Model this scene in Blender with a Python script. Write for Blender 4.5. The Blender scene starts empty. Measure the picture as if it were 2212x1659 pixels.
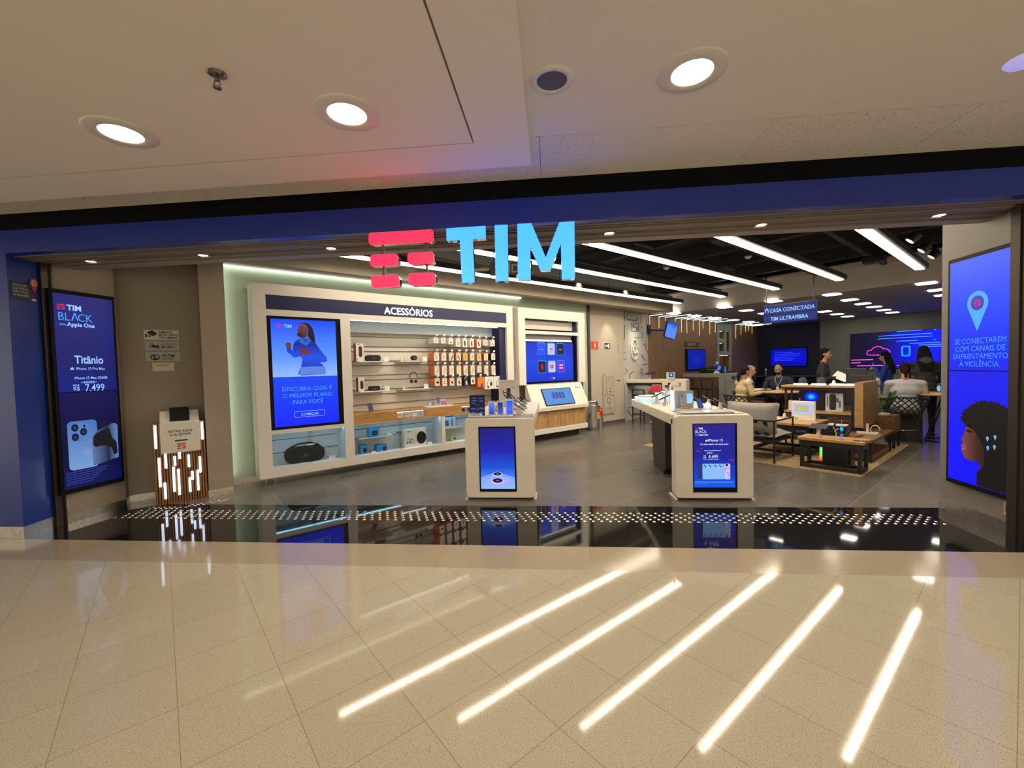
import bpy, math, random
from math import sin, cos, pi, radians, sqrt, atan2
from mathutils import Vector, Matrix, Euler
random.seed(7)
C = bpy.context.scene.collection
SC = bpy.context.scene

# ---------------------------------------------------------------- camera, world, exposure
F = 917.27
YAW, PITCH, ROLL = .0933817, .0357046, -.0256223
CAMZ = 1.6
_fwd = Vector((-sin(YAW)*cos(PITCH), cos(YAW)*cos(PITCH), -sin(PITCH)))
_rt = Vector((cos(YAW), sin(YAW), 0)); _up = _rt.cross(_fwd)
_r2 = _rt*cos(ROLL)+_up*sin(ROLL); _u2 = -_rt*sin(ROLL)+_up*cos(ROLL)
cam_d = bpy.data.cameras.new('camera'); cam = bpy.data.objects.new('camera', cam_d); C.objects.link(cam)
cam_d.sensor_fit = 'HORIZONTAL'; cam_d.sensor_width = 36.0; cam_d.lens = F*36.0/2212.0
cam_d.clip_start = .05; cam_d.clip_end = 200
m = Matrix((( _r2.x,_u2.x,-_fwd.x,0),(_r2.y,_u2.y,-_fwd.y,0),(_r2.z,_u2.z,-_fwd.z,CAMZ),(0,0,0,1)))
cam.matrix_world = m
SC.camera = cam
SC.view_settings.view_transform = 'Standard'; SC.view_settings.look = 'None'
SC.view_settings.gamma = 1.0; SC.view_settings.exposure = 0.0
SC.view_settings.use_curve_mapping = False
SC.cycles.max_bounces = 5; SC.cycles.diffuse_bounces = 3; SC.cycles.glossy_bounces = 3
SC.cycles.transmission_bounces = 2; SC.cycles.transparent_max_bounces = 8
SC.cycles.caustics_reflective = False; SC.cycles.caustics_refractive = False
SC.cycles.sample_clamp_indirect = 4.0
SC.cycles.use_denoising = True
SC.cycles.use_adaptive_sampling = True; SC.cycles.adaptive_threshold = .12; SC.cycles.adaptive_min_samples = 16
wd = bpy.data.worlds.new('mall_ambient'); SC.world = wd; wd.use_nodes = True
wd.node_tree.nodes['Background'].inputs[0].default_value = (1.0, .89, .68, 1)
wd.node_tree.nodes['Background'].inputs[1].default_value = 1.36

def light(name, kind, loc, energy, col, **kw):
    d = bpy.data.lights.new(name, kind); d.energy = energy; d.color = col
    o = bpy.data.objects.new(name, d); C.objects.link(o); o.location = loc
    for k, v in kw.items():
        if k == 'rot': o.rotation_euler = v
        elif k == 'target': o.rotation_euler = (Vector(v)-Vector(loc)).to_track_quat('-Z', 'Y').to_euler()
        else: setattr(d, k, v)
    return o
WARM = (1.0, .84, .60)
# the mall's own ceiling downlights: the ones in view, and the rows that go on behind the photographer
for _x, _y, _z, _e in ((-2.685, 2.514, 3.12, 85), (-1.189, 2.511, 3.12, 85), (.828, 2.547, 3.2, 85), (2.75, 2.69, 3.2, 85),
                   (-2.7, -.3, 3.2, 120), (0, -.6, 3.2, 120), (2.7, -.3, 3.2, 120), (-5.2, 1.0, 3.2, 85), (5.2, 1.0, 3.2, 85)):
    light('downlight_beam', 'SPOT', (_x, _y, _z), _e, WARM, spot_size=radians(150), spot_blend=1.0, shadow_soft_size=.07)

# ---------------------------------------------------------------- the shop's own frame: u runs back along the left wall, v across
AN = radians(46)
U = Vector((sin(AN), cos(AN), 0)); V = Vector((-cos(AN), sin(AN), 0))
RU = radians(44)          # rotation that makes local x = U, local y = V
RB = radians(-46)         # local x = -V, local y = U  (walls across the back)
def W(u, v, z=0.0): p = U*u+V*v; return Vector((p.x, p.y, z))

# ---------------------------------------------------------------- materials
MATS = {}
def nodes_of(mt):
    mt.use_nodes = True; nt = mt.node_tree
    return nt, nt.nodes, nt.links, nt.nodes['Principled BSDF']
def M(name, col=(.8,.8,.8), rough=.5, metal=0.0, emit=None, es=1.0, alpha=None, trans=0, coat=0, spec=None, noise=None, bump=None):
    if name in MATS: return MATS[name]
    mt = bpy.data.materials.new(name); nt, N, L, b = nodes_of(mt)
    b.inputs['Base Color'].default_value = (*col, 1); b.inputs['Roughness'].default_value = rough
    b.inputs['Metallic'].default_value = metal
    if spec is not None: b.inputs['Specular IOR Level'].default_value = spec
    if trans: b.inputs['Transmission Weight'].default_value = trans
    if coat: b.inputs['Coat Weight'].default_value = coat; b.inputs['Coat Roughness'].default_value = .08
    if emit is not None:
        b.inputs['Emission Color'].default_value = (*emit, 1); b.inputs['Emission Strength'].default_value = es
    if alpha is not None: b.inputs['Alpha'].default_value = alpha
    if noise or bump:
        tc = N.new('ShaderNodeTexCoord'); nz = N.new('ShaderNodeTexNoise')
        sc, amt = (noise or bump)[:2]
        nz.inputs['Scale'].default_value = sc; nz.inputs['Detail'].default_value = 4
        L.new(tc.outputs['Object'], nz.inputs['Vector'])
        if noise:
            cr = N.new('ShaderNodeValToRGB'); cr.color_ramp.elements[0].position = .3; cr.color_ramp.elements[1].position = .7
            cr.color_ramp.elements[0].color = (*[max(0, c*(1-amt)) for c in col], 1)
            cr.color_ramp.elements[1].color = (*[min(1, c*(1+amt)) for c in col], 1)
            L.new(nz.outputs['Fac'], cr.inputs['Fac']); L.new(cr.outputs['Color'], b.inputs['Base Color'])
        if bump:
            bp = N.new('ShaderNodeBump'); bp.inputs['Strength'].default_value = bump[1]; bp.inputs['Distance'].default_value = .004
            L.new(nz.outputs['Fac'], bp.inputs['Height']); L.new(bp.outputs['Normal'], b.inputs['Normal'])
    MATS[name] = mt; return mt
def srgb(r, g, b):
    f = lambda c: (c/255/12.92) if c/255 <= .04045 else ((c/255+.055)/1.055)**2.4
    return (f(r), f(g), f(b))
def glow(name, rgb=None, k=1.0):
    return MATS[name] if rgb is None else M(name, (.01,.01,.01), .4, emit=srgb(*rgb), es=k, spec=.2)
def grad(name, stops, axis='Z', lo=0.0, hi=1.0, k=1.0, diag=0.0):   # a picture on a display: colour runs along its local axis
    if name in MATS: return MATS[name]
    mt = bpy.data.materials.new(name); nt, N, L, b = nodes_of(mt)
    b.inputs['Base Color'].default_value = (.01,.01,.01,1); b.inputs['Roughness'].default_value = .35; b.inputs['Specular IOR Level'].default_value = .2
    tc = N.new('ShaderNodeTexCoord'); sp = N.new('ShaderNodeSeparateXYZ'); mr = N.new('ShaderNodeMapRange'); cr = N.new('ShaderNodeValToRGB')
    L.new(tc.outputs['Object'], sp.inputs[0])
    src = sp.outputs[axis]
    if diag:
        ma = N.new('ShaderNodeMath'); ma.operation = 'MULTIPLY_ADD'; L.new(sp.outputs['X'], ma.inputs[0]); ma.inputs[1].default_value = diag
        L.new(src, ma.inputs[2]); src = ma.outputs[0]
    L.new(src, mr.inputs['Value'])
    mr.inputs['From Min'].default_value = lo; mr.inputs['From Max'].default_value = hi
    e = cr.color_ramp.elements; e[0].position = stops[0][0]; e[0].color = (*srgb(*stops[0][1]), 1)
    e[1].position = stops[-1][0]; e[1].color = (*srgb(*stops[-1][1]), 1)
    for p, c in stops[1:-1]:
        x = e.new(p); x.color = (*srgb(*c), 1)
    L.new(mr.outputs[0], cr.inputs[0]); L.new(cr.outputs[0], b.inputs['Emission Color']); b.inputs['Emission Strength'].default_value = k
    MATS[name] = mt; return mt
def tiled(name, col, tile, off, rot, grout, rough, width=.003, speck=0, speck_scale=300, var=.05, bumpy=0.0, spec=.5):
    """square tiles of size `tile`, lines passing through `off`, rotated by rot, in world metres"""
    mt = bpy.data.materials.new(name); nt, N, L, b = nodes_of(mt)
    tc = N.new('ShaderNodeTexCoord'); mp = N.new('ShaderNodeMapping'); mp.vector_type = 'TEXTURE'
    mp.inputs['Rotation'].default_value = (0, 0, rot); mp.inputs['Location'].default_value = (*off, 0)
    mp.inputs['Scale'].default_value = (tile, tile, tile)
    L.new(tc.outputs['Object'], mp.inputs['Vector'])
    sp = N.new('ShaderNodeSeparateXYZ'); L.new(mp.outputs[0], sp.inputs[0])
    def frac_edge(out):
        a = N.new('ShaderNodeMath'); a.operation = 'PINGPONG'; a.inputs[1].default_value = .5; L.new(out, a.inputs[0])
        c = N.new('ShaderNodeMath'); c.operation = 'LESS_THAN'; c.inputs[1].default_value = width/tile/2; L.new(a.outputs[0], c.inputs[0]); return c.outputs[0]
    mx = N.new('ShaderNodeMath'); mx.operation = 'MAXIMUM'; L.new(frac_edge(sp.outputs['X']), mx.inputs[0]); L.new(frac_edge(sp.outputs['Y']), mx.inputs[1])
    # per tile tone
    fl = N.new('ShaderNodeVectorMath'); fl.operation = 'FLOOR'; L.new(mp.outputs[0], fl.inputs[0])
    wn = N.new('ShaderNodeTexWhiteNoise'); L.new(fl.outputs[0], wn.inputs['Vector'])
    nz = N.new('ShaderNodeTexNoise'); nz.inputs['Scale'].default_value = 2.2; nz.inputs['Detail'].default_value = 6; L.new(tc.outputs['Object'], nz.inputs['Vector'])
    ad = N.new('ShaderNodeMath'); ad.operation = 'ADD'; L.new(wn.outputs['Value'], ad.inputs[0]); L.new(nz.outputs['Fac'], ad.inputs[1])
    mr = N.new('ShaderNodeMapRange'); mr.inputs['From Min'].default_value = .3; mr.inputs['From Max'].default_value = 1.7
    mr.inputs['To Min'].default_value = 1-var; mr.inputs['To Max'].default_value = 1+var; L.new(ad.outputs[0], mr.inputs['Value'])
    cm = N.new('ShaderNodeVectorMath'); cm.operation = 'SCALE'; cm.inputs[0].default_value = col; L.new(mr.outputs[0], cm.inputs['Scale'])
    last = cm.outputs[0]
    if speck:
        s1 = N.new('ShaderNodeTexNoise'); s1.inputs['Scale'].default_value = speck_scale; s1.inputs['Detail'].default_value = 1; L.new(tc.outputs['Object'], s1.inputs['Vector'])
        cr = N.new('ShaderNodeValToRGB'); cr.color_ramp.elements[0].position = .33; cr.color_ramp.elements[1].position = .43
        cr.color_ramp.elements[0].color = (1-speck, 1-speck*1.05, 1-speck*1.15, 1); cr.color_ramp.elements[1].color = (1,1,1,1)
        L.new(s1.outputs['Fac'], cr.inputs[0])
        mm = N.new('ShaderNodeVectorMath'); mm.operation = 'MULTIPLY'; L.new(last, mm.inputs[0]); L.new(cr.outputs[0], mm.inputs[1]); last = mm.outputs[0]
    mix = N.new('ShaderNodeMix'); mix.data_type = 'RGBA'; L.new(mx.outputs[0], mix.inputs[0]); L.new(last, mix.inputs[6]); mix.inputs[7].default_value = (*grout, 1)
    L.new(mix.outputs[2], b.inputs['Base Color'])
    b.inputs['Roughness'].default_value = rough; b.inputs['Specular IOR Level'].default_value = spec
    if bumpy:
        n2 = N.new('ShaderNodeTexNoise'); n2.inputs['Scale'].default_value = 9; n2.inputs['Detail'].default_value = 3; L.new(tc.outputs['Object'], n2.inputs['Vector'])
        bp = N.new('ShaderNodeBump'); bp.inputs['Strength'].default_value = bumpy; bp.inputs['Distance'].default_value = .004; L.new(n2.outputs['Fac'], bp.inputs['Height'])
        L.new(bp.outputs[0], b.inputs['Normal'])
    MATS[name] = mt; return mt
def wood(name, c1, c2, rough=.45, scale=(2, 2, 18), dist=2.0, slat=0.0, axis=0):
    if name in MATS: return MATS[name]
    mt = bpy.data.materials.new(name); nt, N, L, b = nodes_of(mt)
    tc = N.new('ShaderNodeTexCoord'); mp = N.new('ShaderNodeMapping'); mp.inputs['Scale'].default_value = scale
    nz = N.new('ShaderNodeTexNoise'); nz.inputs['Scale'].default_value = 3; nz.inputs['Detail'].default_value = 6; nz.inputs['Distortion'].default_value = dist*.3
    cr = N.new('ShaderNodeValToRGB'); cr.color_ramp.elements[0].position = .3; cr.color_ramp.elements[1].position = .7
    cr.color_ramp.elements[0].color = (*c1, 1); cr.color_ramp.elements[1].color = (*c2, 1)
    L.new(tc.outputs['Object'], mp.inputs[0]); L.new(mp.outputs[0], nz.inputs['Vector']); L.new(nz.outputs['Fac'], cr.inputs[0]); L.new(cr.outputs[0], b.inputs['Base Color'])
    b.inputs['Roughness'].default_value = rough
    MATS[name] = mt; return mt

# ---------------------------------------------------------------- mesh builder
class MB:
    def __init__(s): s.v = []; s.f = []; s.m = []; s.sm = []; s.X = Matrix.Identity(4); s.mi = 0; s.smooth = False
    def at(s, loc=(0,0,0), rot=(0,0,0), sc=(1,1,1)):
        s.X = Matrix.LocRotScale(Vector(loc), Euler(rot), Vector(sc)); return s
    def add(s, vs, fs, smooth=None):
        n = len(s.v)
        s.v += [tuple(s.X @ Vector(p)) for p in vs]
        for f in fs: s.f.append(tuple(i+n for i in f)); s.m.append(s.mi); s.sm.append(s.smooth if smooth is None else smooth)
        return s
    def box(s, x0, x1, y0, y1, z0, z1):
        vs = [(x,y,z) for z in (z0,z1) for y in (y0,y1) for x in (x0,x1)]
        return s.add(vs, [(0,2,3,1),(4,5,7,6),(0,1,5,4),(2,6,7,3),(0,4,6,2),(1,3,7,5)], False)
    def prism(s, poly, d0, d1, plane='xz'):
        n = len(poly)
        mk = {'xz': lambda a, b, d: (a, d, b), 'xy': lambda a, b, d: (a, b, d), 'yz': lambda a, b, d: (d, a, b)}[plane]
        vs = [mk(a, b, d0) for a, b in poly]+[mk(a, b, d1) for a, b in poly]
        fs = [tuple(range(n)), tuple(range(2*n-1, n-1, -1))]+[(i, i+n, (i+1) % n+n, (i+1) % n) for i in range(n)]
        return s.add(vs, fs, False)
    def flat(s, poly, y=0.0):
        return s.add([(a, y, b) for a, b in poly], [tuple(range(len(poly)))], False)
    def rect(s, x0, x1, z0, z1, y=0.0): return s.flat([(x0,z0),(x1,z0),(x1,z1),(x0,z1)], y)
    def disc(s, cx, cz, rx, rz=None, y=0.0, n=28, a0=0, a1=2*pi):
        rz = rx if rz is None else rz
        return s.flat([(cx+rx*cos(a0+(a1-a0)*i/n), cz+rz*sin(a0+(a1-a0)*i/n)) for i in range(n)], y)
    def rrect(s, x0, x1, z0, z1, r, d0=None, d1=None, y=0.0, n=5, plane='xz'):
        p = rr(x0, x1, z0, z1, r, n)
        return s.flat(p, y) if d0 is None else s.prism(p, d0, d1, plane)
    def cyl(s, p0, p1, r0, r1=None, n=16, cap=True, smooth=True):
        r1 = r0 if r1 is None else r1
        p0 = Vector(p0); p1 = Vector(p1); d = (p1-p0).normalized()
        a = d.orthogonal().normalized(); b = d.cross(a)
        vs = [tuple(p+(a*cos(2*pi*i/n)+b*sin(2*pi*i/n))*r) for p, r in ((p0, r0), (p1, r1)) for i in range(n)]
        s.add(vs, [(i, (i+1) % n, (i+1) % n+n, i+n) for i in range(n)], smooth)
        if cap: s.add(vs, [tuple(range(n-1, -1, -1)), tuple(range(n, 2*n))], False)
        return s
    def bar(s, p0, p1, w, h=None, up=(0,0,1)):       # square bar
        h = w if h is None else h
        p0 = Vector(p0); p1 = Vector(p1); d = (p1-p0).normalized(); upv = Vector(up)
        if abs(d.dot(upv)) > .99: upv = Vector((0,1,0))
        a = d.cross(upv).normalized()*w/2; b = a.cross(d).normalized()*h/2
        vs = [tuple(p+x) for p in (p0, p1) for x in (-a-b, a-b, a+b, -a+b)]
        return s.add(vs, [(0,3,2,1),(4,5,6,7),(0,1,5,4),(1,2,6,5),(2,3,7,6),(3,0,4,7)], False)
    def tube(s, pts, r, n=8, closed=False):
        P = [Vector(p) for p in pts]; m_ = len(P); vs = []; prev = None
        for i, p in enumerate(P):
            if closed: d = P[(i+1) % m_]-P[i-1]
            else: d = P[min(i+1, m_-1)]-P[max(i-1, 0)]
            d.normalize()
            a = d.orthogonal().normalized() if prev is None else (prev-d*prev.dot(d)).normalized()
            prev = a; b = d.cross(a)
            rr_ = r[i] if isinstance(r, (list, tuple)) else r
            vs += [tuple(p+(a*cos(2*pi*k/n)+b*sin(2*pi*k/n))*rr_) for k in range(n)]
        fs = []
        for i in range(m_ if closed else m_-1):
            j = (i+1) % m_
            fs += [(i*n+k, i*n+(k+1) % n, j*n+(k+1) % n, j*n+k) for k in range(n)]
        s.add(vs, fs, True)
        if not closed: s.add(vs[:n]+vs[-n:], [tuple(range(n-1, -1, -1)), tuple(range(n, 2*n))], False)
        return s
    def lathe(s, prof, n=24, c=(0,0,0)):
        vs = [(c[0]+r*cos(2*pi*i/n), c[1]+r*sin(2*pi*i/n), c[2]+z) for r, z in prof for i in range(n)]
        fs = [(k*n+i, k*n+(i+1) % n, (k+1)*n+(i+1) % n, (k+1)*n+i) for k in range(len(prof)-1) for i in range(n)]
        return s.add(vs, fs, True)
    def ball(s, c, rx, ry=None, rz=None, n=14, rings=9):
        ry = rx if ry is None else ry; rz = rx if rz is None else rz
        vs = [(c[0], c[1], c[2]-rz)]+[(c[0]+rx*cos(t)*cos(2*pi*i/n), c[1]+ry*cos(t)*sin(2*pi*i/n), c[2]+rz*sin(t)) for t in [(-pi/2+pi*k/rings) for k in range(1, rings)] for i in range(n)]+[(c[0], c[1], c[2]+rz)]
        fs = [(0, 1+(i+1) % n, 1+i) for i in range(n)]
        for k in range(rings-2): fs += [(1+k*n+i, 1+k*n+(i+1) % n, 1+(k+1)*n+(i+1) % n, 1+(k+1)*n+i) for i in range(n)]
        t = len(vs)-1; o = 1+(rings-2)*n; fs += [(o+i, o+(i+1) % n, t) for i in range(n)]
        return s.add(vs, fs, True)
    def text(s, txt, size, x=0.0, z=0.0, y=0.0, align='CENTER', bold=0.0, depth=0.0, shear=0.0, sx=1.0, space=1.0):
        me = text_mesh(txt, size, align, bold, depth, shear, space)
        n = len(s.v)
        s.v += [tuple(s.X @ Vector((x+v.co.x*sx, y-v.co.z, z+v.co.y))) for v in me.vertices]
        for p in me.polygons: s.f.append(tuple(i+n for i in p.vertices)); s.m.append(s.mi); s.sm.append(False)
        return s
    def build(s, name, mats, parent=None, loc=None, rz=None, bevel=0.0, seg=2, sub=0, extra=None):
        me = bpy.data.meshes.new(name); me.from_pydata(s.v, [], s.f)
        mats = mats if isinstance(mats, (list, tuple)) else [mats]
        for mt in mats: me.materials.append(mt)
        me.polygons.foreach_set('material_index', s.m); me.polygons.foreach_set('use_smooth', s.sm)
        me.update()
        o = bpy.data.objects.new(name, me); C.objects.link(o)
        if parent is not None: o.parent = parent
        if loc is not None: o.location = loc
        if rz is not None: o.rotation_euler = (0, 0, rz)
        if bevel:
            b = o.modifiers.new('bevel', 'BEVEL'); b.width = bevel; b.segments = seg; b.limit_method = 'ANGLE'; b.angle_limit = radians(40)
        if sub:
            b = o.modifiers.new('sub', 'SUBSURF'); b.levels = sub; b.render_levels = sub
        return o
def rr(x0, x1, z0, z1, r, n=5):
    p = []
    for cx, cz, a in ((x1-r, z0+r, -pi/2), (x1-r, z1-r, 0), (x0+r, z1-r, pi/2), (x0+r, z0+r, pi)):
        p += [(cx+r*cos(a+pi/2*i/n), cz+r*sin(a+pi/2*i/n)) for i in range(n+1)]
    return p
_TM = {}
def text_mesh(txt, size, align='CENTER', bold=0.0, depth=0.0, shear=0.0, space=1.0):
    k = (txt, size, align, bold, depth, shear, space)
    if k in _TM: return _TM[k]
    cu = bpy.data.curves.new('lettering', 'FONT'); cu.body = txt; cu.size = size; cu.align_x = align; cu.offset = bold*size
    cu.extrude = depth; cu.shear = shear; cu.resolution_u = 3; cu.space_character = space; cu.space_line = 1.0
    ob = bpy.data.objects.new('lettering', cu)
    me = bpy.data.meshes.new_from_object(ob)
    bpy.data.objects.remove(ob); _TM[k] = me
    return me
def tag(o, label=None, cat=None, group=None, kind=None):
    if label: o['label'] = label
    if cat: o['category'] = cat
    if group: o['group'] = group
    if kind: o['kind'] = kind
    return o
def thing(name, label, cat, loc=(0,0,0), rz=0.0, group=None):
    o = bpy.data.objects.new(name, None); C.objects.link(o); o.location = loc; o.rotation_euler = (0,0,rz)
    o.empty_display_size = .1
    return tag(o, label, cat, group)
def struct(o, label=None): o['kind'] = 'structure'; return o
def copy_tree(o, parent=None):
    c = o.copy(); C.objects.link(c); c.parent = parent
    for ch in list(o.children): copy_tree(ch, c)
    return c
def box_thing(name, label, cat, mt, x0, x1, y0, y1, z0, z1, loc, rz, group=None, bevel=.003):
    b = MB().box(x0, x1, y0, y1, z0, z1)
    return tag(b.build(name, mt, None, loc, rz, bevel=bevel), label, cat, group)

# shared materials
white = M('white_laminate', (.74,.70,.64), .35)
white2 = M('warm_white_solid_surface', (.72,.65,.55), .38, noise=(3,.04))
black = M('black_plastic', (.012,.012,.014), .35)
blackm = M('black_metal', (.012,.012,.013), .5)
bezel = M('display_bezel', (.004,.004,.005), .55, spec=.15)
steel = M('brushed_steel', (.62,.58,.52), .3, 1.0, noise=(30,.15))
chrome = M('chrome', (.75,.75,.76), .12, 1.0)
greyp = M('grey_plastic', (.25,.25,.26), .5)
lightgrey = M('light_grey_plastic', (.62,.62,.62), .4)
cream = M('cream_card', (.78,.74,.66), .6)
paper = M('white_paper', (.85,.85,.83), .7)
orange = M('orange_card', (.85,.20,.04), .5)
ink = M('black_ink', (.015,.015,.018), .6)
redink = M('red_ink', (.6,.03,.03), .6)
navy = M('navy_laminate', (.012,.014,.075), .4)
glass = M('clear_glass', (.02,.03,.03), .02, alpha=.07, spec=.6)
blkh = M('black_hair', (.008,.007,.006), .85, spec=.12); M('dark_trousers', (.02,.02,.025), .8)
oak = wood('oak_laminate', (.36,.17,.045), (.55,.30,.10), .4, (1.2, 8, 8))
oak2 = wood('light_oak', (.42,.22,.08), (.62,.37,.16), .4, (1.5, 6, 6))
walnut = wood('brown_wood_veneer', (.13,.065,.03), (.24,.13,.06), .45, (1.5, 6, 6))
taupe = M('taupe_paint', (.30,.25,.19), .6)
# ================================================================ setting
def S(name, b, mt, **k): return struct(b.build(name, mt, **k))
mall_tile = tiled('beige_polished_granite', (.44,.40,.318), .4335, (0.0, 0.0), radians(45), (.25,.205,.15), .055, .0032, .45, 190, .035, .02, .33)
border = tiled('brown_speckled_granite', (.36,.30,.22), 1.3, (.3, 3.33), 0, (.2,.15,.1), .12, .002, .5, 240, .03, .02, .33)
blackstone = tiled('black_polished_granite', (.010,.010,.011), 1.2, (.35, 3.0), 0, (.03,.03,.03), .04, .002, .2, 300, .05, .008, .4)
# shop tiles: the u,v grid (lines at v = .43 + .88k, u = 4.52 + .88k)
_o = W(4.52-.88*5, .43)
shop_tile = tiled('grey_porcelain_tile', (.125,.112,.098), .88, (_o.x, _o.y), RU, (.26,.22,.18), .26, .006, 0, 100, .22, .03)
S('floor', MB().box(-12, 12, -6, 3.33, -.2, 0), mall_tile)
S('floor', MB().box(-12, 12, 3.33, 3.77, -.2, 0), border)
S('floor', MB().box(-7, 7, 3.77, 4.885, -.2, 0), blackstone)
_p = [(-6.6,4.885),(5.2,4.885),(19,16.5),(13,24),(8,24),(-8,9)]
S('floor', MB().prism(_p, -.2, 0, 'xy'), shop_tile)
# ---- mall ceiling
plaster = M('warm_white_plaster', (.82,.76,.67), .7, bump=(60,.05))
plaster2 = M('warm_white_plaster_lower', (.82,.76,.67), .7)
def acoustic():
    mt = bpy.data.materials.new('pitted_acoustic_tile'); nt, N, L, b = nodes_of(mt)
    tc = N.new('ShaderNodeTexCoord'); nz = N.new('ShaderNodeTexNoise'); nz.inputs['Scale'].default_value = 75; nz.inputs['Detail'].default_value = 2
    cr = N.new('ShaderNodeValToRGB'); cr.color_ramp.elements[0].position = .30; cr.color_ramp.elements[1].position = .36
    cr.color_ramp.elements[0].color = (.22,.2,.17,1); cr.color_ramp.elements[1].color = (.80,.74,.65,1)
    L.new(tc.outputs['Object'], nz.inputs['Vector']); L.new(nz.outputs['Fac'], cr.inputs[0]); L.new(cr.outputs[0], b.inputs['Base Color']); b.inputs['Roughness'].default_value = .8
    return mt
acou = acoustic()
def holed(b, x0, x1, y0, y1, z0, z1, hx, hy, r):
    b.box(x0,hx-r,y0,y1,z0,z1).box(hx+r,x1,y0,y1,z0,z1).box(hx-r,hx+r,y0,hy-r,z0,z1).box(hx-r,hx+r,hy+r,y1,z0,z1)
    n = 32; vs = []
    sq = []
    for i in range(n):
        a = 2*pi*i/n; m_ = max(abs(cos(a)), abs(sin(a))); sq.append((hx+r*cos(a)/m_, hy+r*sin(a)/m_))
    ci = [(hx+(r-.03)*cos(2*pi*i/n), hy+(r-.03)*sin(2*pi*i/n)) for i in range(n)]
    vs = [(x,y,z0) for x,y in sq]+[(x,y,z0) for x,y in ci]+[(x,y,z1) for x,y in ci]
    b.add(vs, [(i,(i+1)%n,(i+1)%n+n,i+n) for i in range(n)]+[(i+n,(i+1)%n+n,(i+1)%n+2*n,i+2*n) for i in range(n)], False)
    return b
S('ceiling', holed(MB(), -.30, 12, -6, 3.098, 3.25, 3.45, .828, 2.547, .16), plaster)
b = MB()
xs = [-12,-5.4,-4.2,-3.0,-1.75,-.05]
for a, c in zip(xs, xs[1:]): b.box(a+.002, c-.002, 3.104, 3.80, 3.25, 3.40)
b.box(-.048, .0, 3.104, 3.80, 3.25, 3.40)
S('ceiling', b, acou)
S('ceiling', MB().box(.35, 1.55, 3.104, 3.80, 3.25, 3.4), plaster)
b = MB(); b.box(.0, .35, 3.104, 3.80, 3.25, 3.4)
b.prism([(1.552,3.104),(2.84,3.104),(2.84,3.80),(1.552,3.80)], 3.25, 3.40, 'xy')
b.box(2.846, 4.4, 3.104, 3.80, 3.25, 3.4); b.box(4.406, 12, 3.104, 3.8, 3.25, 3.4)
S('ceiling', b, acou)
# dropped slab with its shadow gap
b = MB()
holed(b, -1.9, -.506, -6, 2.940, 3.16, 3.249, -1.189, 2.511, .16); holed(b, -12, -1.9, -6, 2.94, 3.16, 3.249, -2.685, 2.514, .16); b.box(-.4941, -.12, -6, 3.33, 3.16, 3.249); b.box(-12, -.494, 2.952, 3.33, 3.16, 3.249)
S('ceiling', b, plaster2)
S('trim_1', MB().box(-.51, -.49, -5.9, 2.95, 3.2, 3.245).box(-12, -.49, 2.935, 2.955, 3.2, 3.245), ink)
# ---- facade head
fblue = M('dark_blue_painted_fascia', (.007,.026,.27), .3, coat=.1)
fblack = M('matt_black_fascia', (.005,.005,.006), .9, spec=.08)
headgrey = M('grey_painted_shutter_housing', (.21,.17,.13), .5)
S('trim_2', MB().box(-9, 9, 3.765, 3.9, 3.094, 3.262), fblack)
b = MB(); b.box(-9, 9, 3.77, 3.86, 2.865, 3.094); b.box(-9, 9, 3.755, 3.77, 2.865, 2.885)
S('trim_3', b, fblue)
# soffit under the head: shutter housing with ribs running along the opening
b = MB()
b.box(-5.42, 4.25, 3.86, 4.22, 2.875, 3.2)
for y0, y1, z in ((3.86,3.885,2.86),(3.93,3.95,2.862),(4.0,4.07,2.858),(4.10,4.115,2.866),(4.2,4.235,2.855)): b.box(-5.42, 4.25, y0, y1, z, 2.88)
S('trim_4', b, headgrey)
S('trim_5', MB().box(-5.42, 4.25, 4.235, 4.34, 2.90, 3.2), fblack)
S('trim_6', MB().box(-5.42, 4.25, 4.34, 4.46, 2.862, 3.3), M('light_grey_inner_head', (.36,.31,.27), .5))
# ---- left corner column (blue) and left reveal
b = MB(); b.prism([(-9,3.79),(-5.386,3.79),(-5.436,4.09),(-5.6,4.3),(-9,4.3)], .12, 2.865, 'xy')
S('wall_left', b, M('deep_blue_painted_column', (.006,.030,.26), .35, coat=.1))
b = MB(); b.prism([(-9,3.782),(-5.378,3.782),(-5.428,4.088),(-5.6,4.3),(-9,4.3)], 0, .12, 'xy')
S('baseboard_left', b, steel)
b = MB(); b.box(-.04,.04,-.035,.035,0,2.865); b.box(-.02,.06,.036,.05,0,2.865)
S('trim_7', b, M('dark_bronze_guide', (.06,.05,.04), .4, .6), loc=(-5.44,4.13,0), rz=radians(-6))
jl0 = Vector((-5.41,4.17)); jl1 = Vector((-5.345,4.80))
wtaupe = M('taupe_painted_wall', (.33,.27,.20), .55, noise=(1.2,.04))
wgrey = M('grey_painted_wall', (.40,.37,.32), .6)
b = MB(); b.prism([(-5.417,4.16),(-5.349,4.80),(-5.47,4.95),(-6.2,4.95),(-6.2,4.16)], .09, 3.25, 'xy'); S('wall_left', b, wtaupe)
b = MB(); b.prism([(-5.41,4.16),(-5.34,4.80),(-5.46,4.95),(-6.2,4.95),(-6.2,4.16)], 0, .09, 'xy'); S('baseboard_left', b, steel)
def uvbox(u0,u1,v0,v1,z0,z1,b=None):
    b = b or MB(); b.prism([tuple(W(*q)[:2]) for q in ((u0,v0),(u1,v0),(u1,v1),(u0,v1))], z0, z1, 'xy'); return b
S('wall_left', uvbox(-.75,.32,7.35,7.55,.09,3.3), wtaupe)
S('baseboard_left', uvbox(-.75,.32,7.343,7.5,0,.09), steel)
S('wall_left', uvbox(.32,.60,6.9,7.6,.09,3.25), wtaupe)
S('baseboard_left', uvbox(.313,.60,6.893,7.5,0,.09), steel)
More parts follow.
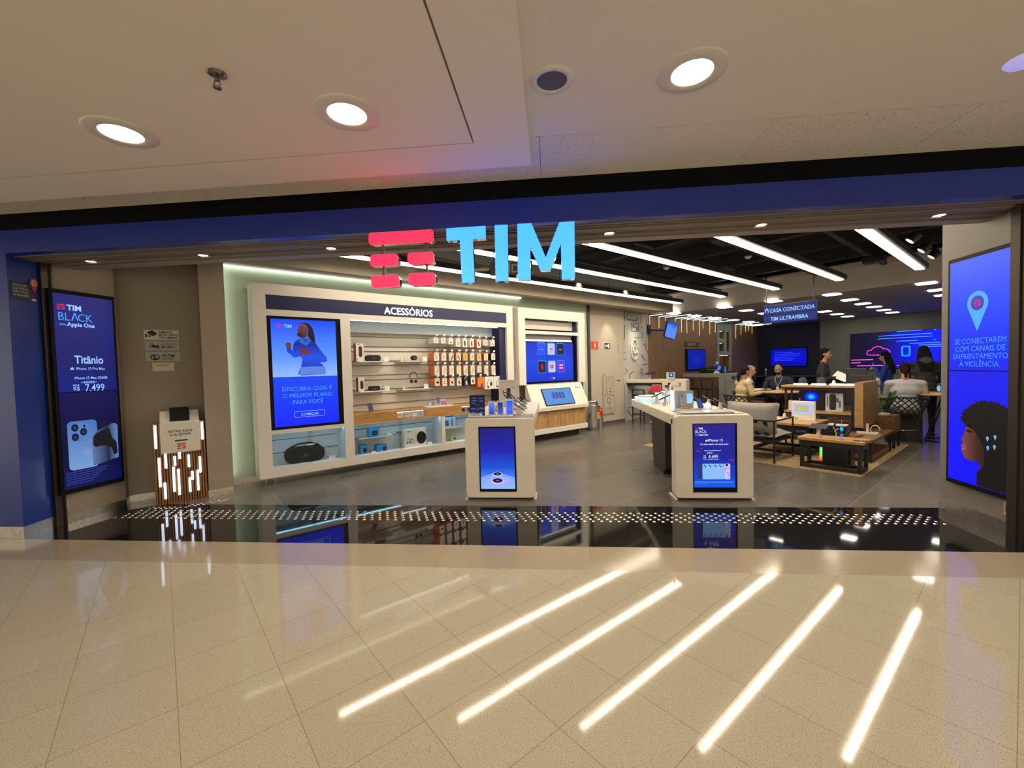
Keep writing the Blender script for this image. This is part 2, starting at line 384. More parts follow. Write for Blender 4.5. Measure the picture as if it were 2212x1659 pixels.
mint = M('pale_mint_wall', (.50,.58,.47), .6)
S('wall_left', uvbox(.60,8.45,7.40,7.6,.0,3.25), mint)
S('baseboard_left', uvbox(.60,8.45,7.385,7.40,0,.09), steel)
S('wall_left', uvbox(8.45,8.53,7.36,7.6,.0,3.25), M('dark_grey_door_frame', (.05,.05,.05), .5))
S('wall_left', uvbox(8.53,10.12,7.50,7.7,.0,3.25), M('warm_grey_wall', (.50,.45,.36), .6))
S('baseboard_left', uvbox(8.53,10.12,7.488,7.50,0,.09), M('dark_grey_skirting', (.10,.09,.08), .5))
pw = [tuple(W(*q)[:2]) for q in ((10.1,7.55),(12.03,7.96),(12.03,8.2),(10.1,8.2))]
S('wall_left', MB().prism(pw, 0, 3.25, 'xy'), M('pale_grey_feature_wall', (.56,.54,.50), .6, noise=(1.5,.05)))
def slats():
    mt = bpy.data.materials.new('vertical_wood_slats'); nt, N, L, b = nodes_of(mt)
    tc = N.new('ShaderNodeTexCoord'); sp = N.new('ShaderNodeSeparateXYZ'); L.new(tc.outputs['Object'], sp.inputs[0])
    mp = N.new('ShaderNodeMapping'); mp.inputs['Scale'].default_value = (14,14,.8); L.new(tc.outputs['Object'], mp.inputs[0])
    nz = N.new('ShaderNodeTexNoise'); nz.inputs['Scale'].default_value = 1.5; nz.inputs['Detail'].default_value = 4; L.new(mp.outputs[0], nz.inputs['Vector'])
    cr = N.new('ShaderNodeValToRGB'); cr.color_ramp.elements[0].position = .35; cr.color_ramp.elements[1].position = .65
    cr.color_ramp.elements[0].color = (.23,.13,.058,1); cr.color_ramp.elements[1].color = (.36,.21,.095,1); L.new(nz.outputs['Fac'], cr.inputs[0])
    ml = N.new('ShaderNodeMath'); ml.operation = 'MULTIPLY'; ml.inputs[1].default_value = 1/.06; L.new(sp.outputs['X'], ml.inputs[0])
    fr = N.new('ShaderNodeMath'); fr.operation = 'FRACT'; L.new(ml.outputs[0], fr.inputs[0])
    lt = N.new('ShaderNodeMath'); lt.operation = 'GREATER_THAN'; lt.inputs[1].default_value = .16; L.new(fr.outputs[0], lt.inputs[0])
    mx = N.new('ShaderNodeMix'); mx.data_type = 'RGBA'; L.new(lt.outputs[0], mx.inputs[0]); mx.inputs[6].default_value = (.05,.025,.012,1); L.new(cr.outputs[0], mx.inputs[7])
    L.new(mx.outputs[2], b.inputs['Base Color']); b.inputs['Roughness'].default_value = .5
    return mt
slatm = slats()
b = MB()
b.box(0, 4.62, 0, .25, 0, 3.25); b.box(5.84, 8.45, 0, .25, 0, 3.25)
b.box(4.62, 5.84, 0, .25, 0, 1.3); b.box(4.62, 5.84, .24, .25, 1.3, 3.25)
S('wall_left', b, slatm, loc=W(12.03,7.95), rz=RU)
S('wall_back', uvbox(20.45,20.7,5.62,8.3,0,3.3), M('navy_painted_wall', (.010,.013,.050), .55))
S('wall_back', uvbox(20.45,20.7,0,5.62,0,3.3), M('grey_green_wall', (.26,.27,.24), .6))
S('wall_right', uvbox(6.9,20.6,.25,.45,0,4.1), M('light_grey_right_wall', (.42,.40,.36), .6))
# ---- right reveal
b = MB(); b.prism([(4.095,4.884),(4.022,3.99),(5.0,3.99),(5.0,4.884)], .12, 3.25, 'xy'); S('wall_right', b, M('grey_reveal_wall', (.22,.195,.17), .5, noise=(1,.04)))
b = MB(); b.prism([(4.087,4.888),(4.012,3.985),(5.0,3.985),(5.0,4.888)], 0, .12, 'xy'); S('baseboard_right', b, steel)
b = MB(); b.box(-.035,.035,-.04,.04,0,2.865); b.box(-.05,-.036,-.01,.06,0,2.865)
S('trim_8', b, M('dark_bronze_guide'), loc=(3.965,3.975,0), rz=radians(5))
S('wall_right', MB().box(4.06, 9, 3.79, 4.0, 0, 2.865), M('deep_blue_painted_column'))
# close the block between the reveal and the shop's right wall
S('wall_right', MB().prism([(5.0,4.1),(5.2,4.1),tuple(W(7.1,.30)[:2]),tuple(W(6.9,.42)[:2])], 0, 4.1, 'xy'), M('light_grey_right_wall'))
S('wall_left', MB().prism([(-6.2,4.2),(-6.4,4.2),tuple(W(-.9,7.6)[:2]),tuple(W(-.7,7.4)[:2])], 0, 3.3, 'xy'), wtaupe)
# ---- shop ceilings: taupe soffit by the left wall, open black plenum, lowered grey ceiling at the back
soff = M('taupe_soffit', (.36,.32,.26), .6)
fr_edge = 4.36
Q = lambda u,v: tuple(W(u,v)[:2])
b = MB()
b.prism([(-6.3,4.34),(-2.9,4.34),Q(1.05,6.86),Q(5.45,6.92),Q(11.6,6.95),Q(11.6,8.3),Q(-1.2,8.3)], 3.20, 3.32, 'xy')
S('ceiling', b, soff)
b = MB(); b.prism([Q(-.35,6.90),Q(11.55,6.95),Q(11.55,6.80),Q(-.35,6.75)], 3.14, 3.62, 'xy')
S('ceiling', b, soff)
plen = M('black_painted_plenum', (.010,.010,.011), .7)
b = MB(); b.prism([(-5.6,4.3),(5.2,4.3),Q(7,.3),Q(12.5,.3),Q(12.5,8.3),Q(-1,8.3)], 4.0, 4.1, 'xy'); S('ceiling', b, plen)
S('wall_front', MB().box(-6.3, 5.2, 4.30, 4.345, 3.2, 4.1), plen)
uvb = uvbox(12.35,12.5,.3,8.3,3.66,4.1); S('ceiling', uvb, plen)
backc = M('grey_back_ceiling', (.42,.40,.375), .6)
b = MB()
b.add([W(12.0,.3,3.66)[:],W(12.0,8.3,3.66)[:],W(12.3,8.3,3.2)[:],W(12.3,.3,3.2)[:],W(12.5,.3,3.66)[:],W(12.5,8.3,3.66)[:]], [(0,1,2,3),(0,4,5,1)])
uvbox(12.3,20.6,.3,8.3,3.2,3.3,b)
S('ceiling', b, backc)
S('ceiling', uvbox(11.55,12.0,.3,8.3,3.66,3.70), backc)
# beams and ducts in the black plenum
b = MB()
for u_ in (4.2,5.6,7.0,8.4,9.8,11.2): uvbox(u_,u_+.12,.5,6.7,3.75,4.0,b)
for v_ in (.9,2.1,3.3,4.4,5.6): uvbox(3.5,12.3,v_,v_+.09,3.62,3.7,b)
S('trim_9', b, M('black_painted_joist', (.03,.03,.032), .5))
# mint glow line: LED strip tucked behind the soffit edge over the wall units
led = M('cool_green_led_line', (.5,.6,.5), .4, emit=(.93,1.0,.80), es=4.2)
o = uvbox(.64,6.2,7.345,7.365,3.172,3.195).build('led_strip', led); tag(o, 'pale green light line tucked under the ceiling above the wall units', 'light strip')
o = uvbox(.604,.618,7.30,7.34,.12,3.16).build('led_strip', led); tag(o, 'upright pale green light line behind the taupe pillar edge', 'light strip')
# ================================================================ mall ceiling fittings
lampglow = M('warm_lamp_diffuser', (1,1,1), .5, emit=(1.0,.86,.62), es=14)
canglow = M('lit_white_reflector', (.9,.85,.75), .4, emit=(1.0,.86,.60), es=.7)
trimm = M('pale_plastic_trim', (.70,.66,.60), .35)
def downlight(x, y, z, label, clear=False):
    t = thing('recessed_downlight', label, 'ceiling light', (x, y, z), 0, 'round downlights in the mall ceiling')
    r0, r1 = .19, .115
    b = MB().lathe([(r1-.003,-.006),(r1,-.010),(r1+.02,-.012),(r0-.01,-.006),(r0,0),(r0,.002)], 40); b.build('trim_ring', trimm, t)
    b = MB().lathe([(r1,-.008),(r1-.012,.035),(r1-.030,.075)], 36); b.build('reflector', canglow, t)
    b = MB(); b.add([(cos(2*pi*i/28)*(r1-.028), sin(2*pi*i/28)*(r1-.028), .070) for i in range(28)], [tuple(range(28))]); b.build('lamp', lampglow, t)
    return t
# the ceiling plate is solid; the lamps sit in shallow cans hanging 6 cm below the void, so set each can's mouth flush
def set_down(t, dz): t.location.z -= dz
for x, y, z, l in ((-2.685,2.514,3.16,'round recessed downlight at the left end of the mall ceiling slab'),
                   (-1.189,2.511,3.16,'round recessed downlight beside the shadow line of the ceiling slab, nearer the red bars'),
                   (.828,2.547,3.25,'round recessed downlight to the right of the ceiling speaker')):
    downlight(x, y, z, l)
t = thing('ceiling_speaker', 'round ceiling speaker with a white ring and dark mesh', 'speaker', (.039,2.509,3.25))
MB().lathe([(.085,-.004),(.09,-.014),(.118,-.010),(.124,0)], 40).build('trim_ring', white, t)
MB().lathe([(.0,-.012),(.012,-.010),(.03,-.012),(.06,-.007),(.086,-.006)], 32).build('speaker_mesh', M('grey_mesh', (.10,.095,.09), .6), t)
t = thing('ceiling_lamp', 'bluish round ceiling lamp cut by the right edge of the photo', 'ceiling light', (2.68,2.69,3.25))
MB().lathe([(0,-.03),(.05,-.026),(.085,-.012),(.095,0)], 32).build('lamp_dome', M('bluish_lamp_dome', (.5,.5,.8), .3, emit=(.45,.42,.95), es=.55), t)
t = thing('fire_sprinkler', 'small chrome fire sprinkler hanging from the mall ceiling slab', 'sprinkler', (-1.682,2.096,3.16))
MB().lathe([(.012,-.02),(.03,-.012),(.045,-.006),(.047,0)], 24).build('escutcheon', M('tarnished_chrome', (.25,.22,.2), .25, 1.0), t)
b = MB().cyl((0,0,0),(0,0,-.04),.010); b.tube([(-.012,0,-.035),(-.018,0,-.055),(0,0,-.075)],.003); b.tube([(.012,0,-.035),(.018,0,-.055),(0,0,-.075)],.003); b.lathe([(0,-.078),(.02,-.076),(.021,-.073),(0,-.072)],16)
b.build('sprinkler_head', M('tarnished_chrome'), t)
# small lights under the shutter head
for x, y in ((.578,4.172),(1.959,4.172),(3.469,4.172),(-.85,4.172),(-2.2,4.172),(-3.6,4.172),(-4.9,4.172)):
    t = thing('soffit_downlight', 'small round downlight under the shutter housing above the shop entrance', 'ceiling light', (x, y, 2.868), 0, 'small downlights under the entrance head')
    MB().lathe([(.0,.0),(.045,-.001)], 24).build('lamp', M('soffit_lamp', (1,1,1), .5, emit=(1.0,.78,.48), es=3.5), t)
    MB().lathe([(.045,-.002),(.06,-.006),(.065,.004)], 24).build('trim_ring', headgrey, t)
for x, y in ((-4.9,4.25),(-3.6,4.25),(-2.2,4.25),(-.85,4.25),(.6,4.25),(2.0,4.25),(3.5,4.25)):
    light('soffit_beam', 'SPOT', (x, y, 2.85), 24, WARM, spot_size=radians(80), spot_blend=.8, shadow_soft_size=.03)

# ================================================================ the hanging shop sign
signred = M('lit_red_acrylic', (.5,.01,.05), .3, emit=(1.0,.009,.028), es=4)
signblue = M('lit_sky_blue_acrylic', (.1,.4,.8), .3, emit=(.012,.112,1.0), es=4)
mirror = M('mirror_polished_steel', (.7,.7,.72), .06, 1.0)
YS = 3.70
t = thing('shop_sign', 'large hanging illuminated sign: red stacked bars and blue capitals TIM', 'sign', (-.7, YS, 2.38))
def sgn(name, poly, mt, k=.978):
    pts = [((x)*k+.7, z*k+.04-2.38) for x, z in poly]
    return pts
def bars(x0, x1, z0, z1, name, r=(.03,.03)):
    k = 3.70/3.8
    X0, X1, Z0, Z1 = x0*k+.7, x1*k+.7, 1.6+(z0-1.6)*k-2.38, 1.6+(z1-1.6)*k-2.38
    o = MB().rrect(X0, X1, Z0, Z1, .028, 0, .012).build(name, signred, t)
    MB().rrect(X0+.004, X1-.004, Z0+.004, Z1-.004, .026, .012, .09).build('edge_return', mirror, o)
bars(-1.639,-1.036,2.768,2.876,'red_bar')
bars(-1.634,-1.373,2.571,2.677,'red_bar'); bars(-1.281,-1.035,2.573,2.677,'red_bar')
bars(-1.632,-1.369,2.376,2.486,'red_bar'); bars(-1.279,-1.031,2.380,2.492,'red_bar')
LT = dict(T=[(-.916,2.88),(-.916,2.768),(-.794,2.768),(-.787,2.383),(-.671,2.383),(-.675,2.770),(-.557,2.772),(-.557,2.883)],
          I=[(-.476,2.885),(-.480,2.385),(-.365,2.384),(-.359,2.882)],
          M=[(-.273,2.884),(-.279,2.388),(-.166,2.386),(-.162,2.673),(-.078,2.464),(.013,2.462),(.107,2.690),(.109,2.380),(.224,2.378),(.229,2.877),(.097,2.877),(-.028,2.577),(-.148,2.883)])
def shrink(pts, d):
    out = []
    n = len(pts)
    for i in range(n):
        a, p, c = Vector(pts[i-1]), Vector(pts[i]), Vector(pts[(i+1) % n])
        n1 = Vector((-(p-a).y, (p-a).x)).normalized(); n2 = Vector((-(c-p).y, (c-p).x)).normalized()
        mv = (n1+n2); mv = mv/max(.35, mv.length_squared/2)*1.0
        out.append(tuple(p+mv*d))
    return out
for ch, pts in LT.items():
    k = 3.70/3.8
    pp = [(x*k+.7, 1.6+(z-1.6)*k-2.38) for x, z in pts]
    o = MB().prism(pp, 0, .012).build('letter_'+ch.lower() if False else 'letter', signblue, t, bevel=.006)
    MB().prism(shrink(pp, .003), .012, .085).build('edge_return', mirror, o)
b = MB()
for x in (-1.53,-1.12):
    X = x*3.7/3.8+.7; b.box(X-.009, X+.009, .05, .068, .02, .475)
for x in (-.73,-.42,-.22,.17):
    X = x*3.7/3.8+.7; b.box(X-.006, X+.006, .05, .062, .44, .5)
b.build('mounting_frame', M('dark_sign_frame', (.10,.08,.08), .4, .5), t)

# exit board behind the head
t = thing('exit_board', 'narrow hanging board reading SAIDA half hidden behind the blue letters', 'sign', (-.62,4.62,2.62), 0)
b = MB().box(-.02,.44,0,.012,.0,.14); b.build('board', M('grey_translucent_board', (.10,.095,.085), .4), t)
MB().rect(-.30,-.03,.05,.085,-.001).build('pale_stripe', M('dim_cream_lettering', (.55,.50,.40), .5), t)
b = MB().text('SAÍDA', .13, .21, .022, -.002, bold=.02)
b.build('lettering', M('dim_cream_lettering', (.55,.50,.40), .5), t)
MB().cyl((.02,.006,.14),(.02,.006,.6),.004).cyl((.4,.006,.14),(.4,.006,.6),.004).build('hanging_rod', blackm, t)

# ================================================================ displays at the entrance
def logo(b, x, z, s, y=0.0):        # the stacked-bar mark, s = width
    h = s*.16; r = h*.28
    b.rrect(x, x+s, z+s*.62, z+s*.62+h*1.1, r, y=y)
    for zz in (z+s*.31, z): b.rrect(x, x+s*.43, zz, zz+h*1.1, r, y=y); b.rrect(x+s*.57, x+s, zz, zz+h*1.1, r, y=y)
pale = glow('pale_blue_lettering', (160,200,255)); skyl = glow('sky_lettering', (70,165,255)); redg = glow('lit_red_mark', (215,30,60)); whiteg = glow('lit_white_lettering', (225,238,255), 1.0)
darkg = glow('dark_screen_ink', (8,8,26))
def apple(b, x, z, s, y):
    b.disc(x-s*.2, z, s*.36, s*.42, y); b.disc(x+s*.2, z, s*.36, s*.42, y); b.disc(x+s*.12, z+s*.62, s*.1, s*.2, y-.0001)
L0 = Vector((-5.361,4.117,0)); L1 = Vector((-5.295,4.750,0)); rl = atan2(L1.y-L0.y, L1.x-L0.x)
wL = (L1-L0).length; wd_, ht = wL, 2.262
off = Vector((-sin(rl), cos(rl), 0))
t = thing('video_wall', 'tall portrait screen on the left entrance wall advertising a titanium phone at 7.499', 'display', L0+Vector((0,0,.338)), rl)
MB().box(0, wd_, 0, .055, 0, ht).build('housing', bezel, t, bevel=.004)
g1 = grad('deep_blue_picture_a', [(0,(8,30,150)),(.4,(4,16,110)),(.75,(4,20,125)),(1,(6,18,110))], 'Z', .9, 2.5, .9, .35)
g2 = grad('deep_blue_picture_b', [(0,(6,14,90)),(.45,(2,4,50)),(1,(3,6,90))], 'Z', 0, 1.15, .8)
x0, x1 = .032, wd_-.03
p = MB().rect(x0, x1, 1.13, ht-.045, -.002).build('upper_screen', g1, t)
q = MB().rect(x0+.0, x1, .05, 1.12, -.002).build('lower_screen', g2, t)
# lettering
b = MB(); y = -.004
b.text('TIM', .085, .150, 2.042, y, 'LEFT', .035); b.text('Apple One', .062, .145, 1.865, y, 'LEFT', .03, sx=.95); b.text('com', .035, .075, 1.87, y, 'LEFT')
b.text('Titânio', .125, .335, 1.45, y, 'CENTER', .02, sx=.80); b.text('iPhone 15 Pro Max', .044, .345, 1.375, y, 'CENTER', .005, sx=.85); apple(b, .165, 1.388, .03, y)
b.text('iPhone 15 Max 256GB', .042, .345, 1.27, y, 'CENTER', .01, sx=.86); b.text('10.999', .05, .32, 1.215, y, 'CENTER', 0, sx=.8); b.rect(.24,.40,1.231,1.236,y)
b.text('7.499', .115, .375, 1.13, y, 'CENTER', .005, sx=.78); b.text('POR', .032, .195, 1.19, y, 'CENTER', .01); b.text('R$', .055, .195, 1.145, y, 'CENTER', .01)
b.build('white_lettering', pale, p)
b = MB(); b.text('BL', .125, .062, 1.925, y, 'LEFT', -.004, sx=.85); b.text('CK', .125, .245, 1.925, y, 'LEFT', -.004, sx=.85)
b.flat([(.185,1.93),(.2,1.93),(.222,2.0),(.24,1.93),(.25,1.93),(.228,2.015),(.215,2.015)], y)
b.build('thin_lettering', skyl, p)
b = MB(); logo(b, .062, 2.042, .072, y); b.build('red_mark', redg, p)
# the two phones on the lower half
b = MB(); b.rrect(.085,.37,.25,.80,.045,y=y); b.build('phone_back_picture', grad('pale_phone_back', [(0,(120,160,215)),(1,(70,110,180))], 'Z', .2, .8), q)
b = MB(); b.rrect(.11,.285,.56,.775,.045,y=y-.001); b.build('camera_plate_picture', glow('camera_plate_blue', (85,125,190)), q)
b = MB()
for cx, cz in ((.155,.725),(.155,.62),(.235,.67)): b.disc(cx, cz, .034, .042, y-.002)
b.disc(.245,.735,.012,.015,y-.002); b.build('camera_lens_picture', darkg, q)
b = MB()
for cx, cz in ((.155,.725),(.155,.62),(.235,.67)): b.disc(cx, cz, .018, .022, y-.003)
b.build('lens_glint_picture', glow('lens_glint', (30,50,110)), q)
b = MB(); apple(b, .255, .42, .075, y-.001); b.build('fruit_mark_picture', glow('fruit_mark_blue', (120,150,200)), q)
b = MB(); b.flat([(.315,.26),(.58,.31),(.585,.70),(.565,.725),(.52,.727),(.35,.65),(.325,.62),(.31,.56)], y-.001); b.build('phone_front_picture', grad('dark_phone_front', [(0,(90,110,160)),(.5,(30,34,60)),(1,(110,150,215))], 'X', .33, .62), q)
b = MB(); b.flat([(.322,.50),(.328,.60),(.36,.635),(.47,.685),(.50,.66),(.52,.56),(.565,.50),(.57,.36),(.53,.35),(.51,.44),(.45,.475),(.38,.48),(.35,.47)], y-.002); b.build('dark_wave_picture', glow('dark_wave', (14,14,26)), q)
b = MB()
for k in range(6): b.text('Consulte condições e regulamento completo nas lojas TIM participantes da oferta.'[:78-k*6], .020, .05, .225-k*.026, y, 'LEFT', 0, sx=.62)
b.build('small_print', glow('small_print_blue', (70,100,220)), q)
# socket below
def socket(t0, label, loc, rz, s=.09):
    t = thing('wall_socket', label, 'wall socket', loc, rz)
    MB().box(-s/2, s/2, -.012, 0, -s*.62, s*.62).build('face_plate', M('grey_socket_plate', (.42,.38,.32), .5), t, bevel=.003)
    MB().rrect(-s*.22, s*.22, -s*.28, s*.28, .006, -.016, -.011).build('outlet', black, t)
    return t
socket(None, 'wall socket under the left entrance screen', L0+Vector((.0,.045,.215))+off*.055, rl)
# blue sign with the pin on the column
ra = atan2(.3, -.05)
t = thing('safety_notice', 'dark blue notice with red map pin on the blue column', 'sign', (-5.386,3.80,2.43), ra)
MB().box(.012,.26,-.004,.012,0,.19).build('panel', M('dark_navy_notice', (.02,.02,.06), .4), t)
b = MB()
for k, s in enumerate(('AQUI É UMA','LOJA SEGURA','PARA TODAS','AS MULHERES.')): b.text(s, .030, .03, .145-k*.034, -.006, 'LEFT', .01, sx=.8)
b.rect(.205,.25,.012,.035,-.006); b.build('lettering', M('grey_lettering', (.5,.5,.5), .6), t)
b = MB(); cx, cz, r = .232, .20, .042
b.flat([(cx+r*cos(a), cz+r*1.25*sin(a)) for a in [pi*(-.15)+pi*1.3*k/16 for k in range(17)]]+[(cx, cz-.11)], -.010); b.build('red_pin', M('red_vinyl', (.45,.04,.04), .5), t)
b = MB().disc(cx, cz, .026, .032, -.012); b.build('pin_disc', M('pale_vinyl', (.6,.5,.45), .5), t)
b = MB(); logo(b, cx-.017, cz-.013, .034, -.014); b.build('bar_mark', M('red_vinyl'), t)

# right display
R0 = Vector((4.040,4.752,0)); R1 = Vector((3.974,4.031,0)); rr_ = atan2(R1.y-R0.y, R1.x-R0.x); wR = (R1-R0).length; hR = 2.255
t = thing('video_wall', 'tall portrait screen on the right entrance wall showing a woman in profile', 'display', R0+Vector((0,0,.328)), rr_)
MB().box(0, wR, 0, .055, 0, hR).build('housing', bezel, t, bevel=.004)
ub = grad('vivid_blue_picture_a', [(0,(0,10,250)),(1,(2,80,255))], 'Z', 1.1, 2.2, 1.0)
lb_ = grad('vivid_blue_picture_b', [(0,(6,4,255)),(1,(0,14,240))], 'Z', 0, 1.15, 1.0)
x0, x1 = .03, wR-.03
p = MB().rect(x0, x1, 1.145, hR-.04, -.002).build('upper_screen', ub, t)
q = MB().rect(x0, x1, .045, 1.135, -.002).build('lower_screen', lb_, t)
b = MB()
cx, cz, r = .345, 1.78, .112
b.flat([(cx+r*cos(a), cz+r*sin(a)) for a in [-pi*.17+pi*1.34*k/24 for k in range(25)]]+[(cx, cz-.265)], y); b.build('map_pin_picture', glow('sky_pin', (70,170,255)), p)
b = MB().disc(cx, cz, .07, .07, y-.001); b.build('pin_centre_picture', glow('indigo_pin_centre', (60,50,190)), p)
b = MB(); logo(b, cx-.035, cz-.028, .07, y-.002); b.build('red_mark', redg, p)
b = MB()
for k, s in enumerate(('SE CONECTAREM','COM CANAIS DE','ENFRENTAMENTO','À VIOLÊNCIA.')): b.text(s, .075, .365, 1.40-k*.073, y, 'CENTER', -.004, sx=.92)
b.build('lettering', glow('sky_text', (60,160,255)), p)
# profile portrait, flat picture on the lower screen
face = [(.245,.62),(.225,.56),(.212,.51),(.185,.475),(.19,.455),(.205,.445),(.198,.425),(.182,.405),(.192,.38),(.185,.36),(.20,.335),(.215,.30),(.25,.275),(.31,.27),(.36,.29),(.42,.20),(.55,.10),(.62,.35),(.55,.60),(.42,.70)]
b = MB().flat(face, y); b.build('face_picture', grad('dark_brown_skin_picture', [(0,(120,70,62)),(.5,(66,32,26)),(1,(16,10,14))], 'X', .2, .52, 1.0), q)
b = MB(); rnd = random.Random(3); hp = []
for k in range(60):
    a = .55+ (pi-.70)*k/59; R_ = 1+.07*rnd.random()+.03*sin(k*1.7); hp.append((.47+.30*R_*cos(a)*.95, .62+.235*R_*sin(a)))
hp = [(min(x, x1), z) for x, z in hp]
b.flat(hp+[(.24,.60),(.33,.57),(.40,.47),(.44,.38),(.43,.24),(.36,.18),(.36,.05),(x1,.05),(x1,.78),(.66,.84)], y-.001); b.build('hair_picture', glow('near_black_hair', (9,7,12)), q)
b = MB(); b.flat([(.185,.405),(.2,.412),(.235,.408),(.245,.40),(.20,.40)], y-.002); b.flat([(.19,.378),(.245,.398),(.235,.37),(.205,.358)], y-.002); b.build('lips_picture', glow('rose_lips', (165,80,95)), q)
b = MB(); b.flat([(.232,.555),(.26,.572),(.30,.565),(.315,.548),(.27,.543)], y-.002); b.flat([(.24,.61),(.29,.625),(.345,.605),(.34,.597),(.29,.612),(.245,.60)], y-.002); b.build('eye_picture', glow('dark_eye', (12,8,12)), q)
b = MB()
for cx, cz in ((.47,.52),(.545,.545),(.475,.435),(.54,.455)): 
    b.flat([(cx+.014*cos(a), cz+.016*sin(a)) for a in [-pi*.17+pi*1.34*k/10 for k in range(11)]]+[(cx, cz-.034)], y-.003)
b.build('small_pin_picture', glow('small_pins', (120,170,230)), q)
offr = Vector((-sin(rr_), cos(rr_), 0))
socket(None, 'wall socket under the right entrance screen', Vector((3.99,4.13,.235))+offr*.045, rr_, .1)
t = thing('sensor_light', 'tiny glowing blue sensor on the edge of the right entrance wall', 'sensor', (4.028,4.83,1.28), rr_)
MB().ball((0,0,0),.018,.012,.03).build('glow_lens', glow('blue_glow_lens', (90,170,255), 1.4), t)
# ================================================================ signs on the taupe wall (v = 7.35)
def plate(name, label, u0, u1, z0, z1, lines, icon=None, col=None):
    t = thing(name, label, 'sign', W(u0, 7.348, z0), RU)
    MB().box(0, u1-u0, -.006, 0, 0, z1-z0).build('plate', col or M('pale_sign_plate', (.70,.64,.50), .5), t)
    b = MB()
    for s, x, z, sz, al, bo in lines: b.text(s, sz, x, z, -.0075, al, bo, sx=.74)
    if icon: icon(b)
    b.build('black_print', ink, t)
    return t
def cam_icon(b):
    y = -.0075
    b.flat([(.03,.10),(.085,.125),(.135,.085),(.10,.045),(.045,.075)], y); b.rect(.012,.03,.03,.075,y); b.flat([(.03,.045),(.06,.035),(.08,.05),(.06,.06)], y)
def hand_icon(b):
    y = -.0075; b.disc(.085,.055,.022,.02,y); b.disc(.125,.05,.02,.018,y)
    for a in range(5): b.flat([(.085,.055),(.085+.045*cos(1.7+a*.45), .055+.045*sin(1.7+a*.45)),(.085+.045*cos(1.85+a*.45), .055+.045*sin(1.85+a*.45))], y)
    for a in range(5): b.flat([(.125,.05),(.125+.04*cos(-.9-a*.4), .05+.035*sin(-.9-a*.4)),(.125+.04*cos(-1.05-a*.4), .05+.035*sin(-1.05-a*.4))], y)
def acc_icon(b):
    y = -.0075
    n = 28
    b.add([(.095+.05*cos(2*pi*i/n), y, .052+.040*sin(2*pi*i/n)) for i in range(n)]+[(.095+.038*cos(2*pi*i/n), y, .052+.030*sin(2*pi*i/n)) for i in range(n)], [(i, (i+1) % n, (i+1) % n+n, i+n) for i in range(n)])
    b.disc(.085,.066,.016,.014,y); b.flat([(.065,.03),(.10,.05),(.125,.035),(.115,.02),(.09,.015)], y); logo(b, .165, .050, .05, y)
plate('camera_notice', 'pale notice AMBIENTE MONITORADO POR CAMERAS, topmost of the stacked notices', -.263, .098, 2.105, 2.235, [('AMBIENTE',.15,.088,.040,'LEFT',.02),('MONITORADO',.15,.052,.040,'LEFT',.02),('POR CÂMERAS',.15,.016,.040,'LEFT',.02)], cam_icon)
plate('sign_language_notice', 'grey notice with hands, EM LIBRAS, second of the stacked notices', -.258, .098, 1.965, 2.085, [('ATENDIMENTO',.165,.070,.032,'LEFT',0),('EM LIBRAS',.165,.030,.042,'LEFT',.025)], hand_icon, M('grey_sign_plate', (.45,.42,.38), .5))
plate('accessibility_notice', 'grey notice ACESSIVEL with round icon, third of the stacked notices', -.256, .100, 1.822, 1.945, [('TIM',.225,.052,.060,'LEFT',.025),('ACESSÍVEL',.165,.014,.038,'LEFT',0)], acc_icon, M('grey_sign_plate'))
plate('small_notice', 'small cream notice at the bottom of the stacked notices', -.194, .03, 1.69, 1.80, [('ESTA É UMA LOJA SEGURA',.112,.085,.018,'CENTER',.01),('PARA AS MULHERES',.112,.062,.018,'CENTER',.01)], None, M('cream_sign_plate', (.70,.62,.42), .5))

# ================================================================ queue ticket kiosk
t = thing('ticket_kiosk', 'slatted wood queue ticket kiosk with glowing white tubes and a tablet', 'kiosk', W(-.22, 6.89, 0), RU)
teak = wood('orange_teak_slat', (.20,.075,.018), (.34,.14,.035), .4, (8, 8, 1))
kw = .53
MB().box(.0, kw, .03, .30, 0, 1.02).build('cabinet', M('dark_brown_cabinet', (.03,.018,.01), .5), t)
n = 19
for k in range(n):
    x = kw*k/n
    MB().box(x+.004, x+kw/n-.006, 0, .03, .0, 1.035).build('wood_slat', teak, t)
tube_m = M('cool_white_tube', (1,1,1), .4, emit=(.62,.76,1.0), es=3.4)
sc_ = lambda a: (a-512)/660*kw            # measured on the photo's kiosk face
zc_ = lambda c: 1.0
# px measured in the crop: x -> along the face, z0,z1 heights in metres
TB = [(.028,.90,1.01,.72),(.500,.90,1.01,.78),(.05,.0,.60,.235),(.115,.0,.64,.46),(.095,.0,.28,.075),(.205,.0,.60,.48),(.185,.0,.465,.15),(.255,.0,.66,.56),(.235,.0,.43,.10),(.345,.0,.60,.44),(.375,.0,.38,.27),(.345,.0,.30,.115),(.46,.0,.56,.35),(.43,.0,.385,.12)]
for x, _, z1, z0 in TB:
    MB().cyl((x,-.006,z0),(x,-.006,z1),.0125).build('light_tube', tube_m, t)
b = MB().box(.075, .475, -.035, .0, .645, 1.02)
b.prism([(-.035,1.02),(.0,1.02),(.24,1.10),(.24,1.185),(.04,1.06)], .075, .475, 'yz')
b.box(.075,.475,.0,.24,.98,1.02)
b = MB(); b.prism([(-.035,.645),(0,.645),(.0,.98),(.24,.98),(.24,1.165),(.20,1.165),(-.035,1.03)], .075, .475, 'yz')
box_ = b.build('ticket_box', M('white_painted_box', (.72,.68,.60), .4), t, bevel=.006)
b = MB().text('RETIRE AQUI', .042, .275, .905, -.037, bold=.01); b.text('SUA SENHA', .042, .275, .862, -.037, bold=.01); b.build('lettering', ink, box_)
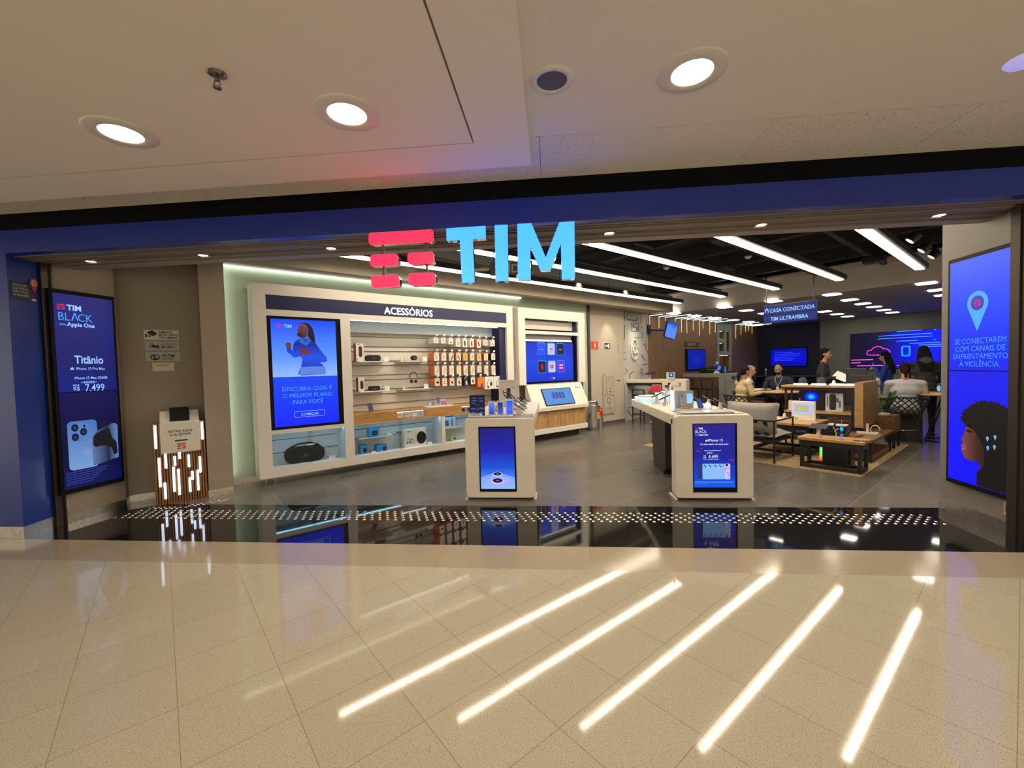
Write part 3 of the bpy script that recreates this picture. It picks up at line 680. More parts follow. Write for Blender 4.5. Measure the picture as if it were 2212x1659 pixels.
MB().rrect(.215,.345,.79,.808,.008,y=-.037).build('ticket_slot', black, box_)
b = MB(); logo(b, .235, .69, .09, -.037); b.build('red_bar_mark', M('red_print', (.55,.03,.04), .5), box_)
tb = MB(); tb.at((.275,.09,1.125),(radians(-52),0,0)); tb.rrect(-.10,.10,-.13,.13,.012,-.008,.008)
tb.build('tablet', black, t, bevel=.002)
MB().tube([(.275,-.03,1.03),(.27,-.045,1.015),(.28,-.05,.99)], .006).build('paper_stub', paper, t)

# ================================================================ tactile studs across the entrance
studm = M('polished_steel_stud', (.80,.74,.62), .22, 1.0)
sm = MB().lathe([(.0175,0),(.0165,.003),(.012,.0055),(0,.006)], 14)
s0 = sm.build('tactile_stud', studm)
pos = []
for r_ in range(5):
    y = 4.40+r_*.062
    xa, xb = -5.06+.018*r_, 3.74
    n = int((xb-xa)/.088)
    for k in range(n+1): pos.append((xa+k*.088+(.0 if r_ % 2 == 0 else .044), y))
for k in range(14):
    for j in range(3 if k > 5 else 2): pos.append((-4.95+k*.072, 4.72+.05*j+max(0, k-5)*.055))
pos = [p for p in pos if -5.3 < p[0] < 3.8 and not (p[1] > 4.9 and p[0] > -4.2)]
pos.sort(key=lambda p: (p[1]**2+p[0]**2))
for i, (x, y) in enumerate(pos[:300]):
    o = s0 if i == 0 else s0.copy()
    if i: C.objects.link(o)
    o.location = (x, y, 0); tag(o, 'small round metal tactile stud on the black threshold', 'tactile stud', 'metal tactile studs in the black entrance strip')
b = MB()
for x, y in pos[300:]:
    b.X = Matrix.Translation((x, y, 0)); b.lathe([(.0175,0),(.0165,.003),(.012,.0055),(0,.006)], 10)
o = b.build('tactile_studs', studm); tag(o, 'rows of metal tactile studs at both far ends of the black threshold', 'tactile studs', 'metal tactile studs in the black entrance strip', 'stuff')
# ================================================================ ceiling light strips in the shop
stripm = M('warm_white_led_diffuser', (1,1,1), .5, emit=(1.0,.85,.64), es=37)
thinm = M('warm_white_led_edge', (1,1,1), .5, emit=(1.0,.84,.62), es=10)
def strip(v, u0, u1, splits, label):
    t = thing('linear_pendant', label, 'ceiling light', W(u0, v, 3.26), RU, 'long parallel light bars under the black ceiling')
    L_ = u1-u0
    MB().box(0, L_, -.10, .10, .012, .10).build('housing', blackm, t)
    cuts = [0]+[s-u0 for s in splits]+[L_]
    for a, c in zip(cuts, cuts[1:]):
        MB().box(a+.015, c-.015, -.042, .042, 0, .012).build('diffuser', stripm, t)
    b = MB().box(.01, L_-.01, .068, .078, -.002, .012); b.build('edge_light', thinm, t)
    for k in range(3): MB().cyl((L_*(k+.5)/3,0,.10),(L_*(k+.5)/3,0,.72),.004,n=6).build('hanging_rod', blackm, t)
    return t
strip(6.20, 1.65, 10.9, (5.1,8.2), 'long glowing ceiling bar nearest the left wall')
strip(5.02, 2.9, 10.9, (6.5,8.9), 'long glowing ceiling bar second from the left wall')
strip(3.83, 4.1, 10.95, (6.4,8.8), 'long glowing ceiling bar third from the left wall, middle of the five')
strip(2.64, 5.0, 10.95, (7.85,8.2), 'long glowing ceiling bar with a short centre segment, fourth from the left wall')
strip(1.44, 6.2, 11.05, (8.0,), 'wide-looking glowing ceiling bar nearest the right wall')
# small black ceiling items
def spotlamp(u, v, z, label, tgt=(0,0,-1), r=.055):
    t = thing('spotlight', label, 'spotlight', W(u, v, z), RU, 'small black spotlights on the open ceiling')
    d = Vector(tgt).normalized()
    b = MB().cyl((0,0,0), tuple(d*.13), r, r*.95, 16); b.build('lamp_body', M('satin_black_metal', (.04,.04,.045), .35, .4), t)
    MB().cyl((0,0,0),(0,0,.20),.008,n=8).build('stem', blackm, t)
    b = MB(); p = d*.132; b.cyl(tuple(p), tuple(p+d*.003), r*.8, n=16); b.build('lens', M('warm_spot_lens', (1,1,1), .4, emit=(1.0,.85,.6), es=1.6), t)
    return t
for u, v, l in ((3.2,6.55,'leftmost'),(5.1,6.55,'second'),(6.7,6.55,'third'),(8.3,6.55,'fourth'),(10.6,6.75,'farthest')):
    spotlamp(u, v, 3.45, f'small black spotlight above the wall units, {l} from the entrance', (.3,.8,-.6))
    light('track_beam', 'SPOT', tuple(W(u+.05, v-.5, 3.38)), 70, (1,.90,.72), target=tuple(W(u+.1, 7.2, 1.3)), spot_size=radians(95), spot_blend=.9, shadow_soft_size=.04)
for u, v, l in ((9.2,1.25,'nearest'),(10.2,1.25,'middle'),(11.0,1.22,'farthest')):
    spotlamp(u, v, 3.55, f'round metal spotlight right of the wide ceiling bar, {l} of three', (-.2,.6,-.7), .075)
def smoke(u, v, z, label, r=.06):
    t = thing('smoke_detector', label, 'smoke detector', W(u, v, z), 0, 'white detectors on the black ceiling')
    MB().lathe([(0,-.055),(r*.5,-.05),(r*.6,-.03),(r,-.028),(r,0),(0,0)], 20).build('detector_head', lightgrey, t)
    MB().cyl((0,0,0),(0,0,3.62-z),.006,n=6).build('conduit', blackm, t)
smoke(7.6,4.6,3.50,'white smoke detector above the blue letter M')
smoke(8.1,3.3,3.50,'small white smoke detector between the third and fourth ceiling bars')
smoke(10.2,2.95,3.45,'white smoke detector over the fourth ceiling bar')
def diffuser(u, v, z, w, label):
    t = thing('air_diffuser', label, 'air vent', W(u, v, z), RU, 'square air vents on the black ceiling')
    MB().box(-w/2,w/2,-w/2,w/2,0,.03).build('frame', M('dark_grey_vent', (.06,.06,.062), .5), t)
    for k in range(5):
        q = w/2-.03-k*.045
        b = MB(); b.X = Matrix.Identity(4)
        b.box(-q,q,-q,-q+.012,-.012,0).box(-q,q,q-.012,q,-.012,0).box(-q,-q+.012,-q,q,-.012,0).box(q-.012,q,-q,q,-.012,0)
        b.build('vent_ring', M('grey_vent_ring', (.12,.12,.12), .5), t)
diffuser(6.3,4.45,3.60,.5,'square vent between the second and third ceiling bars, near the entrance')
diffuser(9.6,5.6,3.60,.5,'square vent between the first and second ceiling bars, far end')
diffuser(9.3,4.4,3.60,.5,'square vent left of the third ceiling bar, far end')
diffuser(7.2,3.2,3.60,.5,'square vent left of the fourth ceiling bar')
t = thing('projector', 'black projector hanging from the ceiling between the two right ceiling bars', 'projector', W(10.4,2.0,3.42), RU)
MB().box(-.12,.12,-.16,.16,0,.12).build('body', black, t, bevel=.01); MB().cyl((0,0,.12),(0,0,.30),.012,n=8).build('mount', blackm, t)

# ================================================================ accessories wall unit
cool_led = M('cool_white_led_line', (1,1,1), .5, emit=(.82,.95,1.0), es=7)
lay = Vector
t = thing('display_unit', 'large white accessories wall unit with a navy band reading ACESSORIOS', 'display unit', W(.92, 6.95, 0), RU)
X = lambda u: u-.92
b = MB()
def frame_with_holes(b, x0, x1, z0, z1, holes, y0, y1):
    xs = sorted({x0, x1, *[h[0] for h in holes], *[h[1] for h in holes]}); zs = sorted({z0, z1, *[h[2] for h in holes], *[h[3] for h in holes]})
    for a, c in zip(xs, xs[1:]):
        run = None
        for d, e in zip(zs, zs[1:]):
            mx_, mz_ = (a+c)/2, (d+e)/2
            hole = any(h[0] < mx_ < h[1] and h[2] < mz_ < h[3] for h in holes)
            if not hole: run = [d, e] if run is None else [run[0], e]
            if hole or e == zs[-1]:
                if run: b.box(a, c, y0, y1, run[0], run[1]); run = None
W1 = 5.62-.92
holes = [(X(1.09),X(5.455),2.545,2.755),(X(1.09),X(2.115),.795,2.455),(X(1.09),X(2.12),.235,.735),(X(2.265),X(5.455),.925,2.46),(X(2.265),X(3.87),.24,.75),(X(3.94),X(5.455),.24,.75),(X(2.265),X(5.455),.75,.925)]
frame_with_holes(b, 0, W1, .11, 2.91, holes, 0, .06)
b.box(0,.02,.06,.40,.11,2.91); b.box(W1-.02,W1,.06,.40,.11,2.91); b.box(.02,W1-.02,.06,.40,.11,.13); b.box(.02,W1-.02,.06,.40,2.89,2.91)
b.build('frame', white, t)
for x in (.10, .22): MB().cyl((X(.99)+x-.07,.16,0),(X(.99)+x-.07,.16,.11),.009,n=8).build('leg', steel, t)
MB().cyl((4.2,.16,0),(4.2,.16,.11),.009,n=8).build('leg', steel, t)
band = MB().box(X(1.09),X(5.455),.010,.022,2.545,2.755).build('header_band', navy, t)
b = MB().text('ACESSÓRIOS', .165, X(3.30), 2.585, .004, bold=.016, sx=.96); b.build('lettering', M('lit_cool_lettering', (.8,.9,.95), .4, emit=(.72,.95,1.0), es=1.5), band)
# the tall screen
s = MB().box(X(1.09),X(2.115),.012,.05,.795,2.455).build('screen_bezel', bezel, t)
yy = .009
up = MB().rect(X(1.14),X(2.04),1.565,2.415,yy).build('upper_picture', grad('sky_gradient_picture', [(0,(150,190,255)),(.35,(90,150,255)),(1,(0,70,255))], 'Z', 1.55, 2.42), s)
lo = MB().rect(X(1.14),X(2.04),.835,1.563,yy).build('lower_picture', grad('royal_blue_picture', [(0,(0,30,255)),(1,(10,70,245))], 'Z', .83, 1.57), s)
b = MB()
for k, w in enumerate(('DESCUBRA QUAL É','O MELHOR PLANO','PARA VOCÊ')): b.text(w, .088, X(1.60), 1.355-k*.10, yy-.002, sx=.92, bold=-.004)
b.build('lettering', skyl, lo)
b = MB().text('COMEÇAR', .052, X(1.615), .978, yy-.002, bold=.01)
o_ = rr(X(1.40),X(1.83),.955,1.045,.02); i_ = rr(X(1.405),X(1.825),.96,1.04,.017); n_ = len(o_)
b.add([(p[0], yy-.002, p[1]) for p in o_]+[(p[0], yy-.002, p[1]) for p in i_], [(i, (i+1) % n_, (i+1) % n_+n_, i+n_) for i in range(n_)])
b.build('button_picture', glow('light_blue_button', (150,200,255)), lo)
b = MB().text('TIM', .065, X(1.31), 2.29, yy-.002, 'LEFT', .03); b.build('lettering', glow('light_blue_button'), up)
b = MB(); logo(b, X(1.22), 2.292, .065, yy-.002); b.build('red_mark', redg, up)
# singer picture: flat shapes shown on the screen
def poly_part(name, pts, mt, par, y, ox=1.14, sx=.90, oz=1.565, sz=.85):
    return MB().flat([(X(ox+sx*a), oz+sz*c) for a, c in pts], y).build(name, mt, par)
jk = grad('blue_satin_jacket_picture', [(0,(8,30,160)),(.4,(24,80,235)),(.7,(10,34,150)),(1,(40,110,250))], 'Z', 1.6, 2.25)
poly_part('jacket_picture', [(.42,.02),(.37,.05),(.42,.17),(.45,.30),(.42,.36),(.33,.33),(.22,.44),(.215,.52),(.28,.50),(.30,.44),(.32,.56),(.36,.64),(.46,.68),(.60,.67),(.66,.60),(.74,.46),(.83,.34),(.84,.28),(.80,.25),(.72,.25),(.80,.16),(.80,.03)], jk, up, yy-.002)
poly_part('skirt_fade_picture', [(.38,.03),(.42,.17),(.80,.18),(.81,.03)], glow('fading_lilac_blue', (95,130,225)), up, yy-.0025)
poly_part('hair_picture', [(.42,.93),(.50,.955),(.58,.93),(.62,.86),(.645,.76),(.66,.62),(.62,.60),(.58,.66),(.54,.72),(.56,.84),(.50,.92)], glow('plum_hair', (28,14,34)), up, yy-.003)
poly_part('face_picture', [(.41,.90),(.46,.935),(.53,.92),(.555,.85),(.54,.78),(.52,.70),(.47,.68),(.42,.69),(.385,.715),(.375,.74),(.40,.79),(.385,.82),(.405,.85)], grad('deep_brown_face_picture', [(0,(60,24,40)),(1,(130,66,80))], 'Z', 2.13, 2.36), up, yy-.004)
poly_part('open_mouth_picture', [(.385,.735),(.405,.775),(.44,.775),(.445,.73),(.42,.71)], glow('mouth_dark', (60,8,22)), up, yy-.005)
poly_part('eye_picture', [(.425,.855),(.45,.87),(.475,.858),(.45,.85)], glow('dark_eye'), up, yy-.005)
poly_part('hand_picture', [(.215,.52),(.20,.57),(.23,.60),(.28,.585),(.29,.53),(.27,.50)], glow('brown_hand', (105,50,70)), up, yy-.004)
poly_part('hand_picture', [(.40,.44),(.42,.50),(.50,.50),(.57,.46),(.58,.40),(.50,.38),(.42,.39)], glow('brown_hand'), up, yy-.004)
poly_part('collar_picture', [(.44,.68),(.50,.60),(.56,.66),(.60,.66),(.52,.54),(.42,.60)], glow('teal_sheen', (30,110,190)), up, yy-.0045)
# slatted back panel and lit interior
slot = M('slatwall_panel', (.72,.67,.58), .45)
pan = MB().box(X(2.265),X(5.31),.40,.41,.93,2.46)
sw = pan.build('slatwall', slot, t)
for z in (2.221,2.051,1.970,1.799,1.723,1.552,1.467,1.300,1.215,1.048):
    MB().box(X(2.265),X(5.31),.385,.402,z-.0035,z+.0035).build('slat_groove', M('shadowed_aluminium_groove', (.10,.09,.085), .3, .8), sw)
MB().box(X(2.265),X(5.31),.30,.40,2.28,2.46).build('top_valance', M('pale_grey_valance', (.52,.58,.58), .5), t)
MB().box(X(2.30),X(5.27),.065,.085,2.450,2.458).build('led_line', cool_led, t)
MB().box(X(5.30),X(5.455),.06,.40,.93,2.46).build('navy_side_panel', navy, t)
MB().box(X(2.245),X(2.265),.06,.40,.24,2.46).build('inner_side_panel', slot, t)
# oak counter with lit niches
b = MB(); frame_with_holes(b, X(2.265), X(5.455), .755, .925, [(X(3.005),X(3.53),.795,.90),(X(4.31),X(4.86),.795,.90)], .0, .05)
b.box(X(2.265),X(5.455),.05,.40,.905,.925).box(X(2.265),X(5.455),.05,.40,.755,.765)
b.build('oak_counter', oak, t)
nichem = M('white_niche', (.6,.66,.70), .4)
for u0, u1 in ((3.005,3.53),(4.31,4.86)):
    o = MB().box(X(u0),X(u1),.17,.18,.795,.90).box(X(u0)-.005,X(u0),.05,.18,.795,.90).box(X(u1),X(u1)+.005,.05,.18,.795,.90).box(X(u0),X(u1),.05,.18,.788,.795).build('lit_niche', nichem, t)
    MB().box(X(u0)+.01,X(u1)-.01,.055,.065,.892,.899).build('led_line', cool_led, o)
icew = M('white_case_interior', (.78,.84,.86), .45)
for u0, u1, z1 in ((1.09,2.12,.735),(2.265,3.87,.75),(3.94,5.455,.75)):
    o = MB().box(X(u0),X(u1),.38,.39,.13,z1).box(X(u0)-.004,X(u0),.06,.39,.13,z1).box(X(u1),X(u1)+.004,.06,.39,.13,z1).box(X(u0),X(u1),.06,.38,.225,.235).build('case_interior', icew, t)
    for z in ((.60,.40) if u0 < 2 else (.63,.47)): MB().box(X(u0)+.06,X(u1)-.02,.372,.381,z-.004,z+.004).build('slat_groove', M('shadowed_aluminium_groove'), o)
    MB().box(X(u0)+.01,X(u1)-.01,.065,.085,z1-.003,z1-.0005).build('led_line', M('ice_blue_led_line', (1,1,1), .5, emit=(.30,.72,1.0), es=14), o)
    xm = X((u0+u1)/2)
    for a, c, yg in ((X(u0),xm+.03,.012),(xm-.03,X(u1),.022)): MB().box(a,c,yg,yg+.004,.24,z1).build('glass_door', glass, t)
# ------- goods on the unit
def slab(name, label, mt, u0, u1, z, depth=.24, th=.018):
    t = thing(name, label, 'shelf', W(u0, 7.10, z), RU, 'white slat shelves with speakers and headphones')
    MB().box(0,u1-u0,-.02,depth,-th,0).build('shelf_board', mt, t, bevel=.003); MB().box(0,u1-u0,depth-.01,depth,-.06,-th).build('bracket', mt, t); return t
slab('slat_shelf', 'upper left white shelf holding a black speaker and its tall box', white, 2.42, 2.93, 1.79)
slab('slat_shelf', 'upper right white shelf holding a small square speaker', white, 3.16, 3.68, 1.79)
slab('slat_shelf', 'lower left white shelf holding a small black speaker and box', white, 2.43, 2.93, 1.285)
slab('slat_shelf', 'lower right white shelf holding the black headphones', white, 3.18, 3.74, 1.285)
def carton(name, label, u, v, z, w, d, h, front, side, rz=0, cat='box', group=None, pics=()):
    t = thing(name, label, cat, W(u, v, z), RU+rz, group)
    b = MB(); b.mi = 0; b.box(0,w,0,d,0,h); b.m = [1 if i in (0,1,4,5) else 0 for i in range(6)]; b.m = [1,1,0,1,1,1]
    b.build('carton', [front, side], t, bevel=.0015)
    for nm, fn, mt in pics:
        q = MB(); fn(q); q.build(nm, mt, t)
    return t
rust = M('rust_brown_card', (.30,.06,.03), .5); dkbrown = M('dark_brown_card', (.05,.02,.015), .5)
bluebox = M('bright_blue_card', (.03,.28,.62), .45); blkpic = M('printed_black', (.02,.02,.025), .4); orpic = M('printed_orange', (.85,.22,.05), .5)
carton('speaker_box', 'tall white and rust box beside the black speaker on the upper shelf', 2.40,7.12,1.79,.13,.12,.30, cream, rust, .0, pics=[('speaker_picture', lambda q: q.rrect(.045,.10,.07,.25,.026,y=-.002), blkpic),('orange_mark', lambda q: q.rect(.015,.03,.02,.045,-.002), orpic),('lettering', lambda q: q.rect(.02,.06,.275,.282,-.002), ink)])
carton('speaker_box', 'smaller white and dark brown box on the lower shelf', 2.415,7.12,1.285,.105,.10,.235, cream, dkbrown, pics=[('speaker_picture', lambda q: q.rrect(.035,.085,.04,.18,.024,y=-.002), blkpic),('orange_mark', lambda q: q.rect(.02,.04,.20,.215,-.002), orpic)])
def speaker(label, u, z, w, h, bevel, v=7.14):
    t = thing('portable_speaker', label, 'speaker', W(u, v, z), RU)
    b = MB(); b.rrect(0,w,0,h,h*.42,0,h*.9); b.build('speaker_body', M('black_fabric_mesh', (.012,.012,.013), .8), t, bevel=.006)
    MB().text('JBL', h*.22, w/2, h*.42, -.008, bold=.02).build('lettering', greyp, t)
speaker('long black portable speaker on the upper left shelf', 2.58, 1.79, .25, .105, 0)
speaker('short black portable speaker on the lower left shelf', 2.61, 1.285, .19, .082, 0)
speaker('small square black clip speaker on the upper right shelf', 3.41, 1.805, .10, .083, 0)
def pricetag(u, v, z, w, h, label):
    t = thing('price_tag', label, 'price tag', W(u, v, z), RU, 'white price cards on the accessories unit')
    MB().at((0,0,0),(radians(-12),0,0)).box(0,w,-.001,.001,0,h).build('card', paper, t)
    b = MB().at((0,0,0),(radians(-12),0,0)); b.rect(w*.15,w*.7,h*.7,h*.76,-.0016); b.rect(w*.15,w*.85,h*.45,h*.5,-.0016); b.build('lettering', M('grey_print', (.35,.35,.35), .6), t)
pricetag(2.87,7.12,1.79,.09,.07,'white price card on the upper left shelf'); pricetag(3.61,7.12,1.79,.09,.075,'white price card on the upper right shelf')
pricetag(2.87,7.12,1.285,.09,.07,'white price card on the lower left shelf'); pricetag(3.62,7.12,1.285,.09,.08,'white price card on the lower right shelf')
def coil(u, v, z, label, s=1.0):
    t = thing('security_puck', label, 'security sensor', W(u, v, z), RU, 'white security pucks with curled cords')
    MB().lathe([(.0,.05*s),(.016*s,.048*s),(.028*s,.02*s),(.03*s,0)],16).build('puck', lightgrey, t)
    MB().tube([(.03*s*cos(a)+.02*s*a*.35+.02, -.02+.012*sin(a*2), .006+.02*abs(sin(a))) for a in [k*.5 for k in range(15)]], .0025, 6).build('cord', white, t)
coil(3.19,7.12,1.79,'white security puck on the upper right shelf'); coil(3.22,7.12,1.285,'white security puck on the lower right shelf')
t = thing('headphones', 'black headphones on a thin stand on the lower right shelf', 'headphones', W(3.42,7.13,1.285), RU)
MB().tube([(.07*cos(a), 0, .225+.075*sin(a)) for a in [pi*(-.12)+pi*1.24*k/18 for k in range(19)]], .0075).build('headband', black, t)
for sx in (-1,1): MB().at((sx*.043,0,.135),(0,radians(90+sx*18),0)).lathe([(0,-.02),(.028,-.018),(.033,0),(.028,.018),(0,.02)],18).build('ear_cup', black, t)
MB().cyl((0,0,0),(0,0,.30),.003,n=8).lathe([(.035,0),(.035,.005),(0,.006)],18).build('stand', steel, t)

# packs hanging on hooks, four rows of nine
wht = M('white_blister_card', (.76,.71,.63), .45); tan = M('tan_card_side', (.50,.33,.22), .5); greyc = M('grey_card', (.42,.40,.38), .5); yel = M('yellow_card', (.72,.50,.18), .5); grn = M('dark_green_card', (.02,.12,.05), .5); blkc = M('black_card', (.02,.02,.022), .4)
hookm = M('clear_hook_plastic', (.6,.6,.6), .3)
colu = [3.80,3.955,4.115,4.275,4.43,4.59,4.755,4.92,5.10]
rows = [('top',2.235,[.105,.105,.12,.165,.17,.17,.17,.12,.13]),('second',1.955,[.15]*6+[.15,.14,.13]),('third',1.712,[.18,.18,.18,.17,.19,.19,.14,.17,.19]),('bottom',1.478,[.14,.15,.15,.16,.17,.14,.19,0,0])]
sides = {('top',6):orange,('second',0):orange,('second',1):tan,('second',2):tan,('second',3):orange,('second',4):tan,('second',5):tan,('second',7):redink,('second',8):blkc,
 ('third',0):orange,('third',1):tan,('third',2):tan,('third',3):tan,('third',4):orange,('third',5):tan,('third',7):tan,('third',8):tan,('bottom',0):orange,('bottom',1):orange,('bottom',2):orange,('bottom',3):greyc,('bottom',4):blkc,('bottom',5):grn,('bottom',6):orange}
fronts = {('second',4):yel,('second',6):yel,('bottom',4):blkc,('bottom',6):orange,('bottom',5):wht}
ords = ['first','second','third','fourth','fifth','sixth','seventh','eighth','ninth']
def pic_for(r, c, w, h):
    y = -.0018
    def f(q):
        if (r, c) in (('top',4),('top',5)): q.rrect(w*.32,w*.62,h*.15,h*.72,.004,y=y)
        elif (r, c) == ('top',6): q.flat([(w*.2,h*.75),(w*.55,h*.65),(w*.75,h*.2),(w*.4,h*.28)], y)
        elif r == 'top' and c in (2,8): q.rrect(w*.35,w*.5,h*.2,h*.5,.003,y=y); q.rrect(w*.6,w*.7,h*.2,h*.38,.003,y=y)
        elif r == 'second' and c == 2: q.flat([(w*.35,h*.12),(w*.75,h*.7),(w*.9,h*.6),(w*.5,h*.05)], y)
        elif r == 'second' and c == 3: q.flat([(w*.2,h*.65),(w*.35,h*.72),(w*.8,h*.2),(w*.65,h*.12)], y)
        elif r == 'third': q.flat([(w*.30,h*.2),(w*.34,h*.18),(w*.62,h*.72),(w*.58,h*.75)], y); q.flat([(w*.55,h*.2),(w*.59,h*.18),(w*.85,h*.68),(w*.81,h*.7)], y)
        elif r == 'bottom' and c == 0: q.disc(w*.55,h*.45,w*.32,h*.16,y)
        elif r == 'bottom' and c in (2,3,5): q.disc(w*.45,h*.45,w*.16,h*.16,y); q.disc(w*.65,h*.28,w*.1,h*.12,y)
        elif r == 'bottom' and c == 6: q.flat([(w*.45,0),(w*.7,0),(w*.75,h*.35),(w*.6,h*.4)], y)
        elif r == 'bottom' and c == 4: q.rrect(w*.4,w*.75,h*.12,h*.6,.01,y=y)
        else: q.rect(w*.3,w*.7,h*.3,h*.36,y); q.rect(w*.4,w*.6,h*.5,h*.62,y)
    return f
names_side = {id(orange):'orange sided',id(tan):'tan sided',id(greyc):'grey sided',id(blkc):'black sided',id(grn):'green sided',id(redink):'red sided'}
for ri, (rn, zt, hs) in enumerate(rows):
    for ci in range(9):
        h = hs[ci]
        if not h and ci >= 7: h = 0
        u = colu[ci]; 
        zz = zt-(.012 if ci > 5 else 0)
        # the hook, with a price flag on its tip
        t = thing('display_hook', f'display hook with a white price flag, {rn} row, {ords[ci]} from the left', 'hook', W(u+.055, 7.34, zz+.012), RU, f'hooks of the {rn} row')
        MB().tube([(0,0,0),(0,-.30,0),(0,-.33,.012)], .0028, 6).tube([(0,0,.022),(0,-.29,.022)], .0022, 6).build('prong', steel, t)
        MB().box(-.022,.022,-.335,-.331,-.002,.032).build('price_flag', paper, t)
        if h:
            side = sides.get((rn,ci), greyc if rn != 'top' else cream); fr = fronts.get((rn,ci), wht)
            w = .10 if not (rn == 'bottom' and ci == 6) else .15
            sd = names_side.get(id(side), 'white')
            t = thing('accessory_pack', f'{sd} accessory pack at the front of its hook, {rn} row, {ords[ci]} from the left', 'package', W(u, 7.035, zz-h-.02), RU, f'accessory packs of the {rn} row')
            b = MB(); b.box(0,w,0,.045,0,h); b.m = [1,1,0,1,1,1]; b.build('carton', [fr, side], t)
            MB().rect(w*.35,w*.65,h,h+.022,.002).build('hang_tab', M('clear_tab', (.6,.6,.6), .3), t)
            q = MB(); pic_for(rn, ci, w, h)(q); q.build('picture', blkpic if not (rn == 'bottom' and ci == 4) else wht, t)
            q = MB(); q.rect(w*.1,w*.5,h*.88,h*.92,-.0018); q.build('lettering', greyp if fr is not blkc else wht, t)
            first = None
            for k in range(3):
                if first is None:
                    first = MB().box(0,w,0,.05,0,h); o = first.build('accessory_pack', side); first = o
                else: o = first.copy(); C.objects.link(o)
                o.location = W(u, 7.088+k*.062, zz-h-.02); o.rotation_euler = (0,0,RU)
                tag(o, f'{sd} accessory pack hanging behind the front one, {rn} row, {ords[ci]} hook from the left', 'package', f'packs behind the front one, {rn} row hook {ci+1}')
for k, (u, l) in enumerate(((4.925,'left'),(5.155,'right'))):
    t = thing('headphone_box', f'white square headphone box hanging at the bottom right, the {l} one', 'box', W(u, 7.03, 1.20), RU)
    MB().box(0,.215,0,.06,0,.255).build('carton', M('bright_white_card', (.86,.84,.78), .4), t)
    q = MB().tube([(.05,-.003,.06),(.06,-.003,.14),(.10,-.003,.20),(.13,-.003,.21),(.155,-.003,.17),(.16,-.003,.12)], .0035, 6)
    q.disc(.15,.105,.028,.042,-.006); q.disc(.075,.048,.024,.02,-.006); q.build('headphone_picture', blkpic, t)
for s_, u, z in (('left',2.5,0),):
    pass
# shelf below the packs (thin clear ledge)
tag(box_thing('glass_ledge', 'thin clear ledge below the hanging packs', 'ledge', M('clear_acrylic', (.9,.92,1), .1, alpha=.35), 0, 1.5, 0, .22, 0, .008, W(3.80,7.12,1.215), RU), None)
# goods on the counter
def phone_on_stand(label, loc, rz, tilt=-50, screen='blue', h=.15, w=.075, stand_h=.09, lean=0, group=None, standmat=None):
    t = thing('phone_on_stand', label, 'phone', loc, rz, group)
    MB().prism([(-.02,0),(.03,0),(.045,stand_h*.6),(.035,stand_h),(.01,stand_h),(.012,stand_h*.5)], -.022, .022, 'yz').build('stand', standmat or white, t, bevel=.004)
    bd = MB().at((0,.01,stand_h),(radians(tilt),0,radians(lean))); bd.rrect(-w/2,w/2,-h*.4,h*.6,.010,-.004,.004); ph = bd.build('phone_body', black, t)
    sc2 = MB().at((0,.01,stand_h),(radians(tilt),0,radians(lean))); sc2.rrect(-w/2+.004,w/2-.004,-h*.4+.005,h*.6-.005,.008,y=-.0045)
    mt = {'blue': glow('phone_screen_blue', (40,70,150)), 'dark': glow('phone_screen_dark', (20,26,60)), 'lilac': glow('phone_screen_lilac', (90,110,200))}[screen]
    sc2.build('phone_screen', mt, ph)
    MB().tube([(0,.02,stand_h*.8),(.03,.05,stand_h*.4),(.05,.04,.01),(.02,.06,.004)], .0025, 6).build('security_cord', black, t)
    return t
t = phone_on_stand('phone on a small wooden stand at the left of the oak counter', W(2.585,7.05,.925), RU, -38, 'dark', .15,.08,.085, standmat=oak2)
t = thing('demo_tray', 'white rounded tray with an open folding phone and pink figure on the counter', 'display tray', W(3.62,7.0,.925), RU)
MB().rrect(0,.56,0,.24,.05,0,.022,plane='xy').build('tray', white, t, bevel=.005)
MB().at((.27,.10,.10),(radians(-35),radians(25),0)).box(-.035,.035,-.004,.004,-.07,.09).build('phone_body', M('indigo_screen', (.02,.02,.10), .3, emit=(.02,.02,.16), es=.8), t)
MB().box(.33,.42,.10,.11,.022,.10).build('small_card', greyp, t)
MB().ball((.45,.10,.05),.03,.02,.035).ball((.43,.10,.075),.018).build('pink_figure', M('pink_print', (.75,.18,.40), .5), t)
MB().disc(.07,.06,.028,.028,.045).build('blue_sticker', glow('blue_sticker', (140,200,255)), t)
MB().tube([(.14,.04,.03),(.18,.02,.05),(.25,.03,.05),(.28,.08,.06)], .004).build('cord', white, t)
tag(box_thing('display_card', 'blank cream card standing behind the tray on the counter', 'card', cream, 0,.22,0,.004,0,.13, W(3.88,7.22,.925), RU), None)
for u, w, l in ((3.022,.115,'left'),(3.165,.11,'middle')):
    carton('charger_box', f'small white box with printed sockets in the lit niche, {l} one', u, 7.0, .797, w, .08, .075, M('white_blister_card'), M('white_blister_card'), pics=[('socket_picture', lambda q: q.rect(.05,.054,.04,.052,-.002).rect(.068,.072,.04,.052,-.002), greyp)])
pricetag(3.31,7.0,.797,.085,.055,'white price card in the lit niche of the oak counter')
for k, (du, w) in enumerate(((0,.075),(.085,.05),(.145,.06))):
    carton('charger_box', f'dark small box in the right lit niche, {ords[k]} from the left', 4.33+du, 7.0, .797, w, .06, .07, M('printed_black') if k != 1 else greyc, greyc)
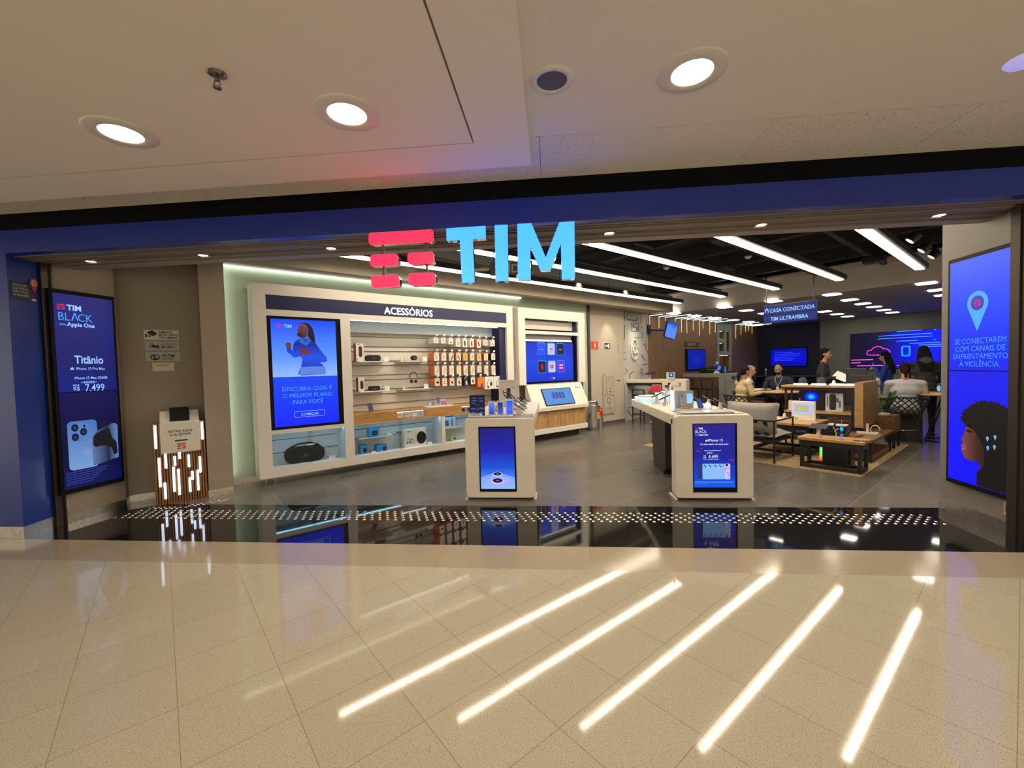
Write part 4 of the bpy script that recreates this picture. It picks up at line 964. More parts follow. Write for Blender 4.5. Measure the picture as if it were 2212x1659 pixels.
# lower cases
t = thing('boombox', 'large black boombox speaker with a carry handle in the lower left glass case', 'speaker', W(1.29,7.10,.24), RU)
b = MB(); b.rrect(0,.56,.0,.235,.10,.02,.16); b.build('speaker_body', M('black_fabric_mesh'), t, bevel=.02)
MB().tube([(.03,.09,.16),(.08,.09,.24),(.20,.09,.285),(.36,.09,.285),(.48,.09,.24),(.53,.09,.16)], .014).build('carry_handle', black, t)
MB().text('JBL', .07, .28, .09, .0, bold=.03).build('lettering', M('dull_grey_lettering', (.10,.06,.055), .5), t)
def lock(u, z, label):
    t = thing('case_lock', label, 'lock', W(u, 6.963, z), RU, 'small metal locks of the glass cases')
    MB().box(-.05,.05,-.012,.004,-.012,.012).build('lock_body', chrome, t, bevel=.003); MB().cyl((.05,-.004,0),(.085,-.004,.012),.005,n=8).build('key', chrome, t)
lock(1.60,.528,'metal lock above the boombox'); lock(3.03,.555,'metal lock in the middle of the console case')
pricetag(1.90,7.08,.236,.10,.06,'white price card beside the boombox')
slabm = white
t = thing('slat_shelf', 'small white shelf inside the middle glass case', 'shelf', W(2.38,7.08,.50), RU)
MB().box(0,.60,-.0,.25,-.014,0).build('shelf_board', white, t); MB().box(.08,.10,.1,.25,-.06,-.014).box(.48,.50,.1,.25,-.06,-.014).build('bracket', white, t)
carton('gadget_box', 'bright blue box with a picture of a smart clock on the small glass case shelf', 2.56,7.10,.50,.175,.10,.15, bluebox, bluebox, pics=[('product_picture', lambda q: q.rrect(.05,.145,.03,.11,.02,y=-.002), blkpic),('green_digits_picture', lambda q: q.rect(.07,.12,.055,.08,-.003), grn)])
carton('gadget_box', 'upright bright blue box on the floor of the middle glass case', 2.41,7.10,.236,.125,.12,.15, bluebox, bluebox, pics=[('product_picture', lambda q: q.disc(.07,.06,.035,.04,-.002), blkpic)])
carton('gadget_box', 'wide bright blue box on the floor of the middle glass case', 2.68,7.10,.236,.19,.12,.115, bluebox, bluebox, pics=[('product_picture', lambda q: q.disc(.14,.045,.035,.035,-.002), blkpic)])
pricetag(2.86,7.08,.50,.07,.04,'white price card on the small glass case shelf'); pricetag(2.57,7.04,.236,.08,.035,'white price card between the two blue boxes'); pricetag(3.62,7.05,.236,.09,.06,'white price card beside the game console box')
def xb(q):
    y = -.002
    q.flat([(.03,.12),(.05,.165),(.10,.165),(.14,.15),(.19,.13),(.205,.06),(.175,.035),(.15,.06),(.09,.075),(.045,.06),(.03,.075)], y)
carton('console_box', 'large white game console box with controller and round black vent picture', 3.185,7.08,.236,.42,.14,.33, M('bright_white_card'), M('bright_white_card'), pics=[
  ('controller_picture', lambda q: xb(q), M('pale_grey_print', (.60,.58,.55), .5)),
  ('button_picture', lambda q: q.disc(.05,.085,.014,y=-.003).disc(.105,.09,.014,y=-.003).disc(.13,.135,.007,y=-.003).disc(.115,.145,.007,y=-.003).disc(.145,.145,.007,y=-.003).disc(.13,.155,.007,y=-.003).disc(.075,.155,.007,y=-.003), blkpic),
  ('vent_picture', lambda q: q.disc(.325,.155,.095,.115,-.002), blkpic),('edge_line', lambda q: q.rect(.213,.216,.02,.30,-.002), greyp),('lettering', lambda q: q.text('XBOX', .028, .09, .275, -.002, bold=.02), ink)])
t = thing('slat_shelf', 'white shelf in the right glass case under a blue gadget box', 'shelf', W(3.945,7.06,.50), RU)
MB().box(0,.75,0,.27,-.014,0).build('shelf_board', white, t)
carton('gadget_box', 'pale blue box with a dark handheld picture in the right glass case', 3.97,7.10,.50,.28,.10,.21, M('pale_blue_card', (.45,.62,.75), .5), bluebox, pics=[('product_picture', lambda q: q.rrect(.02,.13,.04,.15,.01,y=-.002).rrect(.19,.215,.03,.19,.008,y=-.002), M('slate_print', (.08,.14,.22), .5))])
carton('gadget_box', 'small yellow green box in the right glass case, left one', 3.95,7.10,.236,.075,.08,.10, M('lime_card', (.55,.62,.12), .5), M('lime_card'))
carton('gadget_box', 'pale green box in the right glass case, right one', 4.15,7.10,.236,.15,.08,.085, M('pale_green_card', (.45,.58,.45), .5), M('lime_card'), pics=[('product_picture', lambda q: q.rrect(.04,.11,.02,.07,.01,y=-.002), M('slate_print'))])

# ================================================================ second wall unit with the entertainment screen
t = thing('display_unit', 'narrower white wall unit with a large app screen and slanted white desk', 'display unit', W(5.77, 6.95, 0), RU)
X = lambda u: u-5.77
b = MB(); H2 = [(X(5.96),X(7.63),2.42,2.68),(X(5.96),X(7.63),1.25,2.35)]
frame_with_holes(b, 0, X(7.85), 1.24, 2.90, H2, 0, .05)
b.box(0,.02,.05,.40,.15,2.90); b.box(X(7.83),X(7.85),.05,.40,.15,2.90); b.box(.02,X(7.83),.05,.40,2.88,2.90)
b.build('frame', white, t)
MB().box(X(5.96),X(7.63),.30,.31,2.42,2.68).box(X(7.58),X(7.63),.05,.30,2.42,2.68).build('header_recess', navy, t)
MB().box(X(5.96),X(7.58),.15,.17,2.47,2.66).build('blank_sign_panel', M('off_white_panel', (.62,.59,.54), .5), t)
MB().box(X(5.96),X(7.63),.35,.36,1.25,2.35).box(X(7.60),X(7.63),.05,.35,1.25,2.35).build('navy_recess', navy, t)
MB().box(X(5.96),X(7.47),.10,.34,2.23,2.35).build('top_valance', M('grey_valance', (.25,.24,.25), .5), t)
MB().box(X(5.96),X(7.48),.08,.11,2.20,2.235).build('led_line', M('dim_led_line', (1,1,1), .5, emit=(1,.96,.85), es=1.1), t)
s = MB().box(X(5.965),X(7.475),.035,.08,1.285,2.185).build('screen_bezel', bezel, t)
pic = MB().rect(X(5.98),X(7.46),1.30,2.165,.031).build('screen_picture', grad('royal_blue_menu', [(0,(8,50,205)),(.5,(10,70,225)),(1,(4,46,205))], 'Z', 1.3, 2.17), s)
tiles = [(6.33,1.90,'tile_blue',(14,80,250)),(6.635,1.90,'tile_white',(190,205,255)),(6.93,1.90,'tile_black',(20,20,34)),(6.34,1.50,'tile_black',(20,20,34)),(6.645,1.50,'tile_white',(190,205,255)),(6.94,1.50,'tile_violet',(120,24,200))]
for i, (u, z, n, c) in enumerate(tiles):
    o = MB().rrect(X(u)-.012,X(u)+.232,z-.012,z+.262+.012-.0,.03,y=.029).build('tile_border', glow('tile_border_blue', (50,130,255)), pic)
    MB().rrect(X(u),X(u)+.22,z,z+.25,.025,y=.0275).build('app_tile', glow(n, c), pic)
q = MB(); logo(q, X(6.635)+.065, 1.975, .09, .026); q.build('red_mark', redg, pic)
q = MB(); q.flat([(X(6.34)+.085,1.565),(X(6.34)+.105,1.565),(X(6.34)+.105,1.69),(X(6.34)+.085,1.69)],.026); q.flat([(X(6.34)+.125,1.565),(X(6.34)+.145,1.565),(X(6.34)+.145,1.69),(X(6.34)+.125,1.69)],.026); q.flat([(X(6.34)+.085,1.69),(X(6.34)+.108,1.69),(X(6.34)+.145,1.565),(X(6.34)+.122,1.565)],.0255)
q.rrect(X(6.645)+.06,X(6.645)+.16,1.585,1.665,.02,y=.026); q.build('red_logo_picture', glow('app_red', (225,20,30)), pic)
q = MB(); q.flat([(X(6.645)+.097,1.605),(X(6.645)+.097,1.645),(X(6.645)+.13,1.625)],.025)
q.text('HBO', .062, X(6.94)+.11, 1.64, .026, bold=.02); q.text('max', .075, X(6.94)+.11, 1.575, .026, bold=.015); q.text('telecine', .03, X(6.93)+.11, 2.01, .026, bold=.02); q.text('prime video', .028, X(6.33)+.11, 2.01, .026); q.text('TIM', .05, X(6.76), 1.345, .026, 'LEFT', .02)
q.build('white_lettering', whiteg, pic)
q = MB(); logo(q, X(6.68), 1.345, .05, .026); q.build('red_mark', redg, pic)
# slanted desk: top edge at the wall unit, lower edge forward
prof = [(.0,1.235),(-.24,.735),(-.24,.66),(-.19,.655),(.03,.655),(.06,1.235)]
o = MB().prism(prof, X(5.95), X(7.68), 'yz').build('slanted_desk', white2, t, bevel=.008)
ang = atan2(.5, .24)
q = MB().at((X(6.31),-.006-.012-.045,1.235-.10),(radians(-90)+ang,0,0))
# screen on the slanted face, in its own plane: local x along the desk, local z up the slope
q.box(0,.92,-.004,.006,-.40,.0); sc3 = q.build('touch_screen_bezel', bezel, t)
q = MB().at((X(6.31),-.006-.012-.045,1.235-.10),(radians(-90)+ang,0,0)); q.rect(.02,.90,-.385,-.015,-.006); q.build('touch_screen_picture', glow('soft_blue_touch_picture', (70,140,215)), sc3)
q = MB().at((X(6.31),-.006-.012-.045,1.235-.10),(radians(-90)+ang,0,0))
for k in range(4): q.rrect(.27+k*.10,.35+k*.10,-.25,-.10,.01,y=-.0075)
q.build('card_picture', glow('indigo_card_picture', (50,60,160)), sc3)
q = MB().at((X(7.45),-.006-.03,1.235-.045),(radians(-90)+ang,0,0)); q.box(-.0,.15,-.006,0,-.07,0); q.build('label_card', lightgrey, t)
b = MB().box(X(5.96),X(7.66),-.13,.40,.27,.655); ob = b.build('cabinet', oak2, t)
for k, (a, c) in enumerate(((5.99,6.40),(6.41,6.82),(6.83,7.24),(7.25,7.65))):
    d_ = MB().box(X(a),X(c),-.15,-.13,.28,.645).build('cabinet_door', wood('light_oak_door', (.46,.25,.09), (.64,.40,.18), .4, (5,5,1)), t)
    MB().lathe([(0,0),(.008,0),(.008,.004)],10).at().build('door_knob', steel, d_, loc=(X(a)+.05,-.152,.60))
MB().box(X(5.95),X(7.72),-.17,.40,.155,.27).build('plinth', white, t, bevel=.005)
MB().box(X(6.1),X(7.6),.02,.38,.0,.155).build('recessed_base', M('dark_recessed_base', (.04,.038,.035), .6), t)
b = MB()
for k in range(3): b.tube([(X(6.75)+k*.25,.02,1.285),(X(6.8)+k*.25,.0,1.262),(X(6.9)+k*.25,.0,1.262),(X(6.98)+k*.25,.02,1.285)], .005)
b.build('loose_cable', black, t)
# ================================================================ the two white demo counters
def counter(name_label, x0, x1, y0, y1, leg_x, scr, txt):
    t = thing('demo_counter', name_label, 'counter', (x0, y0, 0), 0)
    w, L_ = x1-x0, y1-y0; R_ = .05; T = .13
    # wrap: front panel curving into the top slab (one folded sheet), seen from the front as a rounded slab
    b = MB()
    pr = rr(0, w, .02, 1.0, R_, 6)
    b.prism(pr, 0, .17, 'xz'); b.build('front_panel', white2, t, bevel=.01)
    MB().box(0, w, .10, L_, 1.0-T, 1.0).build('top_slab', white2, t, bevel=.012)
    MB().box(-.012 if leg_x < w/2 else .01, .02, .0, .26, 0, .02).box(w-.02, w+.012, .0, .26, 0, .02).build('foot_plate', white2, t)
    MB().prism([(1.15,1.0-T),(1.15,.10),(1.28,0),(1.85,0),(2.0,1.0-T)], .18, w-.18, 'yz').build('support_leg', M('dark_brown_black_leg', (.022,.020,.020), .45), t)
    a, c, z0, z1 = scr
    s = MB().box(a, c, -.006, .03, z0, z1).build('screen_bezel', bezel, t)
    return t, s
t, s = counter('left white demo counter with a blue picture of camera lenses on its front screen', -1.08, -.226, 5.12, 7.57, 0, (.171,.627,.10,.90), 0)
pic = MB().rect(.189,.609,.135,.882,-.009).build('screen_picture', grad('blue_glow_picture', [(0,(110,170,255)),(.16,(70,140,250)),(.35,(10,80,215)),(.62,(14,26,175)),(1,(14,12,125))], 'Z', .135, .88), s)
y = -.011
MB().flat([(.189,.275),(.385,.345),(.609,.275),(.609,.135),(.189,.135)], y).build('phone_edge_picture', grad('lilac_ice_picture', [(0,(140,190,255)),(1,(120,160,250))], 'Z', .13, .34), pic)
MB().flat([(.25,.255),(.385,.315),(.56,.255),(.50,.19),(.40,.165),(.30,.19)], y-.001).build('camera_plate_picture', glow('lilac_plate', (170,170,250)), pic)
q = MB().disc(.395,.318,.060,.027,y-.002).disc(.395,.235,.074,.036,y-.002); q.build('lens_ring_picture', glow('lens_ring_white', (215,220,250)), pic)
q = MB().disc(.395,.322,.050,.021,y-.003).disc(.395,.24,.062,.029,y-.003); q.build('camera_lens_picture', glow('lens_navy', (24,24,66)), pic)
q = MB().disc(.395,.322,.014,.006,y-.004).disc(.395,.24,.016,.007,y-.004).disc(.29,.265,.008,.006,y-.003); q.build('lens_glint_picture', glow('lens_glint_blue', (110,120,190)), pic)
t, s = counter('right white demo counter with a phone price advert at 4.499 on its front screen', 1.43, 2.31, 5.12, 7.85, 0, (.198,.695,.095,.905), 0)
pic = MB().rect(.206,.670,.155,.898,-.009).build('screen_picture', grad('royal_advert_picture', [(0,(14,90,235)),(.15,(10,60,215)),(.5,(12,26,150)),(1,(20,16,140))], 'Z', .15, .9), s)
q = MB(); q.text('TIM',.030,.262,.838,y,'LEFT',.03); q.text('BLACK',.046,.222,.795,y,'LEFT',-.006,sx=.93); q.text('com',.016,.225,.767,y,'LEFT'); q.text('Apple One',.024,.262,.767,y,'LEFT',.03)
q.text('iPhone 15',.042,.45,.695,y,'CENTER',.015); apple(q,.350,.704,.022,y); q.text('Um salto adiante. Um plano único.',.0265,.44,.655,y,'CENTER',.012,sx=.86)
q.text('iPhone 15 256GB Tela 6,1"',.017,.42,.583,y,'CENTER',.02); q.text('8.099',.025,.355,.552,y,'LEFT'); q.rect(.35,.42,.559,.562,y); q.text('4.499',.062,.370,.495,y,'LEFT',.0,sx=.80); q.text('POR',.014,.33,.525,y); q.text('R$',.026,.33,.500,y,'CENTER',.01); q.rect(.31,.49,.483,.485,y)
q.build('white_lettering', M('lit_white_lettering'), pic)
q = MB(); logo(q,.230,.838,.026,y); q.rect(.235,.28,.578,.584,y).rect(.60,.66,.475,.483,y).rect(.28,.31,.612,.616,y); q.build('red_mark', redg, pic)
q = MB()
for k in range(4): q.rrect(.302+k*.058,.368+k*.058,.250,.435,.012,y=y-.0003*k)
q.build('phone_row_picture', grad('ice_phone_row_picture', [(0,(130,190,255)),(1,(150,185,250))], 'X', .3, .6), pic)
MB().rrect(.253,.298,.255,.43,.01,y=y).build('dark_phone_picture', glow('slate_phone', (40,50,110)), pic)
q = MB()
for k in range(4): q.disc(.322+k*.058,.416,.0075,y=y-.002).disc(.337+k*.058,.400,.0075,y=y-.002)
q.rrect(.56,.59,.405,.43,.01,y=y-.002); q.build('camera_lens_picture', darkg, pic)
MB().rrect(.545,.612,.250,.435,.012,y=y-.0016).build('white_phone_picture', glow('white_phone', (190,200,245)), pic)
MB().tube([(.575+.022*cos(a), y-.002, .345+.045*sin(a)) for a in [pi*.2+k*.3 for k in range(9)]], .004, 5).tube([(.577+.022*cos(a), y-.002, .300+.03*sin(a)) for a in [pi*.6-k*.35 for k in range(9)]], .004, 5).build('pink_swirl_picture', glow('pink_swirl', (225,70,140)), pic)
MB().rect(.215,.655,.205,.228,y).rect(.215,.38,.193,.2,y).build('small_print', glow('small_print_sky', (50,120,240)), pic)

# ---------------- things on the left counter
def tt(name, label, cat, x, yv, z=1.0, rz=0, group=None): return thing(name, label, cat, (x, yv, z), rz, group)
t = tt('demo_board', 'white acrylic demo board lettered SAMSUNG on the left counter', 'display board', -1.055, 5.17)
MB().rrect(0,.57,0,.26,.02,0,.018,plane='xy').build('base', M('dark_edged_acrylic', (.30,.30,.33), .2), t)
MB().rrect(.005,.565,.006,.255,.02,.018,.026,plane='xy').build('top_sheet', M('glossy_white', (.78,.77,.75), .2), t)
MB().box(.02,.185,.02,.05,.026,.055).build('name_block', M('glossy_white'), t, bevel=.004)
q = MB().text('SAMSUNG',.026,.10,.032,.018,bold=.02); q.build('lettering', ink, t)
t = tt('tablet', 'upright tablet with a dark blue swirl wallpaper on the left counter', 'tablet', -1.035, 5.235, 1.026)
MB().at((0,0,0),(radians(-8),0,0)).rrect(0,.195,.0,.26,.012,0,.008).build('tablet_body', black, t)
q = MB().at((0,0,0),(radians(-8),0,0)); q.rrect(.005,.190,.005,.255,.010,y=-.0012); sc4 = q.build('screen_picture', glow('midnight_wallpaper', (6,10,36)), t)
q = MB().at((0,0,0),(radians(-8),0,0))
for k, (cx, cz, rx, rz_) in enumerate(((.06,.22,.035,.008),(.14,.215,.03,.008),(.06,.185,.04,.007),(.15,.18,.03,.008),(.05,.155,.03,.006),(.05,.085,.035,.011),(.15,.09,.035,.012),(.10,.075,.008,.02),(.05,.04,.035,.009),(.15,.035,.035,.012))): q.disc(cx,cz,rx,rz_,-.002,14)
q.text('Galaxy S9',.016,.10,.130,-.002,bold=.01)
q.build('swirl_picture', glow('steel_blue_swirl', (50,80,170)), sc4)
for k, (xx, c) in enumerate(((-.800,'phone_blue_a'),(-.692,'phone_blue_b'),(-.580,'phone_blue_c'))):
    t = tt('smartphone', f'upright phone with a blue lit screen, {ords[k]} from the left of three in clear holders', 'phone', xx, 5.30, 1.026, group=None)
    w = .074 if k < 2 else .086; h = .155 if k < 2 else .175
    MB().at((0,0,.004),(radians(-6),0,0)).rrect(0,w,0,h,.010,0,.008).build('phone_body', M('silver_phone_edge', (.6,.6,.62), .3, .6), t)
    g = grad(c, [[(0,(24,36,110)),(.5,(70,100,225)),(1,(100,130,245))],[(0,(60,90,210)),(.6,(50,60,170)),(1,(30,34,120))],[(0,(70,70,235)),(.4,(60,110,255)),(1,(30,90,255))]][k], 'Z', 0, h)
    MB().at((0,0,.004),(radians(-6),0,0)).rrect(.004,w-.004,.004,h-.004,.008,y=-.0012).build('phone_screen', g, t)
    MB().box(-.008,w+.008,.022,.028,0,h+.02).box(-.012,w+.012,-.02,.03,0,.005).build('clear_holder', M('clear_acrylic'), t)
for k in range(4):
    phone = phone_on_stand(f'black tilted phone on the left counter, {ords[k]} from the front in its row', Vector((-.420+.010*k, 5.45+.30*k, 1.0)), radians(90), -57, 'dark', .175, .08, .112+.009*k)
t = tt('clear_plate', 'flat clear base plate at the right edge of the left counter', 'base plate', -.49, 5.165)
MB().rrect(0,.25,0,.30,.01,0,.010,plane='xy').build('plate', M('smoked_acrylic', (.32,.31,.30), .2), t)
t = tt('product_poster', 'white upright card picturing a dark phone at the back of the left counter', 'poster', -.83, 6.6)
MB().box(0,.285,0,.006,0,.43).build('card', M('white_poster_card', (.68,.65,.62), .5), t, bevel=.001)
MB().rrect(.125,.185,.15,.30,.008,y=-.002).build('phone_picture', blkpic, t)
q = MB().text('SMARTPHONE GALAXY',.018,.142,.385,-.002,bold=.02)
for k in range(4): q.disc(.045+k*.068,.095,.007,y=-.002); q.rect(.03+k*.068,.06+k*.068,.065,.070,-.002)
q.rect(.05,.056,.20,.30,-.002).rect(.20,.25,.30,.31,-.002); q.build('lettering', greyp, t)
t = tt('toy_fruit', 'round yellow green plush fruit behind the blue lit phones', 'ornament', -.80, 6.0)
MB().ball((0,0,.05),.09,.06,.05).cyl((.06,0,.035),(.105,0,.02),.02,.008).build('fruit_body', M('yellow_green_skin', (.55,.60,.03), .4), t)
t = tt('display_tray', 'small tan wooden tray behind the lit phones', 'tray', -.58, 6.1)
MB().rrect(0,.18,0,.14,.03,0,.03,plane='xy').build('tray', oak2, t)
t = tt('smart_glasses_stand', 'black openwork gadget on a bent wire stand behind the lit phones', 'gadget stand', -.60, 5.75)
MB().tube([(0,0,0),(-.03,.0,.10),(.02,0,.20)],.004).build('wire_stand', greyp, t)
MB().at((.02,0,.22),(0,radians(35),0)).tube([(.09*cos(a), .02*sin(a*2), .035*sin(a)) for a in [k*pi/8 for k in range(16)]],.008,6,True).tube([(-.09,0,0),(-.12,0,.03)],.007,6).box(-.05,.05,-.006,.006,-.01,.012).build('gadget_frame', black, t)

# ---------------- things on the right counter
def rc(name, label, cat, x, yv, rz=0, group=None): return thing(name, label, cat, (x, yv, 1.0), rz, group)
t = rc('demo_board', 'white and black edged board under the phones at the front of the right counter', 'display board', 1.555, 5.25)
MB().prism([(0,.36),(0,.08),(.035,.0),(.62,.06),(.66,.36)],0,.012,'xy').build('base', M('dark_edged_acrylic'), t)
MB().prism([(.006,.355),(.006,.085),(.04,.008),(.615,.065),(.655,.355)],.012,.018,'xy').build('top_sheet', M('glossy_white'), t)
t = rc('phone_display', 'tall white phone display with a grey phone seen from behind', 'phone display', 1.59, 5.62)
MB().box(-.04,.26,-.06,.12,.018,.035).build('base', M('glossy_white'), t, bevel=.006)
MB().rrect(-.005,.225,.03,.262,.015,.04,.055).build('back_card', M('silver_card', (.42,.44,.50), .35), t)
MB().at((.085,-.03,.065),(radians(-10),0,radians(-4))).rrect(-.04,.04,0,.165,.014,0,.009).build('phone_back', M('silver_phone_back', (.40,.42,.46), .35), t)
MB().at((.085,-.03,.065),(radians(-10),0,radians(-4))).disc(-.018,.145,.008,y=-.002).disc(-.018,.122,.008,y=-.002).build('camera_lens', black, t)
MB().box(.035,.14,-.05,-.01,.035,.062).build('wooden_foot', oak2, t)
MB().rrect(.125,.215,.10,.225,.02,y=.038).build('picture_sheet', grad('aqua_picture', [(0,(170,220,250)),(.55,(120,210,250)),(.75,(20,170,220)),(1,(80,200,245))],'Z',.12,.30), t)
MB().tube([(.155,.036,.115),(.165,.036,.155),(.18,.036,.125)],.004,5).build('pink_squiggle', glow('soft_pink', (220,120,190)), t)
t = rc('light_column', 'glowing white edge panel at the left end of the phone display', 'light panel', 1.545, 5.60)
MB().box(-.012,.0,-.03,.09,.018,.27).build('panel', M('white_glow_edge', (1,1,1), .4, emit=(.55,.72,1), es=.8), t, bevel=.003)
phone_on_stand('small phone with a bright blue screen on the right counter', Vector((1.872,5.58,1.018)), 0, -30, 'blue', .13, .072, .075, lean=18)
t = rc('charging_disc', 'glowing round white charger on the right counter', 'charger', 2.007, 5.70)
MB().at((0,0,.066),(radians(-20),0,0)).cyl((0,0,0),(0,.012,0),.037,n=28).build('disc', M('glowing_white_disc', (1,1,1), .4, emit=(.70,.85,1), es=1.6), t)
MB().prism([(-.01,0),(.08,0),(.035,.055),(.02,.055)],-.05,.05,'yz').build('foot', M('glossy_white'), t)
MB().at((0,-.002,.066),(radians(-20),0,0)).disc(-.012,.012,.003,y=-.002).disc(.012,.012,.003,y=-.002).build('pins', greyp, t)
for k, (x, yv, rz) in enumerate(((2.17,5.65,90),(2.22,6.2,90),(2.16,6.75,90))):
    phone_on_stand(f'phone tilted on a tall white stand, right side of the right counter, {ords[k]} from front', Vector((x,yv,1.0)), radians(rz), -62, 'dark', .18,.085,.105)
for k, (x, yv) in enumerate(((1.655,6.5),(1.655,7.0))):
    phone_on_stand(f'black phone on a white stand, left side of the right counter, the {("nearer","farther")[k]} one', Vector((x,yv,1.0)), radians(-90), -65, 'dark', .20,.085,.115)
icew2 = M('ice_white_glow', (.8,.9,1), .4, emit=(.22,.72,1.0), es=.55)
t = rc('light_tray', 'glowing ice blue tray at the far left of the right counter', 'tray', 1.45, 7.05)
MB().rrect(0,.34,0,.62,.04,0,.065,plane='xy').build('tray', icew2, t, bevel=.01)
t = thing('router', 'flat grey router lying on the glowing tray', 'router', (1.56,7.35,1.065), .3)
MB().rrect(-.08,.18,-.12,.12,.04,0,.03,plane='xy').build('router_body', lightgrey, t, bevel=.008)
t = rc('network_sign', 'standing sign of stacked red bars and big cream 5G on the right counter', 'sign', 1.52, 6.75, radians(-2))
q = MB().text('5G',.275,.158,.135,-.03,'LEFT',.03,depth=.02,sx=.78); q.build('lettering', M('cream_acrylic', (.86,.82,.72), .35), t)
q = MB()
q.rrect(.03,.15,.255,.29,.012,-.035,-.01).rrect(-.03,.15,.222,.25,.012,-.04,-.01).rrect(.02,.15,.185,.215,.012,-.035,-.01)
q.build('red_bars', M('red_acrylic', (.75,.05,.05), .35), t)
q = MB().rrect(.02,.16,.175,.30,.02,-.01,-.004).rrect(-.045,.05,.21,.265,.025,-.01,-.004); q.build('pale_outline', M('pale_acrylic', (.55,.55,.66), .3), t)
MB().box(.02,.36,-.03,.03,0,.012).cyl((.08,0,0),(.08,0,.12),.008).cyl((.28,0,0),(.28,0,.13),.008).build('stand', M('glossy_white'), t)
t = rc('glow_block', 'ice blue lit block behind the network sign', 'light block', 1.74, 7.30)
MB().box(0,.26,0,.10,0,.16).build('block', icew2, t, bevel=.01)
t = rc('folded_leaflet', 'white folded card standing behind the tilted phones on the right counter', 'card', 2.02, 7.55, radians(20))
MB().prism([(-.05,0),(.23,0),(.16,.15),(.13,.15)],0,.008,'xz').build('card', cream, t)

# ================================================================ back of the shop: counters, screens, shelves
t = thing('service_counter', 'white bar counter with a rounded end by the circuit pattern wall', 'counter', W(10.9,6.05,0), 0)
d_ = (W(10.35,7.6,0)-W(10.9,6.05,0)); t.rotation_euler = (0,0,atan2(d_.y,d_.x)); Lc = d_.length
MB().rrect(0,.36,.0,1.2,.05,-.55,0,plane='xz').build('end_block', white2, t, bevel=.02)
MB().box(.30,Lc,-.55,0,1.10,1.2).build('bar_top', white2, t, bevel=.01)
MB().box(.30,Lc-.02,-.50,-.05,1.02,1.10).build('dark_apron', black, t)
MB().box(.13,.25,.0,.004,1.0,1.11).build('grey_plate', greyp, t); MB().box(.02,.30,.0,.004,.79,.80).build('shadow_gap', ink, t)
t = thing('service_counter', 'grey concrete look counter in front of the slatted wood wall', 'counter', W(14.0,6.02,0), RB)
conc = M('grey_concrete', (.30,.31,.28), .6, noise=(3,.12))
X_ = 0
# local x = -V : the rounded end is at x = 0 side, bar runs to x = -1.85
MB().rrect(-.42,0,.0,1.28,.05,0,.55).build('end_block', conc, t, bevel=.02)
MB().box(-1.88,-.40,0,.55,1.15,1.28).build('bar_top', conc, t, bevel=.01)
MB().box(-.62,-.42,0,.55,0,1.15).build('inner_leg', conc, t)
MB().box(-.20,-.09,-.004,.0,1.08,1.19).build('blue_plate', M('slate_blue_plate', (.05,.06,.15), .4), t); MB().box(-.42,-.02,-.004,0,1.0,1.008).build('shadow_gap', ink, t)
def bar_stool(u, v, label, group='black bar stools by the grey counter', zb=1.12):
    t = thing('bar_stool', label, 'stool', W(u, v, 0), RB, group)
    w = .19
    MB().box(-w,w,-w,w,.76,.81).build('seat', black, t, bevel=.01)
    for sx in (-1,1):
        for sy in (-1,1): MB().bar((sx*w*.95,sy*w*.95,0),(sx*w*.95,sy*w*.95,.78 if sy > 0 else zb),.025).build('leg', blackm, t)
    MB().bar((-w,-w*.95,zb-.012),(w,-w*.95,zb-.012),.025).build('back_rail', blackm, t)
    b = MB()
    for a, c in (((-w,-w),(w,-w)),((w,-w),(w,w)),((w,w),(-w,w)),((-w,w),(-w,-w))): b.bar((*a,.25),(*c,.25),.02)
    b.build('footrest', blackm, t); return t
bar_stool(13.6,6.75,'black bar stool under the grey counter, nearer its rounded end'); bar_stool(13.5,7.35,'black bar stool under the grey counter, nearer the wood wall')
bar_stool(10.1,6.9,'black bar stool beside the white bar counter','black stools by the white bar', .95)
t = thing('coffee_machine', 'dark blue and black drinks machine on the grey counter', 'machine', W(14.25,6.9,1.28), RB)
MB().box(-.55,.10,0,.35,0,.20).build('body', black, t, bevel=.03)
MB().box(-.02,.30,.02,.32,.0,.24).build('tower', M('deep_blue_plastic', (.01,.02,.14), .4), t, bevel=.03)
MB().ball((-.05,.15,.24),.12,.10,.06).build('lid', M('blue_plastic', (.03,.10,.35), .4), t)
MB().at((.10,-.01,.10),(0,0,0)).prism([(0,0),(.10,0),(.13,.13),(.03,.13)],0,-.01,'xz').build('screen', glow('sky_machine_screen', (70,130,230)), t)
MB().box(-.25,.05,-.005,0,.12,.135).build('chrome_strip', chrome, t)
t = thing('paper_cup', 'pale paper cup on the drinks machine', 'cup', W(14.35,6.86,1.56), 0); MB().lathe([(0,0),(.03,0),(.04,.10),(0,.10)],14).build('cup', paper, t)
t = thing('water_bottle', 'small bottle with a white cap on the grey counter', 'bottle', W(14.2,6.52,1.28), 0); MB().lathe([(0,0),(.035,0),(.035,.12),(.015,.15),(.015,.16)],14).build('bottle', M('blue_tint_plastic', (.25,.35,.5), .2), t); MB().lathe([(.018,.16),(.018,.19),(0,.19)],12).build('cap', paper, t)
t = thing('leaflet', 'folded white leaflet on the grey counter', 'leaflet', W(14.1,6.75,1.28), RB); MB().prism([(-.12,0),(.12,0),(.05,.08),(-.04,.10)],0,.006,'xz').build('sheet', paper, t)
phone_on_stand('tablet on a white stand on the white bar counter', W(10.7,7.05,1.2), RB, -75, 'dark', .22,.28,.16)
t = thing('display_card', 'white card with a dark blue picture on the white bar counter', 'card', W(10.75,6.55,1.2), RB)
